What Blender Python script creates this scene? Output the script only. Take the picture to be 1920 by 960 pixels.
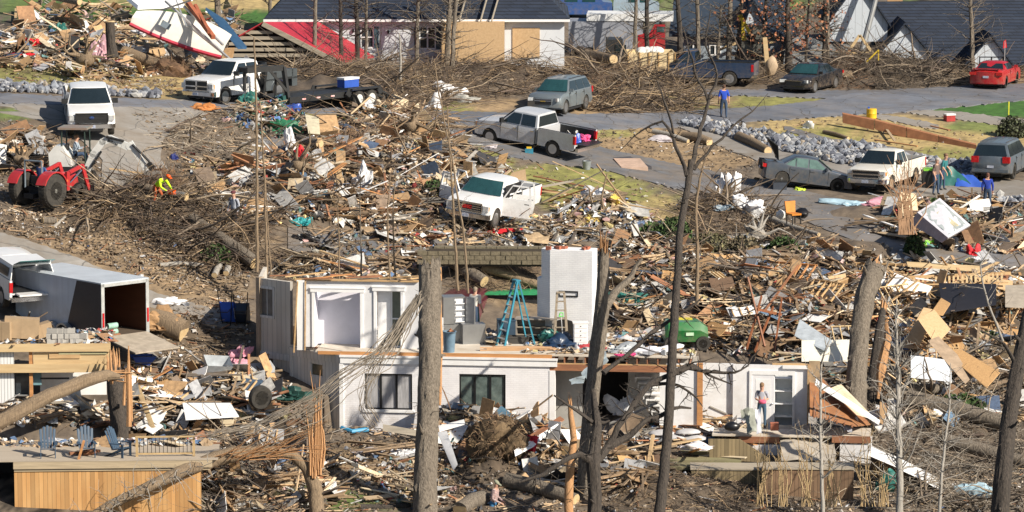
import bpy,bmesh,math,random
import numpy as np
from mathutils import Vector,Matrix,Euler
from mathutils.bvhtree import BVHTree
from math import sin,cos,pi,radians,atan2,sqrt
for o in list(bpy.data.objects):
 bpy.data.objects.remove(o,do_unlink=True)
SC=bpy.context.scene
COL=SC.collection
RNG=np.random.default_rng(7)
random.seed(7)
# ---------------------------------------------------------------- camera
F=7300.0
PITCH=radians(8.0)
CAM=np.array([0.0,0.0,32.0])
cam=bpy.data.cameras.new('camera')
cam.sensor_width=36.0
cam.lens=36.0*F/1920.0
cam.clip_start=1.0
cam.clip_end=3000.0
camo=bpy.data.objects.new('camera',cam)
COL.objects.link(camo)
camo.location=CAM
camo.rotation_euler=(radians(90)-PITCH,0,0)
SC.camera=camo
# ---------------------------------------------------------------- light
SUN_EL,SUN_AZ=radians(34),radians(126)
world=bpy.data.worlds.new('World')
SC.world=world
world.use_nodes=True
wn=world.node_tree
sky=wn.nodes.new('ShaderNodeTexSky')
sky.sky_type='NISHITA'
sky.sun_disc=False
sky.sun_elevation=SUN_EL
sky.sun_rotation=SUN_AZ
bg=wn.nodes['Background']
bg.inputs['Strength'].default_value=0.06
wn.links.new(sky.outputs[0],bg.inputs['Color'])
sl=bpy.data.lights.new('sun','SUN')
sl.energy=5.0
sl.angle=radians(0.5)
sl.color=(1.0,0.90,0.75)
so=bpy.data.objects.new('sun',sl)
COL.objects.link(so)
sdir=Vector((sin(SUN_AZ)*cos(SUN_EL),cos(SUN_AZ)*cos(SUN_EL),sin(SUN_EL)))
so.rotation_euler=sdir.to_track_quat('Z','Y').to_euler()
so.location=(60,100,90)
SC.view_settings.view_transform='Standard'
SC.view_settings.look='None'
SC.view_settings.gamma=1.0
SC.view_settings.use_curve_mapping=False
SC.view_settings.exposure=0.60
# ---------------------------------------------------------------- pixel <-> world
FW=np.array([0,cos(PITCH),-sin(PITCH)])
UP=np.array([0,sin(PITCH),cos(PITCH)])
RT=np.array([1.0,0,0])
def rayd(u,v):
 u=np.asarray(u,float); v=np.asarray(v,float)
 return FW+((u-960)/F)[...,None]*RT-((v-480)/F)[...,None]*UP
SU=np.array([-400,0,640,1280,1920,2320.])
SV=np.array([-260,-40,0,100,200,300,400,520,650,800,960,1100,1400.])
ST=np.array([[23,24,22,21,21,21],[30,31,29.5,28,28,28],[32.5,33,31,29.4,29.4,29.5],[37,37,34.2,31.6,31.4,31.4],[41,41,38.3,35.2,34.6,34.5],[43,43,40.4,38,37.4,37.4],[45,45,43,41,40.2,40],[46.5,46.5,44.8,43.4,42.5,42.5],[48.3,48.3,46.6,45.4,44.6,44.6],[50.5,50.5,49.2,48.4,47.6,47.6],[53.2,53.2,52.4,52,51,51],[56,56,55.4,55,54,54],[62,62,62,61,60,60.]])
def scale(u,v):
 u=np.clip(np.asarray(u,float),SU[0],SU[-1]-1e-6)
 v=np.clip(np.asarray(v,float),SV[0],SV[-1]-1e-6)
 i=np.clip(np.searchsorted(SU,u,side='right')-1,0,len(SU)-2)
 j=np.clip(np.searchsorted(SV,v,side='right')-1,0,len(SV)-2)
 a=(u-SU[i])/(SU[i+1]-SU[i]); b=(v-SV[j])/(SV[j+1]-SV[j])
 return((1-a)*(1-b)*ST[j,i]+a*(1-b)*ST[j,i+1]+(1-a)*b*ST[j+1,i]+a*b*ST[j+1,i+1])
def W(u,v,s):
 return CAM+(F/np.asarray(s,float))[...,None]*rayd(u,v)
def G(u,v):
 return W(u,v,scale(u,v))
def g3(u,v,dz=0.0):
 p=G(np.array(u),np.array(v)); return Vector((p[0],p[1],p[2]+dz))
def w3(u,v,s):
 p=W(np.array(u),np.array(v),np.array(s)); return Vector(p)
 # ---------------------------------------------------------------- materials
MATS={}
def mat(name,col=(0.5,0.5,0.5),rough=0.7,metal=0.0,var=0.25,scale=3.0,bump=0.0,col2=None,attr=False,stretch=None,spec=None,emit=None,coat=0.0,detail=4.0):
 """noise-broken procedural surface; col2 = colour of the stains / second tone"""
 if name in MATS:return MATS[name]
 m=bpy.data.materials.new(name); m.use_nodes=True
 nt=m.node_tree; N=nt.nodes; Lk=nt.links
 b=N['Principled BSDF']
 b.inputs['Roughness'].default_value=rough
 b.inputs['Metallic'].default_value=metal
 if spec is not None:b.inputs['Specular IOR Level'].default_value=spec
 if coat:b.inputs['Coat Weight'].default_value=coat
 tc=N.new('ShaderNodeTexCoord')
 mp=N.new('ShaderNodeMapping')
 Lk.new(tc.outputs['Object'],mp.inputs['Vector'])
 if stretch:mp.inputs['Scale'].default_value=stretch
 nz=N.new('ShaderNodeTexNoise'); nz.inputs['Scale'].default_value=scale; nz.inputs['Detail'].default_value=detail
 nz.inputs['Roughness'].default_value=0.65
 Lk.new(mp.outputs[0],nz.inputs['Vector'])
 mr=N.new('ShaderNodeMapRange'); mr.inputs['From Min'].default_value=0.3; mr.inputs['From Max'].default_value=0.7
 Lk.new(nz.outputs['Fac'],mr.inputs['Value'])
 mx=N.new('ShaderNodeMix'); mx.data_type='RGBA'
 Lk.new(mr.outputs[0],mx.inputs['Factor'])
 if attr:
  at=N.new('ShaderNodeAttribute'); at.attribute_name='Col'
  mul=N.new('ShaderNodeMix'); mul.data_type='RGBA'; mul.blend_type='MULTIPLY'; mul.inputs['Factor'].default_value=1
  Lk.new(at.outputs['Color'],mul.inputs['A'])
  mx.inputs['A'].default_value=(1-var,1-var,1-var*0.9,1)
  mx.inputs['B'].default_value=(1+var*.6,1+var*.6,1+var*.6,1)
  Lk.new(mx.outputs['Result'],mul.inputs['B'])
  Lk.new(mul.outputs['Result'],b.inputs['Base Color'])
 else:
  c2=col2 if col2 else tuple(c*(1-var)for c in col)
  c1=col if col2 else tuple(min(1,c*(1+var*.5))for c in col)
  mx.inputs['A'].default_value=(*c2,1)
  mx.inputs['B'].default_value=(*c1,1)
  Lk.new(mx.outputs['Result'],b.inputs['Base Color'])
 if bump:
  bp=N.new('ShaderNodeBump'); bp.inputs['Strength'].default_value=bump; bp.inputs['Distance'].default_value=0.05
  Lk.new(nz.outputs['Fac'],bp.inputs['Height']); Lk.new(bp.outputs[0],b.inputs['Normal'])
 if emit:
  b.inputs['Emission Color'].default_value=(*emit[0],1); b.inputs['Emission Strength'].default_value=emit[1]
 MATS[name]=m
 return m
def grime(m,z0,z1,col,amt=.6,nscale=2.5):
 """splashed dirt that thins out between heights z0 and z1 of the object"""
 nt=m.node_tree; N=nt.nodes; Lk=nt.links; b=N['Principled BSDF']; src=b.inputs['Base Color'].links[0].from_socket
 tc=N.new('ShaderNodeTexCoord'); sp=N.new('ShaderNodeSeparateXYZ'); Lk.new(tc.outputs['Object'],sp.inputs[0])
 mr=N.new('ShaderNodeMapRange'); mr.inputs['From Min'].default_value=z0; mr.inputs['From Max'].default_value=z1; mr.inputs['To Min'].default_value=1; mr.inputs['To Max'].default_value=.12; Lk.new(sp.outputs[2],mr.inputs['Value'])
 nz=N.new('ShaderNodeTexNoise'); nz.inputs['Scale'].default_value=nscale; nz.inputs['Detail'].default_value=9; nz.inputs['Roughness'].default_value=.75; Lk.new(tc.outputs['Object'],nz.inputs['Vector'])
 r2=N.new('ShaderNodeMapRange'); r2.inputs['From Min'].default_value=.42; r2.inputs['From Max'].default_value=.68; r2.inputs['To Max'].default_value=amt; Lk.new(nz.outputs['Fac'],r2.inputs['Value'])
 mu=N.new('ShaderNodeMath'); mu.operation='MULTIPLY'; Lk.new(mr.outputs[0],mu.inputs[0]); Lk.new(r2.outputs[0],mu.inputs[1])
 mx=N.new('ShaderNodeMix'); mx.data_type='RGBA'; Lk.new(mu.outputs[0],mx.inputs['Factor']); Lk.new(src,mx.inputs['A']); mx.inputs['B'].default_value=(*col,1); Lk.new(mx.outputs['Result'],b.inputs['Base Color'])
 return m
def cracked(m,scale=.3,w=.012,dark=.45):
 nt=m.node_tree; N=nt.nodes; Lk=nt.links; b=N['Principled BSDF']; src=b.inputs['Base Color'].links[0].from_socket
 tc=N.new('ShaderNodeTexCoord'); nz=N.new('ShaderNodeTexNoise'); nz.inputs['Scale'].default_value=.8; nz.inputs['Detail'].default_value=5; Lk.new(tc.outputs['Object'],nz.inputs['Vector'])
 ad=N.new('ShaderNodeMix'); ad.data_type='RGBA'; ad.blend_type='ADD'; ad.inputs['Factor'].default_value=1.2; Lk.new(tc.outputs['Object'],ad.inputs['A']); Lk.new(nz.outputs['Color'],ad.inputs['B'])
 vo=N.new('ShaderNodeTexVoronoi'); vo.feature='DISTANCE_TO_EDGE'; vo.inputs['Scale'].default_value=scale; Lk.new(ad.outputs['Result'],vo.inputs['Vector'])
 lt=N.new('ShaderNodeMath'); lt.operation='LESS_THAN'; lt.inputs[1].default_value=w; Lk.new(vo.outputs['Distance'],lt.inputs[0])
 v2=N.new('ShaderNodeTexVoronoi'); v2.inputs['Scale'].default_value=.12; Lk.new(tc.outputs['Object'],v2.inputs['Vector']); sp=N.new('ShaderNodeSeparateColor'); Lk.new(v2.outputs['Color'],sp.inputs[0])
 mr=N.new('ShaderNodeMapRange'); mr.inputs['To Min'].default_value=.82; mr.inputs['To Max'].default_value=1.15; Lk.new(sp.outputs[0],mr.inputs['Value'])
 m1=N.new('ShaderNodeMix'); m1.data_type='RGBA'; m1.blend_type='MULTIPLY'; m1.inputs['Factor'].default_value=1; Lk.new(src,m1.inputs['A']); Lk.new(mr.outputs[0],m1.inputs['B'])
 m2=N.new('ShaderNodeMix'); m2.data_type='RGBA'; Lk.new(lt.outputs[0],m2.inputs['Factor']); Lk.new(m1.outputs['Result'],m2.inputs['A']); m2.inputs['B'].default_value=(dark*.1,dark*.1,dark*.1,1); Lk.new(m2.outputs['Result'],b.inputs['Base Color'])
 return m
def paneled(name,col,gap,width,axis='X',rough=0.6,dark=0.45,var=0.2,scale=3.0,col2=None,wobble=0.0,bump=.5):
 """boards / battens: grooves every `width` metres across `axis` of the object's own space, tone varies board by board"""
 if name in MATS:return MATS[name]
 m=mat(name,col,rough,var=var,scale=scale,col2=col2,stretch=(1,1,.25)if axis in 'XY' else None)
 nt=m.node_tree; N=nt.nodes; Lk=nt.links
 b=N['Principled BSDF']
 src=b.inputs['Base Color'].links[0].from_socket
 tc=N.new('ShaderNodeTexCoord'); sp=N.new('ShaderNodeSeparateXYZ'); Lk.new(tc.outputs['Object'],sp.inputs[0])
 d=N.new('ShaderNodeMath'); d.operation='DIVIDE'; Lk.new(sp.outputs['XYZ'.index(axis)],d.inputs[0]); d.inputs[1].default_value=width
 fr=N.new('ShaderNodeMath'); fr.operation='FRACT'; Lk.new(d.outputs[0],fr.inputs[0])
 lt=N.new('ShaderNodeMath'); lt.operation='LESS_THAN'; Lk.new(fr.outputs[0],lt.inputs[0]); lt.inputs[1].default_value=gap/width
 fl=N.new('ShaderNodeMath'); fl.operation='FLOOR'; Lk.new(d.outputs[0],fl.inputs[0])
 wn_=N.new('ShaderNodeTexWhiteNoise'); wn_.noise_dimensions='1D'; Lk.new(fl.outputs[0],wn_.inputs['W'])
 mr=N.new('ShaderNodeMapRange'); mr.inputs['To Min'].default_value=1-var; mr.inputs['To Max'].default_value=1+var*.5
 Lk.new(wn_.outputs['Value'],mr.inputs['Value'])
 mm=N.new('ShaderNodeMix'); mm.data_type='RGBA'; mm.blend_type='MULTIPLY'; mm.inputs['Factor'].default_value=1
 Lk.new(src,mm.inputs['A']); Lk.new(mr.outputs[0],mm.inputs['B'])
 gx=N.new('ShaderNodeMix'); gx.data_type='RGBA'
 Lk.new(lt.outputs[0],gx.inputs['Factor']); Lk.new(mm.outputs['Result'],gx.inputs['A'])
 gx.inputs['B'].default_value=(col[0]*dark,col[1]*dark,col[2]*dark,1)
 Lk.new(gx.outputs['Result'],b.inputs['Base Color'])
 return m
def bricked(name,c1,c2,mortar,sx=0.22,sz=0.075,rough=0.7,bump=0.6,msize=.012,var=0.0):
 if name in MATS:return MATS[name]
 m=bpy.data.materials.new(name); m.use_nodes=True
 nt=m.node_tree; N=nt.nodes; Lk=nt.links; b=N['Principled BSDF']; b.inputs['Roughness'].default_value=rough
 tc=N.new('ShaderNodeTexCoord'); sp=N.new('ShaderNodeSeparateXYZ'); cb=N.new('ShaderNodeCombineXYZ')
 ad=N.new('ShaderNodeMath'); ad.operation='ADD'
 Lk.new(tc.outputs['Object'],sp.inputs[0]); Lk.new(sp.outputs[0],ad.inputs[0]); Lk.new(sp.outputs[1],ad.inputs[1])
 Lk.new(ad.outputs[0],cb.inputs[0]); Lk.new(sp.outputs[2],cb.inputs[1])
 br=N.new('ShaderNodeTexBrick'); Lk.new(cb.outputs[0],br.inputs['Vector'])
 br.inputs['Scale'].default_value=1; br.inputs['Brick Width'].default_value=sx; br.inputs['Row Height'].default_value=sz
 br.inputs['Mortar Size'].default_value=msize
 br.inputs['Color1'].default_value=(*c1,1); br.inputs['Color2'].default_value=(*c2,1); br.inputs['Mortar'].default_value=(*mortar,1)
 nz=N.new('ShaderNodeTexNoise'); nz.inputs['Scale'].default_value=1.3; nz.inputs['Detail'].default_value=5
 mr=N.new('ShaderNodeMapRange'); mr.inputs['To Min'].default_value=.78-var; mr.inputs['To Max'].default_value=1.18
 Lk.new(tc.outputs['Object'],nz.inputs['Vector']); Lk.new(nz.outputs['Fac'],mr.inputs['Value'])
 mm=N.new('ShaderNodeMix'); mm.data_type='RGBA'; mm.blend_type='MULTIPLY'; mm.inputs['Factor'].default_value=1
 Lk.new(br.outputs['Color'],mm.inputs['A']); Lk.new(mr.outputs[0],mm.inputs['B']); Lk.new(mm.outputs['Result'],b.inputs['Base Color'])
 bp=N.new('ShaderNodeBump'); bp.inputs['Strength'].default_value=bump; bp.inputs['Distance'].default_value=0.01; bp.invert=True
 Lk.new(br.outputs['Fac'],bp.inputs['Height']); Lk.new(bp.outputs[0],b.inputs['Normal'])
 MATS[name]=m
 return m
 # ---------------------------------------------------------------- tags
def tag(o,label=None,cat=None,group=None,kind=None):
 if label:o['label']=label
 if cat:o['category']=cat
 if group:o['group']=group
 if kind:o['kind']=kind
 return o
def thing(name,label,cat,loc=(0,0,0),rz=0.0,group=None,R=None):
 o=bpy.data.objects.new(name,None); COL.objects.link(o)
 o.empty_display_size=0.3
 if R is not None:
  o.matrix_world=Matrix.Translation(Vector(loc))@R.to_4x4()
 else:
  o.location=loc; o.rotation_euler=(0,0,rz)
 return tag(o,label,cat,group)
def dup(root,loc,rz,label=None):
 r=root.copy(); COL.objects.link(r); r.location=loc; r.rotation_euler=(0,0,rz)
 if label:r['label']=label
 for ch in list(root.children):
  c=ch.copy(); COL.objects.link(c); c.parent=r
  for g in list(ch.children):
   d=g.copy(); COL.objects.link(d); d.parent=c
 return r
def finish(me,smooth_deg):
 if smooth_deg is None:return
 n=len(me.polygons)
 if n==0:return
 me.polygons.foreach_set('use_smooth',np.ones(n,bool))
 if smooth_deg>=180:return
 bm=bmesh.new(); bm.from_mesh(me)
 lim=radians(smooth_deg)
 for e in bm.edges:
  if len(e.link_faces)==2 and e.calc_face_angle(0)>lim:e.smooth=False
 bm.to_mesh(me); bm.free()
def frame_of(d):
 d=Vector(d).normalized()
 a=Vector((0,0,1))if abs(d.z)<0.9 else Vector((1,0,0))
 x=d.cross(a).normalized(); y=d.cross(x).normalized()
 return x,y,d
class MB:
 def __init__(s):s.v=[]; s.f=[]; s.mi=[]; s.m=0
 def add(s,vs,fs):
  b=len(s.v); s.v+=[tuple(p)for p in vs]; s.f+=[tuple(b+i for i in f)for f in fs]; s.mi+=[s.m]*len(fs); return s
 def box(s,c,d,R=None):
  c=Vector(c); h=Vector(d)/2; vs=[]
  for i in range(8):
   p=Vector((h.x*(1 if i&1 else-1),h.y*(1 if i&2 else-1),h.z*(1 if i&4 else-1)))
   if R is not None:p=R@p
   vs.append(c+p)
  return s.add(vs,[(0,2,3,1),(4,5,7,6),(0,1,5,4),(2,6,7,3),(0,4,6,2),(1,3,7,5)])
 def bx(s,x0,x1,y0,y1,z0,z1):
  return s.box(((x0+x1)/2,(y0+y1)/2,(z0+z1)/2),(x1-x0,y1-y0,z1-z0))
 def beam(s,p0,p1,w,h,up=(0,0,1)):
  p0=Vector(p0); p1=Vector(p1); d=(p1-p0); L=d.length; d.normalize()
  a=Vector(up)
  if abs(d.dot(a))>0.98:a=Vector((1,0,0))
  y=a.cross(d).normalized(); z=d.cross(y)
  R=Matrix((d,y,z)).transposed()
  return s.box((p0+p1)/2,(L,w,h),R)
 def cyl(s,p0,p1,r0,r1=None,n=12,caps=True):
  r1=r0 if r1 is None else r1
  x,y,d=frame_of(Vector(p1)-Vector(p0))
  vs=[]
  for p,r in((Vector(p0),r0),(Vector(p1),r1)):
   for i in range(n):a=2*pi*i/n; vs.append(p+x*(cos(a)*r)+y*(sin(a)*r))
  fs=[(i,(i+1)%n,n+(i+1)%n,n+i)for i in range(n)]
  if caps:fs+=[tuple(range(n))[::-1],tuple(range(n,2*n))]
  return s.add(vs,fs)
 def tube(s,pts,rad,n=6,caps=True,jit=0.0,flat=1.0):
  pts=[Vector(p)for p in pts]; K=len(pts); vs=[]
  if not hasattr(rad,'__len__'):rad=[rad]*K
  x=None
  for k in range(K):
   d=(pts[min(k+1,K-1)]-pts[max(k-1,0)])
   if d.length<1e-9:d=Vector((0,0,1))
   d.normalize()
   if x is None:x,y,_=frame_of(d)
   else:
    x=(x-d*x.dot(d)); x=x.normalized()if x.length>1e-6 else frame_of(d)[0]; y=d.cross(x)
   for i in range(n):
    a=2*pi*i/n; r=rad[k]*(1+random.uniform(-jit,jit))
    vs.append(pts[k]+x*(cos(a)*r)+y*(sin(a)*r*flat))
  fs=[(k*n+i,k*n+(i+1)%n,(k+1)*n+(i+1)%n,(k+1)*n+i)for k in range(K-1)for i in range(n)]
  if caps:fs+=[tuple(range(n))[::-1],tuple(range((K-1)*n,K*n))]
  return s.add(vs,fs)
 def prism(s,poly,h0,h1,axis='y'):
  """poly in the two other axes: axis y -> (x,z), axis z -> (x,y), axis x -> (y,z)"""
  def P(p,h):return{'y':(p[0],h,p[1]),'z':(p[0],p[1],h),'x':(h,p[0],p[1])}[axis]
  n=len(poly); vs=[P(p,h0)for p in poly]+[P(p,h1)for p in poly]
  fs=[(i,(i+1)%n,n+(i+1)%n,n+i)for i in range(n)]+[tuple(range(n))[::-1],tuple(range(n,2*n))]
  return s.add(vs,fs)
 def poly3(s,pts,thick):
  """a slab: 3-D outline given thickness along `thick` vector"""
  t=Vector(thick); n=len(pts); a=[Vector(p)for p in pts]
  vs=a+[p+t for p in a]
  fs=[(i,(i+1)%n,n+(i+1)%n,n+i)for i in range(n)]+[tuple(range(n))[::-1],tuple(range(n,2*n))]
  return s.add(vs,fs)
 def loft(s,rings,caps=True,closed=True):
  n=len(rings[0]); vs=[p for r in rings for p in r]; K=len(rings)
  rg=range(n)if closed else range(n-1)
  fs=[(k*n+i,k*n+(i+1)%n,(k+1)*n+(i+1)%n,(k+1)*n+i)for k in range(K-1)for i in rg]
  if caps:fs+=[tuple(range(n))[::-1],tuple(range((K-1)*n,K*n))]
  return s.add(vs,fs)
 def lathe(s,prof,c=(0,0,0),axis='z',n=20):
  """prof list of (r, h)"""
  vs=[]; c=Vector(c)
  for r,h in prof:
   for i in range(n):
    a=2*pi*i/n; p,q=r*cos(a),r*sin(a)
    vs.append(c+Vector({'z':(p,q,h),'y':(p,h,q),'x':(h,p,q)}[axis]))
  K=len(prof)
  fs=[(k*n+i,k*n+(i+1)%n,(k+1)*n+(i+1)%n,(k+1)*n+i)for k in range(K-1)for i in range(n)]
  if prof[0][0]>1e-4:fs.append(tuple(range(n))[::-1])
  if prof[-1][0]>1e-4:fs.append(tuple(range((K-1)*n,K*n)))
  return s.add(vs,fs)
 def sheet(s,p00,p10,p11,p01,n=6,m=6,crump=0.0,thick=0.004,sag=0.0):
  p00,p10,p11,p01=map(Vector,(p00,p10,p11,p01))
  nn=(p10-p00).cross(p01-p00).normalized(); vs=[]
  g={}
  for j in range(m+1):
   for i in range(n+1):
    a=i/n; b=j/m
    p=p00*(1-a)*(1-b)+p10*a*(1-b)+p11*a*b+p01*(1-a)*b
    p=p+nn*random.uniform(-crump,crump)+Vector((random.uniform(-1,1),random.uniform(-1,1),random.uniform(-1,1)))*crump*.5
    p.z-=sag*4*a*(1-a)*b
    vs.append(p)
  w=n+1
  fs=[(j*w+i,j*w+i+1,(j+1)*w+i+1,(j+1)*w+i)for j in range(m)for i in range(n)]
  b0=len(vs); vs2=[p-nn*thick for p in vs]
  fs2=[tuple(b0+i for i in f[::-1])for f in fs]
  edge=[j for j in range(w)]+[j*w+n for j in range(1,m+1)]+[m*w+i for i in range(n-1,-1,-1)]+[j*w for j in range(m-1,0,-1)]
  fe=[(edge[k],edge[(k+1)%len(edge)],edge[(k+1)%len(edge)]+b0,edge[k]+b0)for k in range(len(edge))]
  return s.add(vs+vs2,fs+fs2+[f[::-1]for f in fe])
 def blob(s,c,r,jit=0.15,sub=2,R=None,flatbase=False):
  bm=bmesh.new(); bmesh.ops.create_icosphere(bm,subdivisions=sub,radius=1)
  if not hasattr(r,'__len__'):r=(r,r,r)
  c=Vector(c); vs=[]
  for v in bm.verts:
   k=1+random.uniform(-jit,jit)
   p=Vector((v.co.x*r[0]*k,v.co.y*r[1]*k,v.co.z*r[2]*k))
   if flatbase and p.z<0:p.z*=0.25
   if R is not None:p=R@p
   vs.append(c+p)
  fs=[tuple(v.index for v in f.verts)for f in bm.faces]; bm.free()
  return s.add(vs,fs)
 def mesh(s,name,mats,origin=(0,0,0),smooth=35):
  me=bpy.data.meshes.new(name)
  o=Vector(origin)
  me.from_pydata([(x-o.x,y-o.y,z-o.z)for x,y,z in s.v],[],s.f)
  if not isinstance(mats,(list,tuple)):mats=[mats]
  for m in mats:me.materials.append(m)
  if len(mats)>1:me.polygons.foreach_set('material_index',s.mi)
  bm=bmesh.new(); bm.from_mesh(me); bmesh.ops.recalc_face_normals(bm,faces=bm.faces); bm.to_mesh(me); bm.free()
  finish(me,smooth)
  me.update()
  return me
 def part(s,name,mats,parent,label=None,smooth=35,world=False):
  """world=True: vertices are world points; the parent has no rotation of its own"""
  o=Vector((0,0,0))
  if world:
   o=parent.matrix_world.translation if parent.parent is None else Vector((0,0,0))
   o=Vector(parent.location)
   q=parent.parent
   while q is not None:o=o+Vector(q.location); q=q.parent
  ob=bpy.data.objects.new(name,s.mesh(name,mats,o,smooth)); COL.objects.link(ob); ob.parent=parent
  if label:ob['label']=label
  return ob
 def solo(s,name,mats,label,cat,group=None,kind=None,smooth=35,origin=None):
  a=np.array(s.v); lo=a.min(0); hi=a.max(0)
  o=origin if origin is not None else((lo[0]+hi[0])/2,(lo[1]+hi[1])/2,lo[2])
  ob=bpy.data.objects.new(name,s.mesh(name,mats,o,smooth)); COL.objects.link(ob); ob.location=o
  return tag(ob,label,cat,group,kind)
  # ---------------------------------------------------------------- batches (thousands of small pieces in one mesh)
class Bag:
 def __init__(s):s.V=[]; s.C=[]; s.Q=[]; s.T=[]; s.n=0
 def _add(s,V,C,Q=None,T=None):
  if Q is not None:s.Q.append(Q+s.n)
  if T is not None:s.T.append(T+s.n)
  s.V.append(V); s.C.append(C); s.n+=len(V)
 def boxes(s,C,H,R,col):
  N=len(C)
  sg=np.array([[1 if i&1 else-1,1 if i&2 else-1,1 if i&4 else-1]for i in range(8)],float)
  P=np.einsum('nij,nkj->nki',R,sg[None]*H[:,None,:])+C[:,None,:]
  f=np.array([(0,2,3,1),(4,5,7,6),(0,1,5,4),(2,6,7,3),(0,4,6,2),(1,3,7,5)])
  s._add(P.reshape(-1,3),np.repeat(col,8,0),(np.arange(N)[:,None,None]*8+f[None]).reshape(-1,4))
 def tubes(s,P,r,col,n=4):
  N,K,_=P.shape
  d=np.zeros_like(P); d[:,1:-1]=P[:,2:]-P[:,:-2]; d[:,0]=P[:,1]-P[:,0]; d[:,-1]=P[:,-1]-P[:,-2]
  d/=np.linalg.norm(d,axis=2,keepdims=True)+1e-9
  a=np.where(np.abs(d[...,2:3])<.9,np.array([0,0,1.]),np.array([1.,0,0]))
  x=np.cross(d,a); x/=np.linalg.norm(x,axis=2,keepdims=True)+1e-9; y=np.cross(d,x)
  an=np.arange(n)*2*pi/n
  V=P[:,:,None,:]+r[:,:,None,None]*(np.cos(an)[None,None,:,None]*x[:,:,None,:]+np.sin(an)[None,None,:,None]*y[:,:,None,:])
  base=(np.arange(N)*K*n)[:,None,None]
  k=np.arange(K-1)[None,:,None]*n; i=np.arange(n)[None,None,:]; j=(i+1)%n
  Q=np.stack([base+k+i,base+k+j,base+k+n+j,base+k+n+i],-1).reshape(-1,4)
  s._add(V.reshape(-1,3),np.repeat(col,K*n,0),Q)
 def sheets(s,C,S,R,col,crump=.15,n=3):
  N=len(C); g=np.linspace(-.5,.5,n+1); w=n+1
  X,Y=np.meshgrid(g,g); L=np.stack([X,Y,np.zeros_like(X)],-1).reshape(1,-1,3)
  P=L*np.concatenate([S,np.ones((N,1))],1)[:,None,:]
  sz=S.min(1)[:,None]
  P=P+RNG.normal(0,1,P.shape)*(crump*sz)[...,None]*np.array([.4,.4,1])
  P=np.einsum('nij,nkj->nki',R,P)+C[:,None,:]
  Q=np.array([(j*w+i,j*w+i+1,(j+1)*w+i+1,(j+1)*w+i)for j in range(n)for i in range(n)])
  s._add(P.reshape(-1,3),np.repeat(col,w*w,0),(np.arange(N)[:,None,None]*w*w+Q[None]).reshape(-1,4))
 def blobs(s,C,S,col,jit=.25,sub=1,R=None):
  bm=bmesh.new(); bmesh.ops.create_icosphere(bm,subdivisions=sub,radius=1)
  v=np.array([q.co[:]for q in bm.verts]); f=np.array([[q.index for q in t.verts]for t in bm.faces]); bm.free()
  N=len(C)
  P=v[None]*(1+RNG.uniform(-jit,jit,(N,len(v),1)))*S[:,None,:]
  if R is not None:P=np.einsum('nij,nkj->nki',R,P)
  P=P+C[:,None,:]
  s._add(P.reshape(-1,3),np.repeat(col,len(v),0),T=(np.arange(N)[:,None,None]*len(v)+f[None]).reshape(-1,3))
 def build(s,name,m,label=None,cat=None,group=None,kind=None,parent=None,smooth=False):
  V=np.concatenate(s.V); C=np.concatenate(s.C)
  o=np.array([V[:,0].mean(),V[:,1].mean(),V[:,2].min()])if parent is None else np.zeros(3)
  if parent is not None:
   q=parent
   while q is not None:o=o+np.array(q.location); q=q.parent
  V=V-o
  Q=np.concatenate(s.Q)if s.Q else np.zeros((0,4),int); T=np.concatenate(s.T)if s.T else np.zeros((0,3),int)
  me=bpy.data.meshes.new(name); me.vertices.add(len(V)); me.vertices.foreach_set('co',V.astype(np.float32).ravel())
  me.loops.add(len(Q)*4+len(T)*3); me.loops.foreach_set('vertex_index',np.concatenate([Q.ravel(),T.ravel()]).astype(np.int32))
  me.polygons.add(len(Q)+len(T))
  st=np.concatenate([np.arange(len(Q))*4,len(Q)*4+np.arange(len(T))*3]).astype(np.int32)
  me.polygons.foreach_set('loop_start',st)
  me.polygons.foreach_set('use_smooth',np.full(len(st),bool(smooth)))
  me.update(calc_edges=True); me.validate()
  at=me.attributes.new('Col','FLOAT_COLOR','POINT')
  at.data.foreach_set('color',np.concatenate([C,np.ones((len(C),1))],1).astype(np.float32).ravel())
  me.materials.append(m)
  ob=bpy.data.objects.new(name,me); COL.objects.link(ob)
  if parent is not None:ob.parent=parent
  else:ob.location=o
  return tag(ob,label,cat,group,kind)
def rots(n,yaw=None,pitch=15,roll=15):
 y=RNG.uniform(0,2*pi,n)if yaw is None else yaw
 p=RNG.normal(0,radians(pitch),n); r=RNG.normal(0,radians(roll),n)
 cy,sy,cp,sp,cr,sr=np.cos(y),np.sin(y),np.cos(p),np.sin(p),np.cos(r),np.sin(r)
 R=np.empty((n,3,3))
 R[:,0,0]=cy*cp; R[:,0,1]=cy*sp*sr-sy*cr; R[:,0,2]=cy*sp*cr+sy*sr
 R[:,1,0]=sy*cp; R[:,1,1]=sy*sp*sr+cy*cr; R[:,1,2]=sy*sp*cr-cy*sr
 R[:,2,0]=-sp; R[:,2,1]=cp*sr; R[:,2,2]=cp*cr
 return R
def inpoly(u,v,P):
 P=np.array(P,float); r=np.zeros(len(u),bool); j=len(P)-1
 for i in range(len(P)):
  c=((P[i,1]>v)!=(P[j,1]>v))&(u<(P[j,0]-P[i,0])*(v-P[i,1])/(P[j,1]-P[i,1]+1e-12)+P[i,0])
  r^=c; j=i
 return r
def sample(P,n):
 P=np.array(P,float); lo=P.min(0); hi=P.max(0); U=[]; Vv=[]; k=0
 while k<n:
  u=RNG.uniform(lo[0],hi[0],4*n); v=RNG.uniform(lo[1],hi[1],4*n)
  m=inpoly(u,v,P); U.append(u[m]); Vv.append(v[m]); k+=m.sum()
  if m.sum()==0:break
 return np.concatenate(U)[:n],np.concatenate(Vv)[:n]
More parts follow.
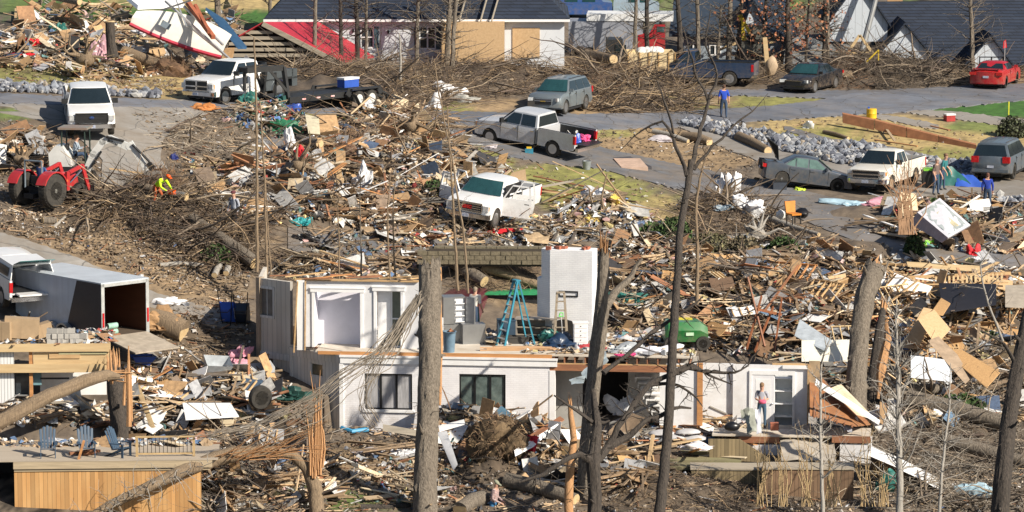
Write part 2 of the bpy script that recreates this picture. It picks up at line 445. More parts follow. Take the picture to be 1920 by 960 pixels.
def pick(pal,n,jit=.18):
 c=np.array([p[1]for p in pal]); w=np.array([p[0]for p in pal],float); w/=w.sum()
 r=c[RNG.choice(len(c),n,p=w)]
 return np.clip(r*(1+RNG.uniform(-jit,jit,(n,1))),0.005,.95)
 # ================================================================ TERRAIN
def in_frame_xy(fr,x,y):
 dx=x-fr.o.x; dy=y-fr.o.y
 return dx*fr.du.x+dy*fr.du.y,dx*fr.dv.x+dy*fr.dv.y
class Frame:
 """an upright building frame: U along the facade, V away from the camera, Z up (world z)"""
 def __init__(s,u,v,ang,sc=None):
  s.o=w3(u,v,sc if sc else float(scale(u,v)))
  a=radians(ang); s.a=a
  s.du=Vector((cos(a),sin(a),0)); s.dv=Vector((-sin(a),cos(a),0))
 def pq(s,u,v,off=0.0):
  d=Vector(rayd(u,v)); c=Vector(CAM); p0=s.o+s.dv*off
  t=(p0-c).dot(s.dv)/d.dot(s.dv); p=c+d*t
  return(p-s.o).dot(s.du),p.z-s.o.z
 def P(s,U,V,Z):return s.o+s.du*U+s.dv*V+Vector((0,0,Z))
 def thing(s,name,label,cat,group=None):return thing(name,label,cat,s.o,s.a,group)
 def pb(s,mb,u0,v0,u1,v1,off,th,offref=None):
  """box from two pixel corners on the plane `off`, growing `th` away from the camera"""
  r=off if offref is None else offref
  a=s.pq(u0,v0,r); b=s.pq(u1,v1,r)
  U0,U1=sorted((a[0],b[0])); Z0,Z1=sorted((a[1],b[1]))
  mb.bx(U0,U1,off,off+th,Z0,Z1); return(U0,U1,Z0,Z1)
MOUNDS=[(120,112,230,36,1.7),(330,96,120,30,1.6),(430,70,80,34,1.0),(680,172,165,26,2.2),(600,150,90,20,1.4),(960,150,120,24,2.0),(860,150,90,22,1.4),(1130,172,150,26,2.6),(1230,180,80,14,1.2),(1410,136,70,14,1.2),(1620,142,150,20,2.4),(1730,146,110,14,1.5),(1440,120,60,14,1.2),(725,252,120,26,2.2),(640,262,80,22,1.2),(515,225,80,20,1.4),(420,245,80,18,.7),(700,318,190,40,1.7),(560,335,130,44,1.2),(650,400,170,34,1.0),(820,372,110,34,1.0),(300,405,150,34,1.5),(410,455,100,30,1.2),(210,400,90,24,1.0),(28,292,66,26,1.5),(1115,408,80,26,1.3),(1000,430,60,10,.5),(1345,400,90,26,1.3),(1230,500,130,44,1.6),(1400,560,170,56,1.9),(1500,610,190,56,1.6),(1660,600,200,60,1.5),(1820,590,190,50,1.5),(1480,500,170,26,1.0),(1560,470,120,20,.7),(1760,430,130,26,.8),(1640,400,90,14,.5),(945,522,100,26,1.3),(880,512,60,20,1.0),(880,812,110,22,1.3),(1010,848,120,34,1.2),(930,880,70,34,1.6),(1230,850,80,18,.5),(400,760,120,44,.7),(300,770,150,40,.6),(90,790,130,30,.6),(480,900,140,44,.9),(1760,810,190,56,1.3),(1860,700,130,56,1.3),(1700,700,110,40,1.1),(1240,915,160,26,.6),(330,618,55,22,1.0),(470,720,60,22,.6),(60,640,150,8,.3),(1130,880,60,30,.8)]
def mound(u,v):
 u=np.asarray(u,float); v=np.asarray(v,float); z=np.zeros(np.broadcast(u,v).shape)
 for cu,cv,ru,rv,h in MOUNDS:
  h=h*(.45 if cv<280 else .55)
  d2=((u-cu)/ru)**2+((v-cv)/rv)**2
  z=np.maximum(z,h*np.clip(1-d2,0,1)**.8*(1+.18*np.sin(u/7.3+cu)+.15*np.sin(v/4.1+u/17.)))
 return z
HOUSE=Frame(640,803,-6.0,48.3)
FLOOR_Z=HOUSE.o.z
us=np.arange(-400,2321,8.0); vs_=np.concatenate([np.arange(-260,-40,20.0),np.arange(-40,1000,6.0),np.arange(1000,1401,20.0)])
UU,VV=np.meshgrid(us,vs_)
TP=G(UU,VV)
TM=mound(UU,VV); TP[...,2]+=TM*0.8
dx=TP[...,0]-HOUSE.o.x; dy=TP[...,1]-HOUSE.o.y
hu=dx*HOUSE.du.x+dy*HOUSE.du.y; hv=dx*HOUSE.dv.x+dy*HOUSE.dv.y
ins=(hu>-0.5)&(hu<18.6)&(hv>-0.3)&(hv<6.6)
TP[...,2]=np.where(ins,np.minimum(TP[...,2],FLOOR_Z-0.35),TP[...,2])
fr_=(hu>-2.8)&(hu<19)&(hv>-3.5)&(hv<=0)
TP[...,2]=np.where(fr_,np.minimum(TP[...,2],FLOOR_Z-0.05),TP[...,2])
fr_=(hu>-8)&(hu<=19)&(hv>-7)&(hv<=3.5)&~ins
kk=np.clip(np.maximum(np.maximum(-2.8-hu,0)/5,np.maximum(-3.5-hv,0)/3.5),0,1)
TP[...,2]=np.where(fr_&(hv<0),np.minimum(TP[...,2],FLOOR_Z-.05+kk*np.maximum(0,TP[...,2]-FLOOR_Z)),TP[...,2])
KC=dict(litter=(.145,.115,.085),straw=(.40,.30,.13),green=(.11,.17,.035),mud_and_shade=(.10,.075,.05),tan=(.30,.21,.115),dry=(.23,.225,.065),lush=(.04,.12,.015))
blobs=[(960,480,1500,700,'litter',1),(700,-20,900,60,'green',.9),(300,20,260,30,'lush',1),(470,30,120,30,'lush',1),(420,6,200,14,'straw',1),(60,142,160,16,'dry',.9),(260,150,130,26,'straw',.9),(320,172,60,16,'straw',.8),(60,225,70,24,'mud_and_shade',1),(20,215,40,10,'green',.8),(60,250,110,22,'litter',1),(640,232,70,18,'dry',1),(590,228,60,12,'dry',1),(510,290,60,20,'straw',.7),(840,205,70,16,'dry',.9),(930,195,60,14,'tan',.9),(1160,205,120,14,'tan',1),(1400,192,180,12,'dry',1),(1330,186,60,10,'tan',.8),(1180,262,110,26,'tan',1),(1130,250,60,10,'dry',.8),(1000,240,60,10,'tan',.7),(1300,300,120,24,'tan',.9),(1040,345,160,42,'dry',1),(900,300,60,30,'dry',1),(1150,380,110,36,'dry',1),(1240,400,60,30,'straw',.7),(850,268,40,16,'straw',.8),(1520,245,120,26,'straw',1),(1620,262,180,26,'dry',.9),(1800,262,200,40,'straw',1),(1760,298,140,20,'dry',.9),(1850,205,120,18,'lush',1),(1920,195,60,14,'lush',1),(1700,228,70,14,'straw',.8),(1840,238,70,10,'green',.8),(1600,222,80,10,'straw',.8),(240,470,260,50,'tan',.55),(330,540,130,40,'tan',.6),(90,420,120,26,'mud_and_shade',.7),(360,650,80,40,'mud_and_shade',.9),(720,850,160,50,'tan',.75),(560,935,130,26,'green',.8),(640,945,110,14,'green',.6),(440,930,90,30,'green',.3),(1310,900,160,60,'mud_and_shade',.5),(1700,900,200,60,'mud_and_shade',.4),(980,540,80,40,'tan',.5),(1800,140,260,20,'tan',.7),(1300,130,300,30,'mud_and_shade',.8),(860,130,300,24,'mud_and_shade',.6)]  # dark blob left of the upper-left white pickup paints the shade lying there
TC=np.zeros(TP.shape)
for cu,cv,ru,rv,k,st in blobs:
 d=np.sqrt(((UU-cu)/ru)**2+((VV-cv)/rv)**2)
 d=d+.22*np.sin(UU/23.+VV/11.+cu)*np.sin(VV/9.+UU/47.)+RNG.normal(0,.08,UU.shape)
 w=np.clip((1.12-d)/.35,0,1)*st
 TC=TC*(1-w[...,None])+np.array(KC[k])*w[...,None]
mk=np.clip(TM/.5,0,1)[...,None]; TC=TC*(1-.75*mk)+np.array([.085,.062,.042])*.75*mk
TC*=(1+RNG.normal(0,.10,UU.shape))[...,None]
ny,nx=UU.shape
def ring_out(P,C):
 P=np.pad(P,((1,1),(1,1),(0,0)),'edge'); C=np.pad(C,((1,1),(1,1),(0,0)),'edge')
 P[0,:,1]+=1500; P[0,:,2]+=30; P[0,:,0]*=5; P[-1,:,1]-=90; P[:,0,0]-=900; P[:,-1,0]+=900
 return P,C
TP2,TC2=ring_out(TP,TC)
ny2,nx2=ny+2,nx+2
idx=np.arange(ny2*nx2).reshape(ny2,nx2)
tq=np.stack([idx[1:,:-1],idx[1:,1:],idx[:-1,1:],idx[:-1,:-1]],-1).reshape(-1,4)
gb=Bag(); gb._add(TP2.reshape(-1,3),TC2.reshape(-1,3),tq)
m_ground=mat('ground_soil',rough=0.95,attr=True,var=.45,scale=1.7,bump=.9,detail=9)
ground=gb.build('ground',m_ground,kind='structure',smooth=True)
tree_bvh=BVHTree.FromPolygons([tuple(p)for p in TP.reshape(-1,3)],[tuple(int(i)for i in q)for q in np.stack([np.arange(ny*nx).reshape(ny,nx)[1:,:-1],np.arange(ny*nx).reshape(ny,nx)[1:,1:],np.arange(ny*nx).reshape(ny,nx)[:-1,1:],np.arange(ny*nx).reshape(ny,nx)[:-1,:-1]],-1).reshape(-1,4)])
def gz(x,y):
 h=tree_bvh.ray_cast(Vector((x,y,300)),Vector((0,0,-1)))
 return(h[0].z,h[1])if h[0]is not None else(0.0,Vector((0,0,1)))
_gx=np.arange(-75,75,.75); _gy=np.arange(118,330,.75)
_gz=np.array([[gz(x,y)[0]for x in _gx]for y in _gy])
def gzv(x,y):
 i=np.clip((x-_gx[0])/.75,0,len(_gx)-1.001); j=np.clip((y-_gy[0])/.75,0,len(_gy)-1.001)
 i0=i.astype(int); j0=j.astype(int); a=i-i0; b=j-j0
 return _gz[j0,i0]*(1-a)*(1-b)+_gz[j0,i0+1]*a*(1-b)+_gz[j0+1,i0]*(1-a)*b+_gz[j0+1,i0+1]*a*b
 # ---------------------------------------------------------------- roads
def strip(name,pts,m,lift=0.05,byv=False,rows=6,step=6,jit=1.3,thing_args=None):
 pts=np.array(pts,float); t=np.arange(pts[0,0],pts[-1,0]+.1,step)
 a=np.interp(t,pts[:,0],pts[:,1]); b=np.interp(t,pts[:,0],pts[:,2])
 a=a+RNG.normal(0,jit,len(t))*.6; b=b+RNG.normal(0,jit,len(t))*.6
 f=np.linspace(0,1,rows+1)
 A=a[None]*(1-f[:,None])+b[None]*f[:,None]; T=np.repeat(t[None],rows+1,0)
 P=G(A,T)if byv else G(T,A)
 P[...,2]+=lift
 P2=np.concatenate([P[:1]-[0,0,lift+.05],P,P[-1:]-[0,0,lift+.05]],0)
 r,c=P2.shape[:2]; ix=np.arange(r*c).reshape(r,c)
 q=np.stack([ix[1:,:-1],ix[1:,1:],ix[:-1,1:],ix[:-1,:-1]],-1).reshape(-1,4)
 if byv:q=q[:,::-1]
 B=Bag(); B._add(P2.reshape(-1,3),np.full((r*c,3),.5),q)
 return B.build(name,m,kind='structure',smooth=False)
m_asph=mat('asphalt',(.15,.165,.20),.9,var=.22,scale=.8,col2=(.085,.095,.12),detail=8,bump=.15)
m_asph2=mat('asphalt_worn',(.165,.175,.20),.9,col2=(.10,.10,.105),scale=1.1,detail=9,bump=.15)
m_conc=mat('concrete_pavement',(.30,.29,.28),.9,col2=(.19,.175,.155),scale=.7,detail=9,bump=.1)
cracked(m_asph,.3,.006,.6); cracked(m_asph2,.35,.006,.6); cracked(m_conc,.22,.006,1.2); grime(m_asph,99,100,(.20,.16,.12),.45,.5); grime(m_asph2,99,100,(.20,.155,.11),.75,.4); grime(m_conc,99,100,(.17,.13,.09),.6,.4)
strip('driveway',[(188,-60,440),(200,-60,425),(212,0,400),(222,60,350),(240,108,330),(262,150,305),(300,192,300),(345,190,340),(380,200,370),(400,215,380)],m_conc,.04,byv=True)
strip('road',[(-80,172,190),(0,176,195),(110,182,198),(340,190,204),(480,196,210),(690,204,222),(850,210,234),(960,213,240),(1100,215,244),(1260,212,240),(1340,206,232),(1440,200,227),(1530,190,221),(1620,172,215),(1700,168,211),(1800,163,201),(1925,158,188),(2300,150,172)],m_asph,.054)
strip('road',[(1150,170,178),(1290,169,179),(1450,170,182),(1560,171,186),(1632,171,205)],m_asph,.048)
strip('driveway',[(795,222,236),(850,228,258),(900,236,278),(950,246,293),(1000,256,304),(1060,264,312),(1120,276,316),(1200,294,338),(1280,312,358),(1360,326,372),(1440,345,386),(1520,362,420),(1600,380,452),(1700,425,488),(1790,458,505),(1930,470,512)],m_asph2,.044)
strip('driveway',[(1268,233,238),(1300,238,251),(1360,252,280),(1440,272,310),(1520,292,330),(1600,312,347),(1700,330,366),(1760,336,376),(1860,338,390),(1925,340,386),(2100,345,380)],m_conc,.04)
strip('driveway',[(1700,205,211),(1800,211,225),(1890,222,238),(2000,230,250)],m_conc,.04)
strip('driveway',[(480,254,266),(560,262,292),(630,268,306)],m_asph2,.04)
strip('driveway',[(540,424,466),(600,438,492),(680,444,500),(745,445,500),(772,446,474),(800,446,458),(960,446,455),(1100,444,452),(1400,440,448),(1460,440,470),(1540,446,478)],m_asph2,.044)
strip('driveway',[(-80,418,440),(0,437,464),(60,455,492),(140,482,545),(220,520,660),(300,552,660),(330,562,606),(410,582,614),(460,592,616)],m_conc,.04)
strip('path',[(1640,214,222),(1700,222,234),(1760,236,244)],m_conc,.04)
strip('path',[(1470,236,244),(1560,262,276),(1640,268,290),(1760,296,306)],m_asph2,.03)
# ---------------------------------------------------------------- riprap
def stones(name,pts,n,label,size=(.06,.15),byu=True):
 pts=np.array(pts,float); t=RNG.uniform(pts[0,0],pts[-1,0],n); a=np.interp(t,pts[:,0],pts[:,1]); b=np.interp(t,pts[:,0],pts[:,2])
 f=RNG.uniform(.1,.82,n); v=a+(b-a)*f
 P=G(t,v); S=(RNG.uniform(0,1,(n,1))**2.2*(size[1]*1.25-size[0]*.5)+size[0]*.5)*RNG.uniform(.6,1.25,(n,3))*RNG.choice([.7,1,1,1.3],(n,1))
 P[:,2]+=S[:,2]*.6+.10*np.sin(pi*f)*RNG.uniform(.1,1,n)
 B=Bag(); B.blobs(P,S,pick([(3,(.20,.22,.255)),(2.5,(.12,.13,.16)),(2,(.30,.31,.33)),(.7,(.42,.42,.41)),(1.2,(.06,.065,.08)),(.8,(.28,.24,.19))],n,.2),.3,1)
 return B.build(name,mat('riprap_stone',rough=.9,attr=True,var=.25,scale=6),label,'riprap',kind='stuff')
stones('riprap',[(1283,228,238),(1340,229,256),(1440,250,286),(1520,262,303),(1560,266,314),(1600,262,326),(1640,270,334),(1700,292,342),(1760,298,343),(1830,306,343)],6500,'grey blue quarry stones lining the ditch behind the parked cars')
stones('riprap',[(-60,152,172),(0,155,176),(110,164,180),(215,172,183),(300,176,188)],1500,'grey quarry stones beside the road at upper left')
stones('riprap',[(1862,372,384),(1925,373,404),(1990,376,410)],500,'grey quarry stones below the concrete drive at the right edge')
# ================================================================ VEHICLES
def paint(name,col,metal=0.0,rough=.32,dirt=.1):
 k='paint_'+name; new=k not in MATS; m=mat(k,col,rough,metal=metal,var=dirt,scale=1.4,coat=.5)
 if new:grime(m,.35,1.25,(.22,.17,.12),.55,4)
 return m
M_GLASS=mat('tinted_glass',(.012,.02,.024),.06,var=.2,scale=1,spec=.9,coat=.4)
M_GLASS_T=mat('teal_windscreen',(.02,.07,.075),.05,var=.3,scale=1,spec=1.0,coat=.6)
M_TYRE=mat('rubber',(.022,.021,.02),.85,var=.4,scale=8,col2=(.05,.045,.038),bump=.3)
M_RIM=mat('wheel_alloy',(.55,.56,.58),.3,metal=.85,var=.15)
M_CHROME=mat('chrome',(.72,.74,.77),.16,metal=1,var=.12)
M_BLK=mat('black_trim',(.02,.021,.023),.5,var=.3)
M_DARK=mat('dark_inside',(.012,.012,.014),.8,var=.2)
M_HEAD=mat('headlamp_glass',(.62,.65,.68),.12,var=.3,scale=9,metal=.3,coat=.5)
M_TAIL=mat('tail_lamp_red',(.45,.012,.015),.2,var=.25,scale=9,coat=.5)
M_AMB=mat('amber_lamp',(.75,.25,.03),.25,var=.2)
M_PLATE=mat('licence_plate',(.6,.62,.66),.5,var=.3,scale=12,col2=(.2,.25,.4))
M_SEAT=mat('seat_cloth',(.09,.09,.1),.9,var=.2)
def wheel_meshes(r,w,rimr,style='spoke',rim_mat=M_RIM):
 t=MB(); n=28
 t.lathe([(rimr,-w/2+.01),(r*.93,-w/2),(r,-w*.32),(r,w*.32),(r*.93,w/2),(rimr,w/2-.01),(rimr*.97,0),(rimr,-w/2+.01)],axis='y',n=n)
 for k in range(36):
  a=2*pi*k/36; R=Matrix.Rotation(-a,3,'Y')
  t.box(R@Vector((r+.002,0,0)),(.02,w*.66,r*.10),R)
 tm=t.mesh('tyre',M_TYRE)
 m=MB(); m.m=0
 m.lathe([(rimr*.99,-w/2+.012),(rimr*.9,-w/2+.02),(rimr*.86,-w/2+.09)],axis='y',n=n)
 m.lathe([(rimr*.99,w/2-.012),(rimr*.9,w/2-.02),(rimr*.86,w/2-.09)],axis='y',n=n)
 ns={'spoke':6,'multi':10,'steel':5}[style]
 for s in(-1,1):
  y=s*(w/2-.04)
  m.m=0
  for k in range(ns):
   a=2*pi*k/ns; R=Matrix.Rotation(-a,3,'Y')
   m.box(R@Vector((rimr*.5,y,0)),(rimr*.86,.03,rimr*(.30 if style!='multi' else .26)),R)
  m.cyl((0,y-.02,0),(0,y+s*.03,0),rimr*.22,n=12)
  m.m=1; m.cyl((0,s*(w/2-.1),0),(0,s*(w/2-.09),0),rimr*.87,n=n)
 rm=m.mesh('rim',[rim_mat,M_DARK])
 return tm,rm
WM={}
def add_wheel(parent,x,y,r=.39,w=.27,rimr=None,style='spoke',rim_mat=M_RIM,z=None):
 key=(r,w,rimr,style,rim_mat.name)
 if key not in WM:WM[key]=wheel_meshes(r,w,rimr or r*.62,style,rim_mat)
 t=bpy.data.objects.new('wheel',WM[key][0]); COL.objects.link(t); t.parent=parent; t.location=(x,y,r if z is None else z)
 q=bpy.data.objects.new('rim',WM[key][1]); COL.objects.link(q); q.parent=t
 t.rotation_euler=(0,random.uniform(0,6),0)
 return t
def text_mb(txt,size,depth=.01,bold=.0):
 cu=bpy.data.curves.new('t','FONT'); cu.body=txt; cu.size=size; cu.extrude=depth/2; cu.align_x='CENTER'; cu.align_y='CENTER'; cu.offset=bold
 cu.resolution_u=2
 o=bpy.data.objects.new('t',cu); COL.objects.link(o)
 dg=bpy.context.evaluated_depsgraph_get(); me=bpy.data.meshes.new_from_object(o.evaluated_get(dg))
 bpy.data.objects.remove(o)
 vs=[tuple(v.co)for v in me.vertices]; fs=[tuple(p.vertices)for p in me.polygons]
 return vs,fs
def put_text(parent,txt,size,m,loc,xdir,updir,name='lettering',depth=.01,bold=.002):
 vs,fs=text_mb(txt,size,depth,bold)
 X=Vector(xdir).normalized(); Y=Vector(updir); Y=(Y-X*Y.dot(X)).normalized(); Z=X.cross(Y)
 mb=MB(); mb.add([Vector(loc)+X*a+Y*b+Z*c for a,b,c in vs],fs)
 return mb.part(name,m,parent,smooth=None)
def place_R(u,v,heading,pitch=None,roll=None):
 p=g3(u,v)
 nrm=gz(p.x,p.y)[1]
 h=radians(heading); fx=Vector((cos(h),sin(h),0))
 if pitch is None:fx=(fx-nrm*fx.dot(nrm)).normalized(); z=nrm
 else:z=Vector((0,0,1))
 y=z.cross(fx).normalized()
 R=Matrix((fx,y,z)).transposed()
 if pitch is not None or roll is not None:
  R=R@Matrix.Rotation(radians(-(pitch or 0)),3,'Y')@Matrix.Rotation(radians(roll or 0),3,'X')
 return p,R
def body_shell(parent,m,Wd,top,xr,xf,axles,wr,sill=.32,arch=1.16,pull=.13,mats=None,name='body',roofdrop=.06):
 """top: (x,z) from the front to the rear; axles: x of wheel arches inside [xr,xf]"""
 poly=list(top)
 zb=sill
 poly.append((xr+.02,zb+.06))
 R=wr*arch
 bot=[(xr+.15,zb)]
 for ax in sorted(axles):
  h=zb-wr*.98
  a0=math.asin(max(-1,min(1,h/R)))
  for k in range(9):
   a=pi-a0-(pi-2*a0)*k/8
   bot.append((ax+R*cos(a),wr+R*sin(a)))
 bot=[b for b in bot if xr+.05<=b[0]<=xf-.03]
 bot.append((xf-.12,zb))
 poly+=bot+[(xf-.02,zb+.08)]
 ff=[-1,-.95,-.8,-.4,0,.4,.8,.95,1]
 xm=(xr+xf)/2; hl=(xf-xr)/2; rings=[]
 zt=max(p[1]for p in top)
 for f in ff:
  a=abs(f); pl=pull*(a**3); dz={1:roofdrop,.95:roofdrop*.35,.8:.0,.4:-.012,0:-.018}[a]
  r=[]
  for i,(x,z)in enumerate(poly):
   q=(x-xm)/hl
   x2=x-math.copysign(1,q)*pl*abs(q)**5
   z2=z-dz if i<len(top)else z
   y=f*Wd/2
   if a==1:y-=math.copysign(.035,f)*max(0,(z-.75))/max(.1,zt-.75)+math.copysign(.02,f)*(1 if z<zb+.05 else 0)
   r.append((x2,y,z2))
  rings.append(r)
 mb=MB(); mb.loft(rings)
 return mb.part(name,m,parent,smooth=32)
def greenhouse(parent,m,Wd,base,roof,zb,zr,panes,front=True,rear=True,glass=None,wmat=None,tumb=.2,side=(1,1),inset=.04,side_name='side_window'):
 """base=(x front, x rear) at zb, roof=(x front, x rear) at zr; panes: fractions of side window splits"""
 xb0,xb1=base; xt0,xt1=roof
 hb=Wd/2-inset; ht=Wd/2-inset-tumb
 gm=glass or M_GLASS
 rings=[]
 for f in(-1,-.9,-.55,0,.55,.9,1):
  a=abs(f); k={1:.05,.9:.015,.55:-.01,0:-.02}[a]; pf=.10*a**3
  r=[(xb0-pf,f*hb,zb),(xt0-pf,f*ht,zr-k),((xt0+xt1)/2,f*ht,zr-k+.03),(xt1+pf*.4,f*ht,zr-k),(xb1+pf*.4,f*hb,zb)]
  rings.append(r)
 mb=MB(); mb.loft(rings); cab=mb.part('cab_roof',m,parent,smooth=30)
 H=zr-zb
 def S(x_f,t,s):
  return Vector((x_f,s*(hb+(ht-hb)*t+.012+(.0)),zb+H*t))
 fr=lambda t:xb0-.10+(xt0-xb0)*t
 rr=lambda t:xb1+.04+(xt1-xb1)*t
 t0,t1=.06,.86
 for s in side and(-1,1):
  if(s==-1 and not side[0])or(s==1 and not side[1]):continue
  for i in range(len(panes)-1):
   a,b=panes[i],panes[i+1]; g=.035
   xa0=fr(t0)+(rr(t0)-fr(t0))*a; xb_0=fr(t0)+(rr(t0)-fr(t0))*b
   xm=lambda q:fr(.5)+(rr(.5)-fr(.5))*q
   la=(fr(t0)-.14,fr(t1)-.10)if a<=0.001 else(xm(a)-g,xm(a)-g)
   lb=(rr(t0)+.12,rr(t1)+.10)if b>=.999 else(xm(b)+g,xm(b)+g)
   q=MB(); P=[S(la[0],t0,s),S(la[1],t1,s),S(lb[1],t1,s),S(lb[0],t0,s)]
   q.poly3(P,(0,s*-.02,0)); q.part(side_name,gm,parent,smooth=None)
 if front:
  q=MB(); t0,t1=.05,.93
  dx=xt0-xb0
  nn=Vector((H,0,-dx)).normalized()if True else 0
  ks=(-.93,-.7,-.4,0,.4,.7,.93); rows=[]
  for t,sh in((t0,1),(t1,.97)):
   rows.append([Vector((xb0+dx*t-.10*abs(k)**3+.03,sh*k*(hb+(ht-hb)*t),zb+H*t+.035))for k in ks])
  b_=[p+Vector((-.03,0,-.02))for p in rows[0]],[p+Vector((-.03,0,-.02))for p in rows[1]]
  q.loft([rows[0],rows[1],b_[1],b_[0],rows[0]],caps=False,closed=False)
  q.part('windscreen',wmat or gm,parent,smooth=None)
 if rear:
  q=MB(); dx=xt1-xb1; pts=[]
  for t,k in((.12,-.88),(.12,.88),(.86,.84),(.86,-.84)):
   yy=k*(hb+(ht-hb)*t); pts.append(Vector((xb1+dx*t-.015+.02*0,yy,zb+H*t)))
  q.poly3(pts,(.02,0,0)); q.part('rear_window',gm,parent,smooth=None)
 return cab
def mirror(parent,x,y,z,m,s,big=1.0):
 q=MB(); q.box((x,y+s*.12,z),(.10*big,.24*big,.20*big)); q.beam((x,y,z-.05),(x,y+s*.05,z-.04),.05,.05)
 return q.part('wing_mirror',m,parent)
def seams(parent,m,Wd,xs,z0,z1):
 for x in xs:
  for s in(-1,1):q=MB(); q.box((x,s*(Wd/2-.018),(z0+z1)/2),(.018,.04,z1-z0)); q.part('door_seam',M_BLK,parent)
def handles(parent,m,Wd,xs,z):
 for x in xs:
  for s in(-1,1):
   q=MB(); q.box((x,s*(Wd/2-.01),z),(.2,.05,.035)); q.part('door_handle',m,parent)
def pickup(name,label,u,v,heading,pm,pitch=None,roll=None,L=5.85,Wd=2.0,wb=3.65,r=.40,cab='crew',grille='slots',grille_col=None,chrome_bumper=True,bed=True,style='spoke',Hh=1.9,trim=None,wm=None,open_front=False,hood=1.17,mirror_m=None,rear_win=True,side=(1,1),group=None,hand=None,tg=True,skip_doors=False,rim_mat=M_RIM):
 p,R=place_R(u,v,heading,pitch,roll)
 t=thing(name,label,'pickup truck',p,R=R,group=group)
 xf=L/2; ax=xf-.95; axr=ax-wb; xr=-L/2
 cabrear={'crew':ax-2.75,'ext':ax-2.35,'reg':ax-1.75}[cab]
 if not bed:xr2=cabrear
 belt=hood+.08
 body_shell(t,pm,Wd,[(xf,.72),(xf-.03,hood-.16),(xf-.14,hood-.05),(xf-.5,hood),(ax-.25,hood+.06),(ax-.55,belt),(cabrear,belt)],cabrear,xf,[ax],r,sill=.42,pull=.16)
 greenhouse(t,pm,Wd,(ax-.42,cabrear),(ax-1.12,cabrear+.12),belt-.01,Hh,{'crew':(0,.48,1),'ext':(0,.62,1),'reg':(0,1)}[cab],wmat=wm,rear=rear_win,side=side)
 if bed:
  q=MB(); y=Wd/2-.01; zt=belt+.03
  Rr=r*1.16; a0=math.asin((.45-r)/Rr); arch=[(axr+Rr*cos(pi-a0-(pi-2*a0)*k/8),r+Rr*sin(pi-a0-(pi-2*a0)*k/8))for k in range(9)]
  sidep=[(cabrear-.03,zt),(xr,zt),(xr,.62),(xr+.12,.48)]+arch+[(cabrear-.03,.45)]
  for s in(-1,1):
   q.prism(sidep,s*y,s*(y-.10),'y')
  q.bx(xr,cabrear-.03,-y+.1,y-.1,.70,.76); q.bx(cabrear-.10,cabrear-.03,-y+.1,y-.1,.76,zt-.02)
  q.part('cargo_bed',pm,t)
  q=MB(); q.bx(xr+.02,cabrear-.11,-y+.11,y-.11,.762,.775)
  for s in(-1,1):q.bx(xr+.03,cabrear-.12,s*(y-.112)-.004,s*(y-.112)+.004,.77,zt-.06); q.bx(xr+.02,cabrear-.05,s*(y-.07)-.05,s*(y-.07)+.05,zt-.001,zt+.012)
  q.part('bed_liner',M_BLK,t)
  if tg:
   q=MB(); q.bx(xr-.045,xr-.002,-y+.12,y-.12,.62,zt); q.bx(xr-.052,xr-.044,-.12,.12,.98,1.06); q.part('tailgate',pm,t)
  for s in(-1,1):
   q=MB(); q.bx(xr-.02,xr+.10,s*(y-.055)-.065,s*(y-.055)+.068,.80,1.20); q.part('tail_lamp',M_TAIL,t)
  q=MB(); q.bx(xr-.2,xr-.05,-y+.02,y-.02,.45,.62); q.part('rear_bumper',M_CHROME if chrome_bumper else M_BLK,t)
 gy=Wd*.33
 q=MB(); q.m=0; q.bx(xf-.12,xf+.012,-gy,gy,.74,hood-.10)
 q.m=1
 if grille in('slots','gmc'):
  for k in range(4):z=.78+(hood-.92)*k/3; q.bx(xf-.02,xf+.028,-gy+.04,gy-.04,z,z+.03)
 if grille in('cross',):
  q.bx(xf-.02,xf+.03,-.05,.05,.74,hood-.1); q.bx(xf-.02,xf+.03,-gy,gy,.89,.95)
 if grille=='bar':q.bx(xf-.02,xf+.03,-Wd*.45,Wd*.45,.86,.93)
 for a,b,c,d in((-gy-.03,gy+.03,hood-.11,hood-.06),(-gy-.03,gy+.03,.71,.75),(-gy-.04,-gy,.72,hood-.08),(gy,gy+.04,.72,hood-.08)):
  q.bx(xf-.05,xf+.034,a,b,c,d)
 q.part('grille',[M_BLK,grille_col or M_CHROME],t)
 for s in(-1,1):
  q=MB(); q.box((xf-.10,s*(gy+.18),.93),(.17,.24,.24)); h=q.part('headlamp',M_HEAD,t)
  q=MB(); q.box((xf-.2,s*(gy+.29),.93),(.16,.06,.18)); q.part('turn_signal',M_AMB,t)
  mirror(t,ax-.72,s*(Wd/2-.04),belt+.12,mirror_m or M_BLK,s,1.1)
 q=MB()
 rings=[]
 for f in(-1,-.85,-.4,0,.4,.85,1):
  a=abs(f); xo=-.20*a**4; rings.append([(xf-.05+xo,f*Wd/2,.44),(xf+.10+xo,f*Wd/2,.47),(xf+.12+xo,f*Wd/2,.66),(xf-.05+xo,f*Wd/2,.70)])
 q.loft(rings); q.part('front_bumper',M_CHROME if chrome_bumper else pm,t)
 q=MB(); q.bx(xf+.02,xf+.115,-.5,.5,.36,.47); q.bx(cabrear+.05,ax-.55,-.8,.8,.30,.46); q.bx(xr+.3,ax+.3,-.42,.42,.34,.62); q.bx(axr-.06,axr+.06,-.8,.8,.3,.44); q.bx(ax-.5,ax+.6,-.6,.6,.35,.6); q.part('chassis',M_DARK,t)
 q=MB(); q.bx(xf+.118,xf+.13,-.16,.16,.50,.63); q.part('licence_plate',M_PLATE,t)
 for s in(-1,1):q=MB(); q.bx(cabrear+.1,ax-.7,s*(Wd/2-.06)-.07,s*(Wd/2-.06)+.07,.36,.41); q.part('running_board',M_BLK,t)
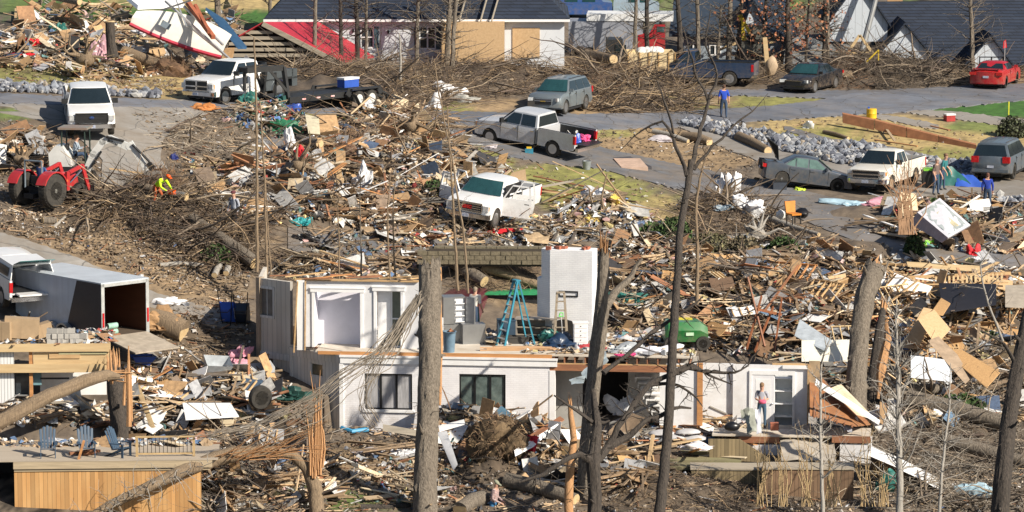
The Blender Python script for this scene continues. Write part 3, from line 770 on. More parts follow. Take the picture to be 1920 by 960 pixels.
 if not skip_doors:
  ds={'crew':[ax-.62,ax-1.62,cabrear+.12],'ext':[ax-.62,ax-1.72],'reg':[ax-.62,cabrear+.12]}[cab]
  seams(t,M_BLK,Wd,ds,.5,belt-.02)
  handles(t,hand or M_CHROME,Wd,{'crew':[ax-1.45,ax-2.45],'ext':[ax-1.55],'reg':[ax-1.45]}[cab],belt-.18)
 for x in(ax,axr):
  for s in(-1,1):add_wheel(t,x,s*(Wd/2-.15),r,.27,style=style,rim_mat=rim_mat)
 return t,dict(xf=xf,ax=ax,axr=axr,cabrear=cabrear,belt=belt,xr=xr,gy=gy,W=Wd)
def car(name,label,cat,u,v,heading,pm,L=4.7,Wd=1.85,H=1.46,wb=2.8,r=.33,kind='sedan',fo=.93,pitch=None,roll=None,wm=None,style='multi',glass=None,grille='black',hood=.92,belt=.95,trunk=1.08,open_trunk=False,rim_mat=M_RIM,plate=True,group=None):
 p,R=place_R(u,v,heading,pitch,roll)
 t=thing(name,label,cat,p,R=R,group=group)
 xf=L/2; ax=xf-fo; axr=ax-wb; xr=-L/2
 if kind=='sedan':
  top=[(xf,.55),(xf-.05,hood-.22),(xf-.25,hood-.10),(xf-.7,hood-.02),(ax-.35,belt+.03),(axr+.35,belt+.06),(axr-.1,trunk),(xr+.22,trunk-.02),(xr+.03,trunk-.10),(xr,.62)]
  base=(ax-.28,axr-.18); roof=(ax-1.02,axr+.58); panes=(0,.44,.80,1)
 elif kind=='coupe':
  top=[(xf,.55),(xf-.05,hood-.16),(xf-.2,hood-.05),(xf-.7,hood+.01),(ax-.45,belt+.02),(axr+.3,belt+.08),(axr-.1,trunk),(xr+.12,trunk),(xr,trunk-.10),(xr-.0,.6)]
  base=(ax-.5,axr-.2); roof=(ax-1.2,axr+.55); panes=(0,.6,.92)
 else:
  top=[(xf,.6),(xf-.04,hood-.18),(xf-.2,hood-.05),(xf-.6,hood+.03),(ax-.3,belt+.02),(axr,belt+.04),(xr+.06,belt+.03),(xr,belt-.06),(xr-.01,.65)]
  base=(ax-.25,xr+.1); roof=(ax-.95,xr+.38); panes=(0,.36,.70,1)
 body_shell(t,pm,Wd,top,xr,xf,[ax,axr],r,sill=.24 if kind!='suv' else .32,pull=.2)
 greenhouse(t,pm,Wd,base,roof,belt+.0,H,panes,glass=glass,wmat=wm,rear=not open_trunk,tumb=.22)
 gy=Wd*.24
 q=MB(); q.m=0; q.bx(xf-.12,xf+.012,-gy,gy,.42 if kind!='suv' else .55,hood-.24)
 q.m=1
 if kind=='suv':q.bx(xf-.02,xf+.028,-gy-.02,gy+.02,.72,.76)
 q.bx(xf-.03,xf+.024,-gy-.02,gy+.02,hood-.245,hood-.215)
 q.part('grille',[M_BLK,M_CHROME],t)
 q=MB(); q.bx(xf-.1,xf-.035+.04,-Wd*.33,Wd*.33,.24,.34); q.part('air_intake',M_BLK,t)
 for s in(-1,1):
  q=MB(); R2=Matrix.Rotation(s*-.5,3,'Z'); q.box((xf-.10,s*(Wd*.36),hood-.25),(.1,.38,.16),R2); q.part('headlamp',M_HEAD,t)
  q=MB(); q.box((xr+.09,s*(Wd*.40),(.86 if kind!='suv' else belt-.1)),(.16,.36,.16 if kind!='suv' else .3)); q.part('tail_lamp',M_TAIL,t)
  mirror(t,ax-.62,s*(Wd/2-.08),belt+.09,pm,s,.8)
 if plate:
  q=MB(); q.bx(xr-.022,xr-.005,-.16,.16,.62,.74); q.part('licence_plate',M_PLATE,t)
 q=MB(); q.bx(axr+r+.1,ax-r-.1,-Wd*.44,Wd*.44,.16,.3); q.bx(xr+.2,xf-.25,-.5,.5,.18,.42); q.part('underbody',M_DARK,t)
 if kind=='coupe':
  q=MB(); q.bx(xr+.02,xr+.2,-Wd*.40,Wd*.40,trunk+.06,trunk+.085)
  for s in(-1,1):q.bx(xr+.06,xr+.16,s*Wd*.36-.03,s*Wd*.36+.03,trunk-.03,trunk+.065)
  q.part('rear_spoiler',pm,t)
  seams(t,M_BLK,Wd,[ax-.55,ax-1.75],.35,belt-.03); handles(t,pm,Wd,[ax-1.6],belt-.12)
 else:
  seams(t,M_BLK,Wd,[ax-.5,ax-1.42,axr+.32],.35,belt-.03); handles(t,M_CHROME if kind=='suv' else pm,Wd,[ax-1.28,axr+.5],belt-.12)
 if kind=='suv':
  q=MB()
  for s in(-1,1):q.beam((ax-1.2,s*(Wd/2-.33),H+.03),(xr+.6,s*(Wd/2-.33),H+.03),.03,.03); q.beam((ax-1.2,s*(Wd/2-.33),H+.03),(ax-1.25,s*(Wd/2-.33),H-.04),.03,.03); q.beam((xr+.6,s*(Wd/2-.33),H+.03),(xr+.65,s*(Wd/2-.33),H-.04),.03,.03)
  q.part('roof_rail',M_CHROME,t)
  q=MB(); q.bx(xr-.06,xr+.12,-Wd*.46,Wd*.46,.42,.56); q.part('rear_bumper',M_BLK if kind=='x' else pm,t)
 for x in(ax,axr):
  for s in(-1,1):add_wheel(t,x,s*(Wd/2-.12),r,.22,style=style,rim_mat=rim_mat,rimr=r*.66)
 return t,dict(xf=xf,ax=ax,axr=axr,xr=xr,belt=belt,W=Wd)
WHITE=paint('white',(.76,.77,.78),rough=.3,dirt=.06)
SILV=paint('silver',(.60,.62,.66),metal=.2,rough=.33,dirt=.08)
t,d=pickup('pickup_truck','white pickup truck with black grille facing the camera on the pale drive at upper left',166,236,-81,WHITE,L=6.0,Wd=2.12,Hh=1.95,grille='none',grille_col=M_BLK,hood=1.22,chrome_bumper=True,pitch=-5,roll=0)
q=MB(); q.lathe([(.001,0),(.11,0),(.11,.02),(.001,.025)],axis='x',n=20);
em=q.part('emblem',mat('blue_oval',(.04,.10,.32),.3),t); em.location=(d['xf']+.03,0,.96); em.scale=(1,1,.5)
put_text(t,'Ford',.085,M_CHROME,(d['xf']+.062,0,.96),(0,1,0),(0,0,1),'emblem_lettering')
q=MB()
for k in range(2):q.bx(d['xf']-.01,d['xf']+.02,-.62,.62,.86+.16*k,.885+.16*k)
q.part('grille_bar',M_BLK,t)
RAM=(438,190)
t,d=pickup('pickup_truck','white heavy pickup with chrome cross grille and black service bed, hitched to the flatbed trailer',446,188,-126,WHITE,L=6.1,Wd=2.03,wb=3.8,r=.42,Hh=2.0,grille='cross',hood=1.27,bed=False,pitch=0,roll=0,mirror_m=M_BLK)
q=MB(); cr=d['cabrear']; q.bx(d['xr']-.1,cr-.1,-1.15,1.15,.92,1.0)
q.bx(cr-.25,cr-.12,-1.1,1.1,1.0,1.85); q.part('flat_deck',M_BLK,t)
q=MB()
for s in(-1,1):
 q.bx(cr-.95,cr-.1,s*.93-.22,s*.93+.22,.45,1.38); q.bx(d['xr']-.1,cr-1.75-.35,s*.93-.22,s*.93+.22,.55,1.38); q.bx(cr-2.2,cr-.95,s*.93-.22,s*.93+.22,1.02,1.38)
q.part('tool_box',mat('dark_grey_steel',(.10,.115,.125),.4,metal=.4),t)
q=MB()
for s in(-1,1):
 a0=[(d['axr']+.56*cos(pi*k/10),.42+.56*sin(pi*k/10))for k in range(11)]
 a1=[(d['axr']+.5*cos(pi*k/10),.42+.5*sin(pi*k/10))for k in range(11)]
 q.prism(a0+a1[::-1],s*.72,s*1.17,'y')
q.part('fender',M_CHROME,t)
for s in(-1,1):add_wheel(t,d['axr'],s*1.08,.42,.25,style='steel')
p,R=place_R(598,202,-131,0,0)
t=thing('flatbed_trailer','black gooseneck flatbed trailer with two axles and fold-down ramps behind the white heavy pickup','trailer',p,R=R)
q=MB()
q.bx(-3.4,3.1,-1.0,1.0,.66,.74); q.bx(-3.4,3.1,-1.05,-.98,.52,.80); q.bx(-3.4,3.1,.98,1.05,.52,.80)
for k in range(9):q.bx(-3.2+k*.75,-3.1+k*.75,-.98,.98,.54,.66)
q.part('deck',M_BLK,t)
q=MB()
for s in(-1,1):
 q.beam((3.05,s*.9,.6),(3.05,s*.6,2.25),.16,.2,(0,1,0)); q.beam((3.05,s*.6,2.2),(5.2,s*.25,2.2),.14,.26)
 q.beam((3.1,s*.85,1.1),(3.9,s*.5,2.15),.1,.12)
q.cyl((5.1,0,2.2),(5.1,0,1.2),.09); q.beam((5.1,-.3,2.2),(5.1,.3,2.2),.14,.2)
q.cyl((3.5,.5,2.0),(3.5,.5,.7),.06); q.part('gooseneck',M_BLK,t)
q=MB()
for k in range(6):q=MB(); q.bx(-3+k*1.0,-2.75+k*1.0,1.052,1.06,.62,.69); q.part('reflector',mat('red_white_tape',(.6,.1,.1),.5,col2=(.7,.7,.7),scale=14),t)
for s in(-1,1):
 for x in(-1.5,-2.4):add_wheel(t,x,s*1.2,.39,.24,style='steel',rim_mat=mat('white_rim',(.62,.63,.62),.4))
 q=MB(); q.bx(-2.95,-.95,s*1.2-.16,s*1.2+.16,.86,.92); q.beam((-.95,s*1.2,.9),(-.75,s*1.2,.6),.3,.04,(0,1,0)); q.beam((-2.95,s*1.2,.9),(-3.15,s*1.2,.6),.3,.04,(0,1,0)); q.part('mudguard',M_BLK,t)
q=MB()
for s in(-.6,.6):
 q.beam((-3.4,s-.3,.66),(-5.1,s-.3,.06),.07,.1); q.beam((-3.4,s+.3,.66),(-5.1,s+.3,.06),.07,.1)
 for k in range(6):q.beam((-3.5-k*.3,s-.3,.63-k*.11),(-3.5-k*.3,s+.3,.63-k*.11),.05,.05)
 q.beam((-4.2,s,.38),(-4.2,s,.02),.06,.06); q.beam((-3.4,s-.3,1.05),(-5.0,s-.3,.1),.04,.04)
q.part('ramp',M_BLK,t)
BOX_ON_TRAILER=p+R@Vector((-2.0,-.2,.75))
t,d=car('suv','grey silver compact suv parked beside the road in front of the brush pile','suv',1050,208,-112,paint('grey_silver',(.20,.24,.27),metal=.4),L=4.77,Wd=1.84,H=1.68,wb=2.86,r=.36,kind='suv',hood=1.06,belt=1.08,wm=M_GLASS_T,pitch=0,roll=0)
q=MB(); q.bx(d['xf']+.01,d['xf']+.035,-.14,.14,.70,.75); q.part('emblem',mat('gold_emblem',(.6,.42,.1),.3,metal=.6),t)
t,d=pickup('pickup_truck','silver crew cab pickup seen from behind with bags and coolers in its open bed',1001,278,147,SILV,L=5.85,Wd=2.03,wb=3.65,Hh=1.88,pitch=6,roll=-3,style='spoke',tg=False,r=.39)
q=MB(); q.bx(d['xr']-.5,d['xr']-.03,-.75,.75,.73,.79); q.part('tailgate',M_BLK,t)
SILVER_BED=(t,d)
t,d=pickup('pickup_truck','white crew cab pickup with all its doors standing open amid the wreckage',922,408,-113,WHITE,L=5.95,Wd=2.10,wb=3.7,Hh=1.88,grille='gmc',pitch=-1,roll=-7,wm=M_GLASS_T,side=(0,0),hood=1.2,style='multi',r=.42)
put_text(t,'GMC',.20,mat('red_badge',(.5,.02,.02),.3),(d['xf']+.055,0,.93),(0,1,0),(0,0,1),'lettering',bold=.012)
def door(parent,hx,s,ang,w=1.05,belt=1.28,hgt=.62,m=WHITE):
 """a door hinged at x=hx on side s, swung open by ang"""
 D=Vector((-cos(ang),s*sin(ang),0)); O=Vector((hx,s*1.0,0))
 n=Vector((-D.y,D.x,0))*.06
 q=MB()
 A=lambda a,z:O+D*a+Vector((0,0,z))
 q.poly3([A(0,.48),A(w*.95,.48),A(w,.8),A(w,belt),A(0,belt)],n)
 q.poly3([A(0,belt),A(.06,belt+.03),A(.42,belt+hgt),A(.42,belt+hgt-.06),A(.12,belt)],n)
 q.poly3([A(.42,belt+hgt),A(w-.08,belt+hgt),A(w-.08,belt+hgt-.06),A(.40,belt+hgt-.06)],n)
 q.poly3([A(w-.1,belt+hgt),A(w,belt),A(w-.08,belt),A(w-.18,belt+hgt)],n)
 o=q.part('door',m,parent)
 q=MB(); q.poly3([A(w-.3,belt-.2),A(w-.08,belt-.2),A(w-.08,belt-.16),A(w-.3,belt-.16)],n*1.5); q.part('handle',M_CHROME,o)
 return o
for s in(1,-1):
 door(t,d['ax']-.55,s,radians(76 if s>0 else 66),1.3); door(t,d['ax']-1.75,s,radians(70),1.0)
for s in(-1,1):
 q=MB(); q.bx(d['cabrear']+.15,d['ax']-.85,s*.985-.004,s*.985+.012,1.33,1.75); q.bx(d['cabrear']+.15,d['ax']-.65,s*1.0-.004,s*1.0+.016,.55,1.27); q.part('cabin_interior',M_DARK,t)
t,d=car('sedan','black sedan parked on the road in front of the grey gabled house','car',1521,168,-118,paint('black',(.012,.014,.02),rough=.2),L=4.87,Wd=1.85,H=1.47,wb=2.85,pitch=0,roll=0,wm=M_GLASS_T,glass=M_GLASS)
t,d=car('sports_coupe','red sports coupe with rear spoiler seen from behind at the upper right','car',1866,160,70,paint('red',(.42,.012,.018),rough=.25),L=4.77,Wd=1.88,H=1.38,wb=2.72,kind='coupe',hood=.95,belt=.95,trunk=1.06,pitch=0,roll=0,style='multi')
t,d=car('sedan','grey sedan with its boot lid raised parked on the drive beside the white pickup','car',1510,350,4,paint('gunmetal',(.07,.085,.11),metal=.3),L=4.63,Wd=1.8,H=1.45,wb=2.7,pitch=-8,roll=0,glass=mat('pale_green_glass',(.10,.17,.15),.08,var=.3,spec=.9,coat=.5),open_trunk=True)
q=MB(); q.bx(d['xr']-.012,d['xr']+.25,-.55,.55,.62,1.06); q.part('boot_opening',M_DARK,t)
q=MB(); q.poly3([(d['xr']+.75,-.62,1.15),(d['xr']+.75,.62,1.15),(d['xr']+.62,.62,1.8),(d['xr']+.1,.58,2.1),(d['xr']+.1,-.58,2.1),(d['xr']+.62,-.62,1.8)],(.02,0,.04))
q.part('boot_lid',[M_BLK],t)
t,d=pickup('pickup_truck','older white pickup with black grille and bare steel wheels parked nose to the grey sedan',1662,350,-116,paint('old_white',(.72,.70,.64),rough=.45,dirt=.1),L=5.6,Wd=1.95,wb=3.3,r=.39,Hh=1.82,grille='bar',cab='ext',hood=1.15,pitch=0,roll=0,style='steel',rim_mat=mat('rusty_steel',(.35,.30,.22),.6,col2=(.2,.1,.05),scale=8))
t,d=car('suv','dirty dark blue suv with smashed rear window seen from behind at the right edge','suv',1878,328,70,paint('dusty_blue',(.10,.13,.165),metal=.2,rough=.5,dirt=.3),L=5.0,Wd=1.93,H=1.80,wb=2.95,r=.38,kind='suv',hood=1.1,belt=1.12,pitch=0,roll=0,rim_mat=M_BLK)
t,d=pickup('pickup_truck','dark blue pickup parked behind the brush next to the plywood sided dump truck',1318,157,168,paint('navy',(.018,.04,.09),rough=.3),L=5.9,Wd=2.0,Hh=1.9,cab='reg',pitch=0,roll=0)
t,d=pickup('pickup_truck','white pickup with its cargo cap hatch open, hitched to the grey box trailer',18,556,116,WHITE,L=5.7,Wd=1.95,Hh=1.85,pitch=4,roll=0,tg=False)
q=MB(); cr,xr,b=d['cabrear'],d['xr'],d['belt']
q.m=0
for s in(-1,1):q.poly3([(cr-.05,s*.93,b+.03),(xr+.02,s*.93,b+.03),(xr+.2,s*.8,1.82),(cr-.05,s*.8,1.84)],(0,-s*.03,.0))
q.poly3([(cr-.05,-.8,1.84),(cr-.05,.8,1.84),(xr+.2,.8,1.82),(xr+.2,-.8,1.82)],(0,0,.04)); q.part('cargo_cap',WHITE,t)
q=MB(); q.poly3([(xr+.2,-.75,1.86),(xr+.2,.75,1.86),(xr-.5,.72,2.12),(xr-.5,-.72,2.12)],(0,0,.03)); q.part('cap_hatch',mat('teal_glass',(.03,.14,.14),.1,spec=1),t)
for s in(-1,1):
 q=MB(); q.poly3([(cr-.3,s*.945,b+.14),(xr+.35,s*.945,b+.14),(xr+.42,s*.85,1.72),(cr-.3,s*.85,1.72)],(0,s*.01,0)); q.part('side_window',M_GLASS,t)
q=MB(); q.bx(xr-.5,xr-.02,-.72,.72,.72,.79); q.part('tailgate',WHITE,t)
p,R=place_R(0,0,0); p=g3(154,634)
R=Matrix.Rotation(radians(133),3,'Z')
t=thing('box_trailer','grey and black enclosed cargo trailer with its rear door down and dark plywood interior','trailer',p,R=R)
L_,W_,H0,H1=5.6,2.3,.5,2.55
GREYT=mat('trailer_grey',(.52,.57,.66),.4,metal=.1,var=.12,scale=1.2,stretch=(3,3,.3)); grime(GREYT,.5,1.8,(.25,.22,.19),.5,2); BLKT=mat('trailer_black',(.02,.022,.035),.35,var=.2)
for s in(-1,1):
 y0,y1=sorted((s*W_/2,s*(W_/2-.06)))
 q=MB(); q.prism([(L_/2,H0),(L_/2,H1),(-L_/2+1.55,H1),(-L_/2+2.3,H0)],y0,y1,'y'); q.part('side_wall',GREYT,t)
 q=MB(); q.prism([(-L_/2,H0),(-L_/2+2.3,H0),(-L_/2+1.55,H1),(-L_/2,H1)],y0,y1,'y'); q.part('side_wall',BLKT,t)
 q=MB()
 for x in(-.55,.3):
  o=[(x+.46*cos(pi*k/10),.36+.46*sin(pi*k/10))for k in range(11)]; i_=[(x+.39*cos(pi*k/10),.36+.39*sin(pi*k/10))for k in range(11)]
  q.prism(o+i_[::-1],s*(W_/2+.004),s*(W_/2+.24),'y')
 q.part('mudguard',mat('bare_steel',(.4,.42,.44),.4,metal=.7),t)
 for x in(-.55,.3):add_wheel(t,x,s*(W_/2+.11),.35,.2,style='steel')
 q=MB(); q.box((-L_/2-.03,s*(W_/2-.07),1.15),(.05,.08,.55)); q.part('tail_lamp',M_TAIL,t)
q=MB(); q.bx(-L_/2-.02,L_/2+.02,-W_/2-.01,W_/2+.01,H1,H1+.05); q.part('roof',mat('trailer_roof',(.50,.55,.61),.45,metal=.1,var=.15,scale=.8),t)
q=MB(); q.bx(L_/2-.05,L_/2,-W_/2+.06,W_/2-.06,H0,H1); q.part('front_wall',GREYT,t)
q=MB(); q.bx(-L_/2,L_/2,-W_/2+.06,W_/2-.06,H0-.08,H0); q.bx(L_/2-.06,L_/2+1.1,-.06,.06,.38,.5); q.part('floor',mat('worn_plywood',(.09,.065,.045),.8),t)
q=MB()
for s in(-1,1):q.bx(-L_/2+.02,L_/2-.06,s*(W_/2-.075)-.008,s*(W_/2-.075)+.008,H0+.01,H1-.02)
q.part('lining',mat('red_plywood',(.10,.035,.016),.6,stretch=(.3,1,1)),t)
q=MB()
for s in(-1,1):q.bx(-L_/2-.03,-L_/2,s*(W_/2-.07)-.075,s*(W_/2-.07)+.075,H0-.1,H1)
q.bx(-L_/2-.03,-L_/2,-W_/2,W_/2,H1-.12,H1); q.part('door_frame',mat('silver_frame',(.6,.62,.62),.4,metal=.5),t)
q=MB(); q.poly3([(-L_/2,-W_/2+.1,H0-.06),(-L_/2,W_/2-.1,H0-.06),(-L_/2-2.0,W_/2-.1,.06),(-L_/2-2.0,-W_/2+.1,.06)],(0,0,.05)); q.part('ramp_door',mat('ramp_board',(.36,.31,.25),.8,var=.3),t)
q=MB()
for k in range(2):
 for j in range(1):q.cyl((-L_/2+.15,.75,.62+k*.24),(-L_/2+.15,.3,.62+k*.24),.11,n=14)
TUBES_IN_TRAILER=(q,p,R)
o=MB(); o.v=[tuple(p+R@Vector(a))for a in q.v]; o.f=q.f; o.mi=q.mi
o.solo('rolled_mat',mat('pale_green_foam',(.30,.50,.42),.7),'two pale green rolled mats stacked in the mouth of the box trailer','rolled mat')
def truck_group():
 f=Frame(1070,104,-3)
 t=f.thing('semi_truck','red cab lorry with a long grey white-topped box trailer behind the trees','lorry')
 q=MB(); f.pb(q,1066,40,1205,98,0,2.5); q.part('trailer_box',mat('grey_trailer',(.27,.29,.34),.6,var=.15,scale=.6),t)
 q=MB(); a=f.pq(1100,26); b=f.pq(1262,40); q.bx(a[0],b[0],-.05,2.5,b[1],a[1]); q.part('trailer_roof',mat('white_canvas',(.7,.72,.74),.6),t)
 q=MB(); a=f.pq(1196,98); b=f.pq(1247,46)
 x0,z0,x1,z1=a[0],a[1],b[0],b[1]
 q.prism([(x0,z0),(x1,z0),(x1,z1),(x0+.95,z1),(x0+.7,z0+1.15),(x0,z0+1.0)],-.1,2.3,'y'); c=q.part('cab',paint('lorry_red',(.38,.02,.03)),t)
 q=MB(); f.pb(q,1232,50,1246,60,-.13,.02); q.part('side_window',M_GLASS_T,t)
 for u in(1085,1105,1210,1240):
  a=f.pq(u,104); add_wheel(t,a[0],.1,.5,.3,style='steel',z=a[1])
 f=Frame(1180,147,2)
 t=f.thing('dump_truck','truck bed with raw plywood sides and white bags heaped on top','truck')
 q=MB(); f.pb(q,1176,99,1266,128,0,.04); f.pb(q,1176,99,1266,128,2.2,.04,0); a=f.pq(1176,128); b=f.pq(1266,99); q.bx(a[0],a[0]+.04,.05,2.19,a[1],b[1]); q.bx(b[0]-.04,b[0],.05,2.19,a[1],b[1]); q.bx(a[0],b[0],.05,2.19,a[1],a[1]+.5)
 q.part('plywood_side',mat('raw_plywood',(.62,.50,.30),.7,var=.12,stretch=(.3,1,2)),t)
 q=MB()
 for u in(1177,1198,1216,1234,1253,1265):f.pb(q,u,98,u+2,134,-.06,.055)
 q.part('stake',mat('stake_wood',(.42,.26,.1),.8),t)
 q=MB(); f.pb(q,1172,129,1268,138,.1,2.0); a=f.pq(1140,130); b=f.pq(1175,95); q.bx(a[0],b[0]-.2,.2,2.1,a[1]-.2,b[1]+.6); q.part('chassis',M_BLK,t)
 q=MB(); f.pb(q,1154,84,1174,98,.15,.03); q.part('cab_window',M_GLASS,t)
 for u in(1195,1212,1255):a=f.pq(u,146); add_wheel(t,a[0],.2,.48,.3,style='steel',z=a[1])
 q=MB()
 for k in range(4):q.blob(f.P(*(lambda a:(a[0],.8,a[1]))(f.pq(1205+k*10,98))),(.35,.4,.25),.12)
 q.solo('rubble_sack',mat('white_sack',(.72,.72,.7),.7),'white sacks heaped on the plywood sided truck','sack')
truck_group()
# ================================================================ BUILDINGS
class Frame2(Frame):
 def __init__(s,A,B):
  s.o=Vector(A); d=Vector(B)-Vector(A); s.a=atan2(d.y,d.x)
  s.du=Vector((cos(s.a),sin(s.a),0)); s.dv=Vector((-sin(s.a),cos(s.a),0)); s.len=sqrt(d.x**2+d.y**2)
def wall_open(mb,U0,U1,Z0,Z1,ops,off,th):
 ops=sorted(ops); x=U0
 for(a,b,c,d)in ops:
  if a>x+.001:mb.bx(x,a,off,off+th,Z0,Z1)
  if c>Z0+.001:mb.bx(a,b,off,off+th,Z0,c)
  if d<Z1-.001:mb.bx(a,b,off,off+th,d,Z1)
  x=b
 if x<U1-.001:mb.bx(x,U1,off,off+th,Z0,Z1)
def prect(fr,u0,v0,u1,v1,off=0):
 a=fr.pq(u0,v0,off); b=fr.pq(u1,v1,off); return(min(a[0],b[0]),max(a[0],b[0]),min(a[1],b[1]),max(a[1],b[1]))
def window(parent,r,off,th,mframe,mglass,mull=1,bar=.06,sill=None,name='window',deep=.10,trans=0):
 U0,U1,Z0,Z1=r
 q=MB(); b=bar; y0,y1=off+th*.15,off+th*.15+.08
 q.bx(U0,U0+b,y0,y1,Z0,Z1); q.bx(U1-b,U1,y0,y1,Z0,Z1); q.bx(U0+b,U1-b,y0,y1,Z0,Z0+b); q.bx(U0+b,U1-b,y0,y1,Z1-b,Z1)
 for k in range(1,mull+1):
  x=U0+(U1-U0)*k/(mull+1); q.bx(x-b*.7,x+b*.7,y0,y1-.01,Z0+b,Z1-b)
 if trans:q.bx(U0+b,U1-b,y0+.01,y1-.02,(Z0+Z1)/2-.025,(Z0+Z1)/2+.025)
 w=q.part(name,mframe,parent)
 q=MB(); q.bx(U0+b*.5,U1-b*.5,y1-.03,y1-.015,Z0+b*.5,Z1-b*.5); q.part('pane',mglass,w)
 if sill:q=MB(); q.bx(U0-.08,U1+.08,off-.07,off+.05,Z0-.10,Z0-.002); q.part('sill',sill,w)
 return w
M_WBRICK=bricked('white_painted_brick',(.80,.80,.83),(.765,.765,.80),(.73,.73,.765),var=.02,bump=.3)
M_WPAINT=mat('white_trim_paint',(.80,.81,.83),.5,var=.08,scale=1.5)
M_WWALL=mat('white_plaster',(.76,.77,.80),.7,var=.10,scale=.9)
M_SIDE=paneled('weathered_batten_siding',(.60,.57,.52),.022,.25,'X',.8,.5,.10,2.0,col2=(.50,.45,.38))
M_SIDE2=paneled('pale_batten_siding',(.66,.66,.66),.025,.2,'X',.8,.55,.10,2.0,col2=(.52,.49,.45))
M_LUM=mat('pine_lumber',(.58,.40,.21),.75,var=.3,scale=2.5,stretch=(.4,3,3),col2=(.40,.25,.12))
M_LUMR=mat('red_brown_lumber',(.36,.16,.08),.8,var=.3,scale=2.5,stretch=(.4,3,3),col2=(.20,.09,.05))
M_LUMO=mat('orange_lumber',(.55,.27,.10),.75,var=.3,scale=2.5,stretch=(.4,3,3),col2=(.36,.17,.07))
M_WOODG=mat('grey_weathered_wood',(.33,.29,.23),.85,var=.3,scale=2.5,stretch=(.4,3,3))
M_SUB=mat('subfloor',(.62,.58,.52),.85,var=.2,scale=1.2,col2=(.45,.38,.3),detail=8)
M_BFRAME=mat('black_window_frame',(.012,.013,.015),.4)
M_WGL=mat('window_glass_grey',(.16,.21,.20),.12,var=.5,scale=2.5,spec=.8,col2=(.05,.07,.07))
M_WGL2=mat('window_glass_curtain',(.42,.42,.44),.2,var=.35,scale=4,spec=.8,stretch=(6,1,.4))
M_DGL=mat('window_glass_dark',(.03,.04,.05),.12,var=.3,spec=.8)
H=HOUSE
grime(M_WBRICK,-.2,1.6,(.30,.22,.15),.55,1.6); grime(M_WWALL,0,3.5,(.42,.36,.30),.5,1.2); grime(M_DSK_ if 0 else M_WPAINT,-1,4,(.45,.38,.30),.35,2.2)
ruin=H.thing('ruined_house','white brick two level house torn open by the storm with roof gone and chimney standing','house')
cz=prect(H,640,668,1030,803)
UF1=cz[1]; ZC=cz[3]
r1=prect(H,684,700,773,769); r2=prect(H,861,701,948,769)
q=MB(); wall_open(q,0,UF1,-.5,ZC,[r1,r2],0,.25); q.part('brick_wall',M_WBRICK,ruin)
window(ruin,r1,0,.25,M_BFRAME,M_WGL2,2,sill=M_WPAINT); window(ruin,r2,0,.25,M_BFRAME,M_WGL,2,sill=None)
q=MB(); q.bx(-.02,UF1+.3,-.07,-.001,ZC-.26,ZC-.02); q.bx(-.05,UF1+.32,-.11,-.002,ZC-.02,ZC+.06); q.part('cornice',M_WPAINT,ruin)
q=MB(); q.bx(-.06,.10,-.05,-.001,-.3,ZC-.26); q.part('corner_board',M_WPAINT,ruin)
q=MB(); q.bx(.0,UF1,.26,3.6,-.3,-.2); q.bx(.0,UF1-.0,3.6,3.7,-.2,ZC-.1); q.part('inner_wall',M_WWALL,ruin)
UR=H.pq(1302,690)[0]
q=MB(); q.bx(-1.0,UR,.02,5.6,ZC+.14,ZC+.20); q.part('subfloor',M_SUB,ruin)
q=MB(); q.bx(3.4,UF1+.1,-.03,.02,ZC+.061,ZC+.2); q.part('rim_board',M_LUMO,ruin); q=MB(); q.bx(-.9,3.4,.0,.02,ZC+.061,ZC+.19); q.part('rim_board',M_LUMO,ruin)
UJ=UF1+.1
for k in range(15):
 x=UJ+.05+k*.40
 if x>UR:break
 q=MB(); q.bx(x,x+.045,.06,5.4,ZC-.16,ZC+.139); q.part('joist',M_LUMR,ruin)
q=MB(); q.bx(UJ,UR,.05,.09,ZC+.15,ZC+.199); q.bx(UJ,UR,.03,.06,ZC-.18,ZC-.12); q.part('joist_edge',M_LUM,ruin)
hb=prect(H,1028,684,1262,699); q=MB(); q.bx(UF1+.02,hb[1],.02,.22,hb[2],hb[3]+.03); q.bx(UF1+.02,hb[1],.24,.30,hb[2],hb[3]); q.part('header_beam',M_LUMR,ruin)
a=prect(H,1030,690,1040,803); q=MB(); q.bx(UF1,UF1+.22,-.02,.3,-.3,hb[2]); q.part('white_post',M_WPAINT,ruin)
q=MB(); q.bx(UF1-.5,UR+4.6,.25,6.0,-.22,-.12); q.part('floor_slab',mat('slab',(.42,.39,.36),.9),ruin)
q=MB(); g=prect(H,1032,702,1092,778,1.2); q.bx(UF1,g[1],1.2,1.3,-.12,ZC-.2); q.part('grey_panel',mat('grey_board',(.36,.35,.33),.7,var=.15),ruin)
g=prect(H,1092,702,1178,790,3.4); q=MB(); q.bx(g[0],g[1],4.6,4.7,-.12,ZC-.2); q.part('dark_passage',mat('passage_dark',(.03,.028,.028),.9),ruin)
g=prect(H,1178,702,1250,790,2.6); q=MB(); q.bx(g[0],UR,2.6,2.7,-.12,ZC-.2); q.bx(g[0],g[0]+.1,2.7,4.6,-.12,ZC-.2); q.part('stair_wall',mat('beige_wall',(.50,.48,.45),.7,var=.12),ruin)
q=MB()
for k in range(8):
 a=H.pq(1198+k*5.2,706+k*10.5,2.2); q.bx(a[0]-.15,a[0]+.50,2.05,2.58,a[1]-.05,a[1]); q.bx(a[0]-.15,a[0]-.12,2.06,2.58,a[1]-.22,a[1]-.05)
q.part('staircase',M_WPAINT,ruin)
c=prect(H,1237,700,1249,803); q=MB(); q.bx(c[0],c[1],.0,.2,-.12,hb[2]); q.part('white_post',M_WPAINT,ruin)
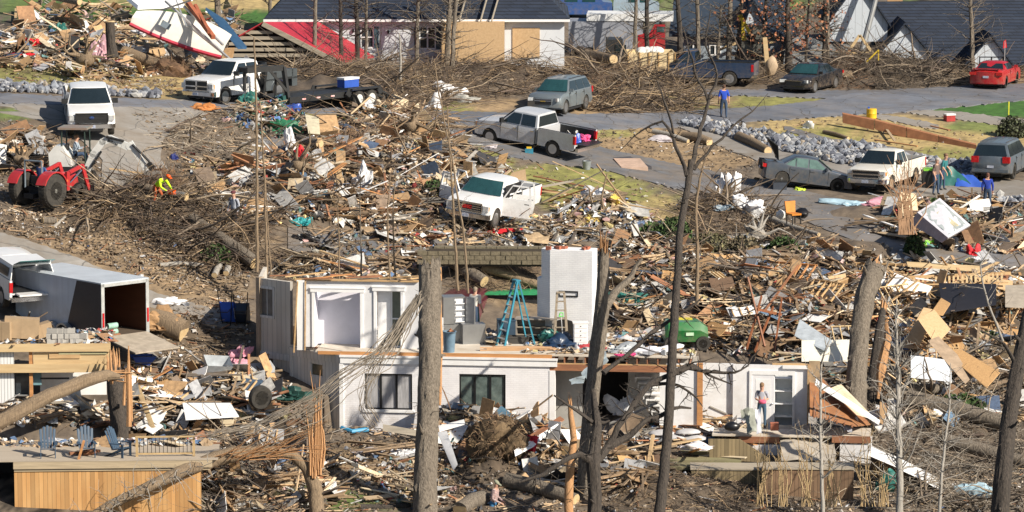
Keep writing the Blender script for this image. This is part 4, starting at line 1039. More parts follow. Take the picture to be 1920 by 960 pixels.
c2=prect(H,1249,682,1308,803); q=MB(); q.bx(c[1]+.001,c2[1],.05,.2,-.1,c2[3]); q.part('white_wall',M_WWALL,ruin)
c3=prect(H,1307,681,1317,806); q=MB(); q.bx(c3[0]+.01,c3[1],-.03,.1,-.1,c3[3]); q.part('stud_post',M_LUMO,ruin)
b0=prect(H,1317,680,1374,796,1.75); b1=prect(H,1374,680,1512,800,1.9); zt=prect(H,1317,679,1500,800,2.0)[3]
q=MB(); q.bx(c3[1]-.1,b0[1],1.75,1.85,-.1,zt); q.part('room_wall',M_WWALL,ruin)
q=MB(); q.bx(b0[1],b0[1]+.1,1.6,1.75,-.1,zt); q.part('room_wall',M_WWALL,ruin)
q=MB(); q.bx(c3[1]-.1,b0[1]-.01,1.71,1.749,-.1,.06); q.part('baseboard',M_LUM,ruin)
dr=prect(H,1410,702,1451,800,1.6); sh=prect(H,1453,702,1485,800,1.6); en=prect(H,1487,680,1513,800,1.6)
q=MB(); wall_open(q,b0[1]+.1,en[1],-.1,zt,[(sh[0],sh[1],-.1,sh[3])],1.6,.1); q.part('room_wall',M_WWALL,ruin)
q=MB(); q.bx(dr[0]-.10,sh[1]+.10,1.54,1.599,dr[3],dr[3]+.16); q.bx(dr[0]-.10,dr[0],1.54,1.599,-.1,dr[3]); q.bx(sh[1],sh[1]+.10,1.54,1.599,-.1,dr[3]); q.bx(en[0]-.4,en[1],1.5,1.599,zt-.12,zt); q.part('door_casing',M_WPAINT,ruin)
q=MB(); q.bx(dr[0],dr[1],1.56,1.598,-.08,dr[3]); dd=q.part('door',mat('white_door',(.74,.75,.79),.5,var=.06),ruin)
q=MB(); w_=dr[1]-dr[0]; hgt=dr[3]
for(a,b)in((.12,.40),(.47,.92)):
 for(x,y)in((.16,.84),):q.bx(dr[0]+w_*x,dr[0]+w_*y,1.552,1.561,hgt*a,hgt*b)
q.part('panel',M_WPAINT,dd)
q=MB(); q.blob((dr[1]-.07,1.53,1.0),.035,0); q.part('knob',M_CHROME,dd)
q=MB(); q.bx(sh[0],sh[1],2.2,2.25,-.1,sh[3]); q.bx(sh[0]-.03,sh[0],1.7,2.2,-.1,sh[3]); q.bx(sh[1],sh[1]+.03,1.7,2.2,-.1,sh[3]); q.part('closet_lining',mat('closet_grey',(.55,.57,.58),.7,var=.1),ruin)
for k in range(4):
 z=.45+k*.5; q=MB(); q.bx(sh[0],sh[1],1.72,2.2,z,z+.03); q.part('shelf',M_WPAINT,ruin)
q=MB(); q.bx(en[1]+.002,en[1]+.05,1.5,1.75,-.1,zt+.05); q.bx(en[0]-.8,en[1]+.4,1.62,1.72,zt+.002,zt+.07); q.part('wall_stud',M_LUM,ruin)
a0=en[1]+.06; q=MB(); q.poly3([H_ for H_ in[(a0,1.6,.9),(a0+.42,1.6,.5),(a0+.42,1.6,2.7),(a0,1.6,2.7)]],(0,.04,0)); q.part('torn_board',mat('tan_board',(.40,.30,.19),.8),ruin)
q=MB(); q.bx(c3[1],en[1]+.3,-.25,1.55,-.12,-.06); q.part('room_floor',M_SUB,ruin)
ff=prect(H,1440,816,1632,832,-1.6)
pz=ff[3]; U1a=H.pq(1350,820,-1.6)[0]; U1b=ff[1]
q=MB(); q.bx(U1a-.3,U1b-1.2,-1.6,-.26,pz-.07,pz-.002); q.bx(U1b-1.7,U1b,-1.6,0.3,pz-.05,pz); q.part('porch_floor',M_SUB,ruin)
q=MB(); a=prect(H,1385,817,1461,831,-1.62); q.bx(a[0],a[1],-1.66,-1.61,a[2],a[3]-.02); q.part('rim_board',M_LUMR,ruin); q=MB(); a=prect(H,1560,816,1632,831,-1.62); q.bx(a[0],a[1],-1.66,-1.61,a[2],a[3]-.02); q.part('rim_board',M_LUMR,ruin)
q=MB(); a=prect(H,1385,832,1463,870,-1.55); q.bx(a[0],a[1],-1.6,-1.5,a[2],a[3]); q.part('stem_wall',M_WWALL,ruin)
q=MB(); a=prect(H,1575,832,1633,915,-1.55); q.bx(a[0],a[1],-1.6,-1.5,a[2],a[3]); q.bx(a[1]-.1,a[1],-1.5,.3,a[2],a[3]); q.part('stem_wall',M_WWALL,ruin)
f1=prect(H,572,526,785,655,.9); ZU=ZC+.2
al=prect(H,590,547,676,652,.9); wd=prect(H,706,545,752,652,.9); ZT=f1[3]
q=MB(); wall_open(q,f1[0],f1[1],ZU,ZT,[(al[0],al[1],ZU,al[3]),(wd[0],wd[1],ZU,wd[3])],.9,.12); q.part('upper_wall',mat('grey_white_wall',(.66,.67,.70),.6,var=.1),ruin)
q=MB()
for r in(al,wd):
 q.bx(r[0]-.11,r[0],.85,.899,ZU,r[3]); q.bx(r[1],r[1]+.11,.85,.899,ZU,r[3]); q.bx(r[0]-.16,r[1]+.16,.83,.899,r[3],r[3]+.14); q.bx(r[0]-.19,r[1]+.19,.81,.9,r[3]+.14,r[3]+.18)
q.part('opening_trim',M_WPAINT,ruin)
q=MB(); q.bx(al[0]-.02,al[1]+.02,1.75,1.8,ZU,al[3]); q.bx(al[0]-.03,al[0],1.02,1.75,ZU,al[3]); q.bx(al[1],al[1]+.03,1.02,1.75,ZU,al[3]); q.part('alcove',mat('lilac_white',(.70,.70,.78),.6,var=.06),ruin)
q=MB(); q.bx(wd[0],wd[0]+.5,1.2,1.25,ZU,wd[3]); q.part('white_panel',M_WPAINT,ruin)
window(ruin,(wd[0]+.52,wd[1],ZU,wd[3]),1.1,.2,M_WPAINT,mat('dull_green_glass',(.20,.22,.18),.15),0,trans=1)
q=MB(); w9=prect(H,785,612,826,655,1.2); q.bx(f1[1],w9[1]+.1,1.2,1.3,ZU,w9[3]+.35); w9=prect(H,754,528,785,655,1.0); q.part('low_wall',M_WWALL,ruin)
q=MB(); a=prect(H,556,524,571,655,.7); q.bx(a[0],a[1],.7,.78,ZU-.1,ZT+.03); q.part('torn_wall',M_WPAINT,ruin)
q=MB(); q.beam((a[0]-.12,.68,ZU-.2),(a[0]+.05,.68,ZT),.06,.05); q.beam((a[1]+.02,.68,ZU-.1),(a[1]+.06,.68,ZT),.05,.05); q.bx(a[0]-.1,f1[1],.8,1.05,ZT+.01,ZT+.06); q.part('wall_stud',M_LUM,ruin)
for k in range(9):
 x0=f1[0]-1.4+k*.62+random.uniform(-.2,.2); q=MB(); q.beam((x0,.9+random.uniform(-.2,.4),ZT+.08+random.uniform(0,.12)),(x0+random.uniform(.8,1.6),1.0+random.uniform(-.3,.5),ZT+.08+random.uniform(0,.2)),.09,.04); q.part('torn_plate',random.choice([M_LUMR,M_LUM,M_LUMO,M_LUMR]),ruin)
A1=H.P(-3.72,2.9,0); B1=H.P(-2.28,1.9,0); T=Frame2(A1,B1)
def in_ruin(fr):
 M=(Matrix.Translation(H.o)@Matrix.Rotation(H.a,4,'Z')).inverted()@Matrix.Translation(fr.o)@Matrix.Rotation(fr.a,4,'Z'); return M
def part_in(fr,q,name,m,label=None):
 ob=q.part(name,m,ruin,label); ob.matrix_local=in_ruin(fr); return ob
zt1=T.pq(470,519)[1]; zt2=T.pq(528,527)[1]
wu=prect(T,489,540,512,593); wl=prect(T,487,668,511,702); zb=T.pq(495,664)[1]
q=MB(); wall_open(q,0,T.len,-.3,zt2,[(min(wu[0],wl[0]),wu[1],wl[2],wl[3])],0,.15)
q=MB()
def wall2(q,U0,U1,Z0,Z1,ops,th):
 (a,b,c,d),(a2,b2,c2,d2)=ops; lo=min(a,a2); hi=max(b,b2)
 q.bx(U0,lo,0,th,Z0,Z1); q.bx(hi,U1,0,th,Z0,Z1); q.bx(lo,hi,0,th,Z0,c2); q.bx(lo,hi,0,th,d2,c); q.bx(lo,hi,0,th,d,Z1)
lo=(min(wu[0],wl[0]),max(wu[1],wl[1]))
wall2(q,0,T.len,-.4,zt1,[(lo[0],lo[1],wu[2],wu[3]),(lo[0],lo[1],wl[2],wl[3])],.15); part_in(T,q,'siding_wall',M_SIDE)
for r,gm in((wu,mat('screen_glass',(.17,.16,.15),.2)),(wl,mat('boarded_glass',(.19,.15,.10),.5))):
 q=MB(); q.bx(lo[0]-.09,lo[0],-.03,-.001,r[2]-.1,r[3]+.1); q.bx(lo[1],lo[1]+.09,-.03,-.001,r[2]-.1,r[3]+.1); q.bx(lo[0]-.09,lo[1]+.09,-.035,-.001,r[3],r[3]+.1); q.bx(lo[0]-.09,lo[1]+.09,-.035,-.001,r[2]-.1,r[2])
 q.bx((lo[0]+lo[1])/2-.015,(lo[0]+lo[1])/2+.015,.05,.07,r[2],r[3])
 w=part_in(T,q,'window',M_SIDE2); q=MB(); q.bx(lo[0],lo[1],.07,.09,r[2],r[3]); q.part('pane',gm,w)
q=MB(); q.bx(-.03,T.len+.1,-.06,-.001,zb-.12,zb+.12); part_in(T,q,'belt_board',M_SIDE2)
A0=A1+H.dv*3.0+H.du*-.3; TL=Frame2(A0,A1); q=MB(); q.bx(0,TL.len-.01,0,.15,-.3,zt1); part_in(TL,q,'siding_wall',M_SIDE)
q=MB(); q.bx(-.05,.14,-.08,.2,-.4,zt1+.03); part_in(T,q,'corner_board',mat('brown_corner',(.33,.26,.19),.8))
Q1=H.P(-1.92,1.3,0); TB=Frame2(B1,Q1)
q=MB(); q.bx(.02,TB.len-.0,.25,.33,zb,zt1-.1); part_in(TB,q,'torn_wall',mat('blue_white_wall',(.55,.60,.68),.7,var=.3,scale=2,col2=(.35,.22,.1)))
q=MB()
for k in range(4):q.beam((.02+k*.11,.1+.04*k,zb-.3),(.10+k*.09,.12,zt1-.5-random.uniform(0,1.5)),.05,.04)
part_in(TB,q,'wall_stud',M_LUMO)
P0=H.P(-2.28,1.75,0); P1=H.P(-.0,-.005,0); BY=Frame2(P0,P1); bw=prect(BY,581,678,606,709); zt3=ZC-.0
q=MB(); wall_open(q,0,BY.len-.02,-.4,zt3,[bw],0,.15); part_in(BY,q,'siding_wall',M_SIDE2)
window_r=(bw[0],bw[1],bw[2],bw[3])
w=window(ruin,window_r,0,.15,M_SIDE2,mat('bay_glass',(.10,.10,.08),.15),0); w.matrix_local=in_ruin(BY)
q=MB(); q.bx(0,BY.len-.02,-.05,-.001,zt3-.28,zt3-.02); q.bx(-.02,BY.len,-.08,.2,zt3-.02,zt3+.05); q.bx(0,.14,-.04,-.001,-.4,zt3-.28); part_in(BY,q,'cornice',M_SIDE2)
q=MB(); q.poly3([(BY.len-.0,-.0,zt3+.06),(0,0,zt3+.06),(0,2.2,zt3+.06),(BY.len,2.0,zt3+.06)],(0,0,.07)); part_in(BY,q,'subfloor',M_SUB)
q=MB(); q.bx(.3,BY.len,.03,.09,zt3+.135,zt3+.2); part_in(BY,q,'rim_board',M_LUMR)
CH=Frame2(H.P(H.pq(1031,632,3.4)[0],3.4,0),H.P(H.pq(1110,636,3.25)[0],3.2,0))
ct=CH.pq(1031,466)[1]; sho=CH.pq(1010,524)[1]
q=MB(); q.prism([(0,.0),(CH.len,0),(CH.len,1.0),(-.35,1.0),(-.42,.35)],ZC,ct-.06,'z')
q.prism([(-.42,.36),(-.42,1.0),(-.62,1.0),(-.62,.5)],ZC,sho,'z')
ch=part_in(CH,q,'chimney',bricked('white_chimney_brick',(.80,.81,.83),(.76,.77,.80),(.72,.73,.76),var=.02,bump=.4))
q=MB(); a=prect(CH,1036,598,1080,640); q.bx(a[0],a[1],-.006,-.001,ZC+.2,a[3]-.12); q.prism([(a[0]+(a[1]-a[0])*t,a[3]-.12+.12*sin(pi*t))for t in np.linspace(0,1,9)],-.006,-.001,'y'); q.part('firebox',mat('firebox_dark',(.02,.018,.017),.9),ch)  # flat dark sheet on the bricks paints the shaded firebox opening
q=MB(); a=prect(CH,1048,545,1084,557)
q.bx(a[0],a[1],-.03,-.001,a[3]-.05,a[3]); q.bx(a[0],a[1],-.03,-.001,a[2],a[2]+.05); q.bx(a[0],a[0]+.04,-.03,-.001,a[2]+.05,a[3]-.05); q.bx(a[1]-.04,a[1],-.03,-.001,a[2]+.05,a[3]-.05); q.part('vent_frame',M_BFRAME,ch)
for k in range(9):
 x=random.uniform(-.3,CH.len-.2); q=MB(); q.box((x,random.uniform(.1,.7),ct+.0),(.21,.1,.12+random.uniform(-.05,.03)),Matrix.Rotation(random.uniform(-1,1),3,'Z')); q.part('loose_brick',mat('red_brick',(.36,.12,.07),.8),ch)
def lean_panel(name,px,m,label,cat,thick=(0,.12,.03),studs=None,group=None,sm=None):
 pts=[w3(*p)for p in px]; q=MB(); q.poly3(pts,thick)
 a=np.array(q.v); o=(a[:,0].mean(),a[:,1].mean(),a[:,2].min())
 if studs:
  t=thing(name,label,cat,o,group=group); q.part('panel',m,t,world=True)
  n=studs
  for k in range(n):
   f=(k+.5)/n; A=pts[0].lerp(pts[1],f); B=pts[3].lerp(pts[2],f)
   s=MB(); s.beam(A+Vector((0,-.06,0)),B+Vector((0,-.06,0)),.05,.1); s.part('stud',sm or M_LUMO,t,world=True)
  return t
 return q.solo(name,m,label,cat,group)
M_OSB=mat('osb_board',(.50,.31,.14),.8,var=.35,scale=14,col2=(.34,.20,.09))
M_OSBP=mat('pale_sheathing',(.54,.38,.22),.8,var=.25,scale=10,col2=(.42,.28,.15))
lean_panel('fallen_wall',[(1518,690,48),(1640,796,48.3),(1604,800,49.6),(1519,780,49.6)],mat('stained_osb',(.34,.15,.06),.85,var=.5,scale=2,col2=(.20,.09,.04),detail=8),'orange brown inside of a collapsed wall with bare studs leaning at the right end of the white house','wall debris',studs=6,sm=M_LUMR)
lean_panel('fallen_trim',[(1530,712,49.6),(1650,790,49.6),(1648,797,49.6),(1528,722,49.6)],M_WPAINT,'long white board lying across the orange collapsed wall','trim board')
lean_panel('fallen_wall',[(1558,730,49),(1577,722,48.6),(1642,788,49),(1606,778,49.4)],mat('stained_drywall',(.62,.58,.48),.8,col2=(.45,.33,.2),scale=1.5),'stained white drywall slab sloping down beside the leaning studs','drywall')
for k,(a,b)in enumerate((((1634,838),(1700,868)),((1700,868),(1740,888)),((1735,884),(1772,908)))):
 lean_panel('siding_strip',[(a[0],a[1]-2,50),(b[0],b[1]-2,50),(b[0]-6,b[1]+14,50.5),(a[0]-6,a[1]+16,50.5)],M_WPAINT,['white siding strip hanging off the porch corner','white siding strip in the middle of the sloping row','white siding strip lowest of the sloping row'][k],'siding',(0,.1,.0))
lean_panel('fallen_sheathing',[(1632,840,49.8),(1720,880,49.8),(1718,922,50.3),(1634,922,50.3)],mat('ochre_board',(.42,.24,.06),.8,col2=(.15,.09,.05),scale=2),'ochre sheathing exposed under the white siding strips','sheathing')
def skirt(name,u0,v0,u1,v1,s,ang,m,label,depth=1.0,group=None,top=True,cat='wooden wall'):
 f=Frame(u0,v1,ang,s); r=prect(f,u0,v0,u1,v1); t=f.thing(name,label,cat,group)
 q=MB(); q.bx(r[0],r[1],0,.05,r[2],r[3]); q.part('board_skirt',m,t)
 if top:q=MB(); q.bx(r[0]-.03,r[1]+.03,-.04,depth,r[3]+.001,r[3]+.05); q.part('deck_top',mat('deck_top_grey',(.38,.33,.26),.85,stretch=(.3,6,1),var=.3),t)
 q=MB(); q.bx(r[0],r[1],depth-.06,depth,r[2],r[3]); q.bx(r[1]-.05,r[1],.06,depth-.07,r[2],r[3]); q.part('back_board',m,t)
 return t,f,r
M_BRS=paneled('brown_deck_boards',(.25,.15,.09),.02,.14,'X',.8,.35,.3,2.0,col2=(.15,.10,.06))
M_BRS2=paneled('olive_deck_boards',(.27,.21,.12),.02,.14,'X',.8,.4,.3,2.0,col2=(.18,.14,.08))
skirt('deck_skirt',1296,881,1432,928,50.6,-2,M_BRS2,'brown board skirt of the low deck left of the sapling clump',1.2,cat='deck')
skirt('deck_skirt',1432,880,1600,946,51,-2,M_BRS,'dark brown board skirt of the low deck under the hanging carpet',1.2,top=True,cat='deck')
f=Frame(1330,860,-3,49.8); t=f.thing('deck_stringer','olive brown triangular side of the porch steps beside the white stem wall','steps')
a=f.pq(1328,823); b=f.pq(1388,824); c=f.pq(1455,868); d=f.pq(1330,862); q=MB(); q.prism([a,b,c,d],0,.06,'y'); q.part('stringer',M_BRS2,t)
for k,(u0,u1,v)in enumerate(((1172,1362,846),(1180,1390,862),(1200,1400,874))):
 f=Frame(u0,v+10,-2,49.6+k*.35); r=prect(f,u0,v,u1,v+7); q=MB(); q.bx(r[0],r[1],0,.75,r[3]-.05,r[3]); q.bx(r[0],r[1],-.03,-.001,r[2]-.02,r[3])
 o=MB(); o.v=[tuple(f.P(*p))for p in q.v]; o.f=q.f; o.mi=q.mi
 o.solo('deck_step',mat('mossy_deck',(.24,.23,.12),.85,var=.3,stretch=(.4,4,1),col2=(.17,.14,.09)),['mossy wooden step, uppermost below the grey sandbags','mossy wooden step in the middle of the porch stair','mossy wooden step, lowest of the porch stair'][k],'step')
q=MB(); q.sheet(w3(1462,794,48.6),w3(1562,808,48.8),w3(1568,866,50.3),w3(1466,864,50.3),10,8,.06,.02); q.solo('carpet',mat('beige_carpet',(.46,.42,.36),.95,var=.25,col2=(.33,.29,.24),scale=2.2),'beige carpet draped over the edge of the porch floor','carpet',smooth=60)
# ---------------------------------------------------------------- block retaining wall
f=Frame(782,492,-1.5,44.6)
t=f.thing('retaining_wall','tan split-face block retaining wall below the narrow drive','retaining wall')
r=prect(f,782,463,1052,492); q=MB()
random.seed(3)
nr=4; hh=(r[3]-r[2]+.1)/nr
for j in range(nr):
 x=r[0]+(.2 if j%2 else 0)+(.5 if j>2 else 0)
 while x<r[1]-.3:
  w_=.44; q.bx(x+.012,x+w_-.012,.05*j-random.uniform(0,.05),.05*j+.4,r[2]-.1+j*hh+.008,r[2]-.1+(j+1)*hh-.008); x+=w_
q.part('block_course',mat('tan_block',(.20,.17,.115),.95,var=.3,scale=7,col2=(.11,.095,.065),bump=.6),t)
q=MB(); q.bx(r[0]+.5,r[1]-.2,.1,.9,r[2]-.2,r[3]-.08); q.part('backfill',mat('dark_soil',(.06,.05,.04),.95),t)
# ---------------------------------------------------------------- lower left deck
D=Frame(26,975,3,53)
dk=D.thing('timber_deck','raised timber deck with orange board skirt at the lower left','deck')
r=prect(D,26,866,378,975)
M_DSK=paneled('cedar_deck_skirt',(.55,.33,.14),.012,.15,'X',.7,.35,.25,2.5,col2=(.48,.25,.09))
M_DTOP=mat('deck_floor_boards',(.44,.38,.31),.85,var=.25,scale=2,stretch=(.3,7,1),col2=(.33,.28,.22))
q=MB(); q.bx(r[0],r[1],.06,.10,-.6,r[3]-.32); q.part('board_skirt',M_DSK,dk)
q=MB(); q.bx(r[0]-.02,r[1]+.4,-.04,.02,r[3]-.26,r[3]+.0); q.bx(r[0]-.0,r[1]+.3,.02,.055,r[3]-.36,r[3]-.24); q.part('fascia_board',mat('deck_fascia',(.42,.34,.23),.8,stretch=(.3,1,4)),dk)
q=MB(); q.bx(r[0]-1.6,r[1]+.6,-.05,3.6,r[3]+.002,r[3]+.05); q.part('deck_floor',M_DTOP,dk)
for x in(r[0]-1.5,r[0]+.1,r[0]+3.2):
 for y in(.12,3.3):q=MB(); q.bx(x,x+.12,y,y+.12,-.6,r[3]); q.part('deck_post',M_LUMO,dk)
q=MB(); q.bx(r[0]-1.6,r[1],3.0,3.05,-.6,r[3]-.02); q.part('back_board',M_DARK,dk)  # near-black board paints the shade under the open deck
q=MB(); a=prect(D,147,826,158,862,.1); q.beam((a[0],.1,r[3]+.05),(a[1],.1,r[3]+.72),.09,.09); q.part('rail_post',M_LUMO,dk)
DECK_Z=r[3]+.05
rl=prect(D,254,818,366,860,.5)
q=MB(); q.bx(rl[0],rl[1],.45,.55,rl[3]-.05,rl[3]); q.bx(rl[0],rl[1],.48,.52,r[3]+.12,r[3]+.18)
for x in(rl[0],rl[1]-.09):q.bx(x,x+.09,.46,.54,r[3]+.05,rl[3]-.05)
rr=q.part('railing',mat('rail_wood',(.46,.33,.17),.8),dk)
q=MB()
n=15
for k in range(1,n):x=rl[0]+(rl[1]-rl[0])*k/n; q.cyl((x,.5,r[3]+.18),(x,.5,rl[3]-.05),.012,n=6)
b_=q.part('baluster',M_BFRAME,rr); b_['kind']='stuff'
# ---------------------------------------------------------------- half wrecked wooden house at the left edge
Lh=Frame(-40,790,2,50)
lt=Lh.thing('framed_cabin','wrecked cabin with bare yellow beams and white ribbed siding at the left edge','house')
M_YB=mat('yellow_beam',(.60,.46,.26),.75,var=.25,scale=2,stretch=(.3,3,3),col2=(.46,.32,.17))
def pbx(fr,t,name,m,u0,v0,u1,v1,off,th):q=MB(); fr.pb(q,u0,v0,u1,v1,off,th); return q.part(name,m,t)
pbx(Lh,lt,'beam',M_YB,-60,646,207,659,-.1,.12); pbx(Lh,lt,'beam',M_YB,-60,684,196,698,-.12,.1)
pbx(Lh,lt,'board',M_YB,62,661,204,682,.02,.04); pbx(Lh,lt,'board',M_LUM,92,664,150,672,-.02,.035); pbx(Lh,lt,'board',mat('greenish_board',(.50,.47,.28),.8),110,660,200,664,-.03,.045)
pbx(Lh,lt,'post',M_LUMO,54,659,62,748,.03,.12); pbx(Lh,lt,'post',M_YB,196,660,205,705,.06,.12)
pbx(Lh,lt,'ribbed_siding',paneled('white_ribbed_siding',(.70,.72,.74),.03,.12,'X',.5,.6,.05),-60,659,28,775,.12,.05)
pbx(Lh,lt,'dark_window',M_DGL,29,698,54,740,.3,.03); pbx(Lh,lt,'teal_board',mat('teal_board',(.14,.27,.32),.7),62,698,78,722,.3,.03); pbx(Lh,lt,'grey_wall',M_WPAINT,75,698,200,740,1.2,.05)
pbx(Lh,lt,'wire_rail',mat('galvanised',(.3,.31,.32),.5,metal=.5),28,740,120,742,.1,.02); pbx(Lh,lt,'wire_rail',M_BFRAME,75,708,130,711,.25,.02)
a=prect(Lh,-60,646,205,659); q=MB(); q.bx(a[0],a[1],.02,3.2,a[3]-.08,a[3]-.02); q.part('platform',M_WOODG,lt)
CAB=(Lh,a)
# ---------------------------------------------------------------- houses at the top
M_NAVY=bricked('navy_shingles',(.012,.022,.046),(.024,.036,.065),(.005,.008,.016),.9,.16,.85,.4,.02,.3)
M_GREYR=mat('grey_shingles',(.16,.17,.18),.85,var=.25,scale=5)
M_HW=mat('house_white',(.60,.63,.68),.7,var=.08,scale=1)
M_BBW=paneled('grey_white_battens',(.50,.55,.62),.04,.4,'X',.7,.7,.04)
def prism_uv(fr,q,px,off,th):q.prism([fr.pq(a,b,off)for a,b in px],off,off+th,'y')
f=Frame(505,116,0,34.5)
t=f.thing('bungalow','white bungalow with dark navy roof and torn end behind the bare trees','house')
ws=[prect(f,676,50,701,90),prect(f,786,50,817,92)]
r=prect(f,505,40,1058,118); q=MB(); wall_open(q,r[0],r[1],r[2]-.3,r[3],ws,0,.2); q.part('wall',M_HW,t)
for w_ in ws:
 window(t,w_,0,.2,M_WPAINT,M_DGL,1,trans=1)
 for x in(w_[0]-.28,w_[1]):q=MB(); q.bx(x+.01,x+.27,-.04,-.001,w_[2],w_[3]); q.part('shutter',mat('navy_shutter',(.03,.07,.10),.6),t)
q=MB(); q.bx(r[0]-.3,r[1]+.3,-.4,0,r[3],r[3]+.14); q.part('gutter',M_WPAINT,t)
q=MB(); q.add([(r[0]-.3,-.4,r[3]+.15),(r[1]+.3,-.4,r[3]+.15),(r[1]-2.2,4.5,r[3]+2.5),(r[0]+2.0,4.5,r[3]+2.5),(r[0]-.3,9,r[3]+.15),(r[1]+.3,9,r[3]+.15)],[(0,1,2,3),(1,5,2),(0,3,4),(3,2,5,4),(0,4,5,1)]); q.part('roof',M_NAVY,t)
q=MB(); q.bx(r[0],r[0]+.2,.2,8.5,r[2],r[3]); q.bx(r[1]-.2,r[1],.2,8.5,r[2],r[3]); q.part('wall',M_HW,t)
q=MB(); f.pb(q,828,42,946,117,-1.2,1.1); q.part('sheathed_wall',M_OSBP,t); q=MB(); f.pb(q,961,52,1012,108,-.06,.05); q.part('sheathed_wall',M_OSBP,t)
q=MB()
for k in range(4):x=f.pq(840+k*27+random.uniform(-8,8),42)[0]; q.beam((x,-1.0,r[3]+.1),(x+.7,3.5,r[3]+2.2+random.uniform(-.4,.2)),.05,.12)
q.part('bare_rafter',M_WOODG,t)
for(u,v)in((662,58),(728,60)):q=MB(); f.pb(q,u-2,v-3,u+2,v+3,-.12,.1); q.part('wall_lamp',M_BFRAME,t)
o=w3(560,110,36); t=thing('shed','collapsed log shed under a red metal roof','shed',o)
R0=w3(493,43,35.8); R1=w3(598,43,34.6); E1=w3(702,108,34.6); E0=w3(643,120,35.8); L0=R0+(R0-E0)*.0+Vector((-1.6,-.1,-.9)); L1=R1+Vector((-1.6,0,-.9))
M_RED=paneled('red_metal_roof',(.40,.025,.04),.03,.3,'Y',.45,.7,.06,1.0)
q=MB(); q.poly3([R0,R1,E1,E0],(0,0,.06)); q.part('roof',M_RED,t,world=True)
q=MB(); q.poly3([R0,R1,L1,L0],(0,0,.06)); q.part('roof',M_RED,t,world=True)
q=MB(); q.beam(R0+Vector((-.02,-.05,-.04)),E0+Vector((0,-.05,-.04)),.08,.24); q.part('fascia_board',M_WOODG,t,world=True)
for k in range(5):
 z=.45+k*.36; A=R0.lerp(E0,.12+k*.14)+Vector((0,.25,-.25)); q=MB(); q.beam(Vector((L0.x-.2,A.y,A.z)),A,.2,.17); q.part('log',M_WOODG,t,world=True)
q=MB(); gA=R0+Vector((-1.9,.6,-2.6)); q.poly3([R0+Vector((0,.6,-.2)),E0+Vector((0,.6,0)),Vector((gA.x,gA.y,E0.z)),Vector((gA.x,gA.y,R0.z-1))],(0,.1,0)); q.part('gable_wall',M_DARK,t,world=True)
def gable(fr,t,apex,bl,br,base,off,depth,mw,mr,over=.35,wname='gable_wall'):
 A=fr.pq(*apex,off); L=fr.pq(*bl,off); Rr=fr.pq(*br,off); z0=fr.pq(bl[0],base,off)[1]
 q=MB(); q.prism([(L[0],z0),(Rr[0],z0),Rr,A,L],off,off+.15,'y'); q.part(wname,mw,t)
 for P_,s in((L,-1),(Rr,1)):
  d=Vector((P_[0]-A[0],0,P_[1]-A[1])); d2=d*(1+over/max(.5,d.length))
  q=MB(); q.poly3([(A[0],off-.25,A[1]+.05),(A[0]+d2.x,off-.25,A[1]+d2.z+.05),(A[0]+d2.x,off+depth,A[1]+d2.z+.05),(A[0],off+depth,A[1]+.05)],(0,0,.14)); q.part('roof',mr,t)
 return A,L,Rr
f=Frame(1490,132,0)
t=f.thing('gabled_house','grey white batten house with steep navy roofs behind the leaning pole','house')
gable(f,t,(1612,-34),(1556,40),(1664,44),78,2.0,7,M_BBW,M_NAVY)
gable(f,t,(1697,47),(1655,96),(1738,96),112,0.5,6,M_BBW,M_NAVY)
gable(f,t,(1858,70),(1815,118),(1897,122),165,-.6,6,M_BBW,M_NAVY)
q=MB(); a=f.pq(1640,122,1.0); b=f.pq(2040,20,6.5); c=f.pq(2040,122,1)
q.poly3([(a[0],.9,a[1]),(c[0],.9,c[1]),(b[0],6,b[1]+.6),(a[0]+.3,6,b[1]+.45)],(0,.1,.12)); q.part('roof',M_NAVY,t)
q=MB(); q.bx(a[0],c[0],1.3,1.45,a[1]-1.6,a[1]-.02); q.part('wall',M_BBW,t)
wr=prect(f,1836,106,1882,128,-.6); window(t,wr,-.62,.1,M_BFRAME,mat('blue_glass',(.05,.10,.16),.1),1)
q=MB(); a=f.pq(1500,128,.5); b=f.pq(1600,66,3); q.poly3([(a[0]-1,.3,a[1]),(b[0],.3,a[1]),(b[0]-.4,3,b[1]),(a[0]-.6,3,b[1]-.1)],(0,0,.12)); q.part('garage_roof',M_GREYR,t)
q=MB(); q.bx(a[0]-1,b[0]-.5,.5,.6,a[1]-1.2,a[1]-.05); q.part('wall',M_HW,t)
rf=MB()
for p in(((1575,120),(1612,66)),((1612,66),(1638,102)),((1590,100),(1630,100))):A=f.pq(*p[0],-.3); B=f.pq(*p[1],-.3); rf.beam((A[0],-.3,A[1]),(B[0],-.3,B[1]),.08,.16)
rf.part('broken_rafter',M_YB,t)
pc=MB(); f.pb(pc,1664,-12,1692,26,6.2,.1); pc.part('sheathed_wall',M_OSB,t)
f=Frame(1285,118,0)
t=f.thing('steep_roofed_house','house with a small steep white gable and dark roof behind the blue pickup','house')
A,L,Rr=gable(f,t,(1412,4),(1390,64),(1440,64),64,.4,5,M_BBW,M_NAVY)
q=MB(); f.pb(q,1407,49,1420,64,.33,.06); q.part('gable_window',M_DGL,t)
q=MB(); a=f.pq(1270,66,0); b=f.pq(1392,20,4); q.poly3([(a[0]-.5,0,a[1]-.1),(f.pq(1500,66)[0],0,a[1]-.1),(f.pq(1480,66)[0],4,b[1]+.8),(a[0],4,b[1]+.8)],(0,0,.15)); q.part('roof',mat('slate_blue_shingles',(.02,.035,.06),.85,var=.25,scale=5),t)
q=MB(); f.pb(q,1282,68,1500,118,.5,.15); q.part('wall',mat('blue_grey_wall',(.26,.31,.37),.8,var=.2,scale=.8),t)
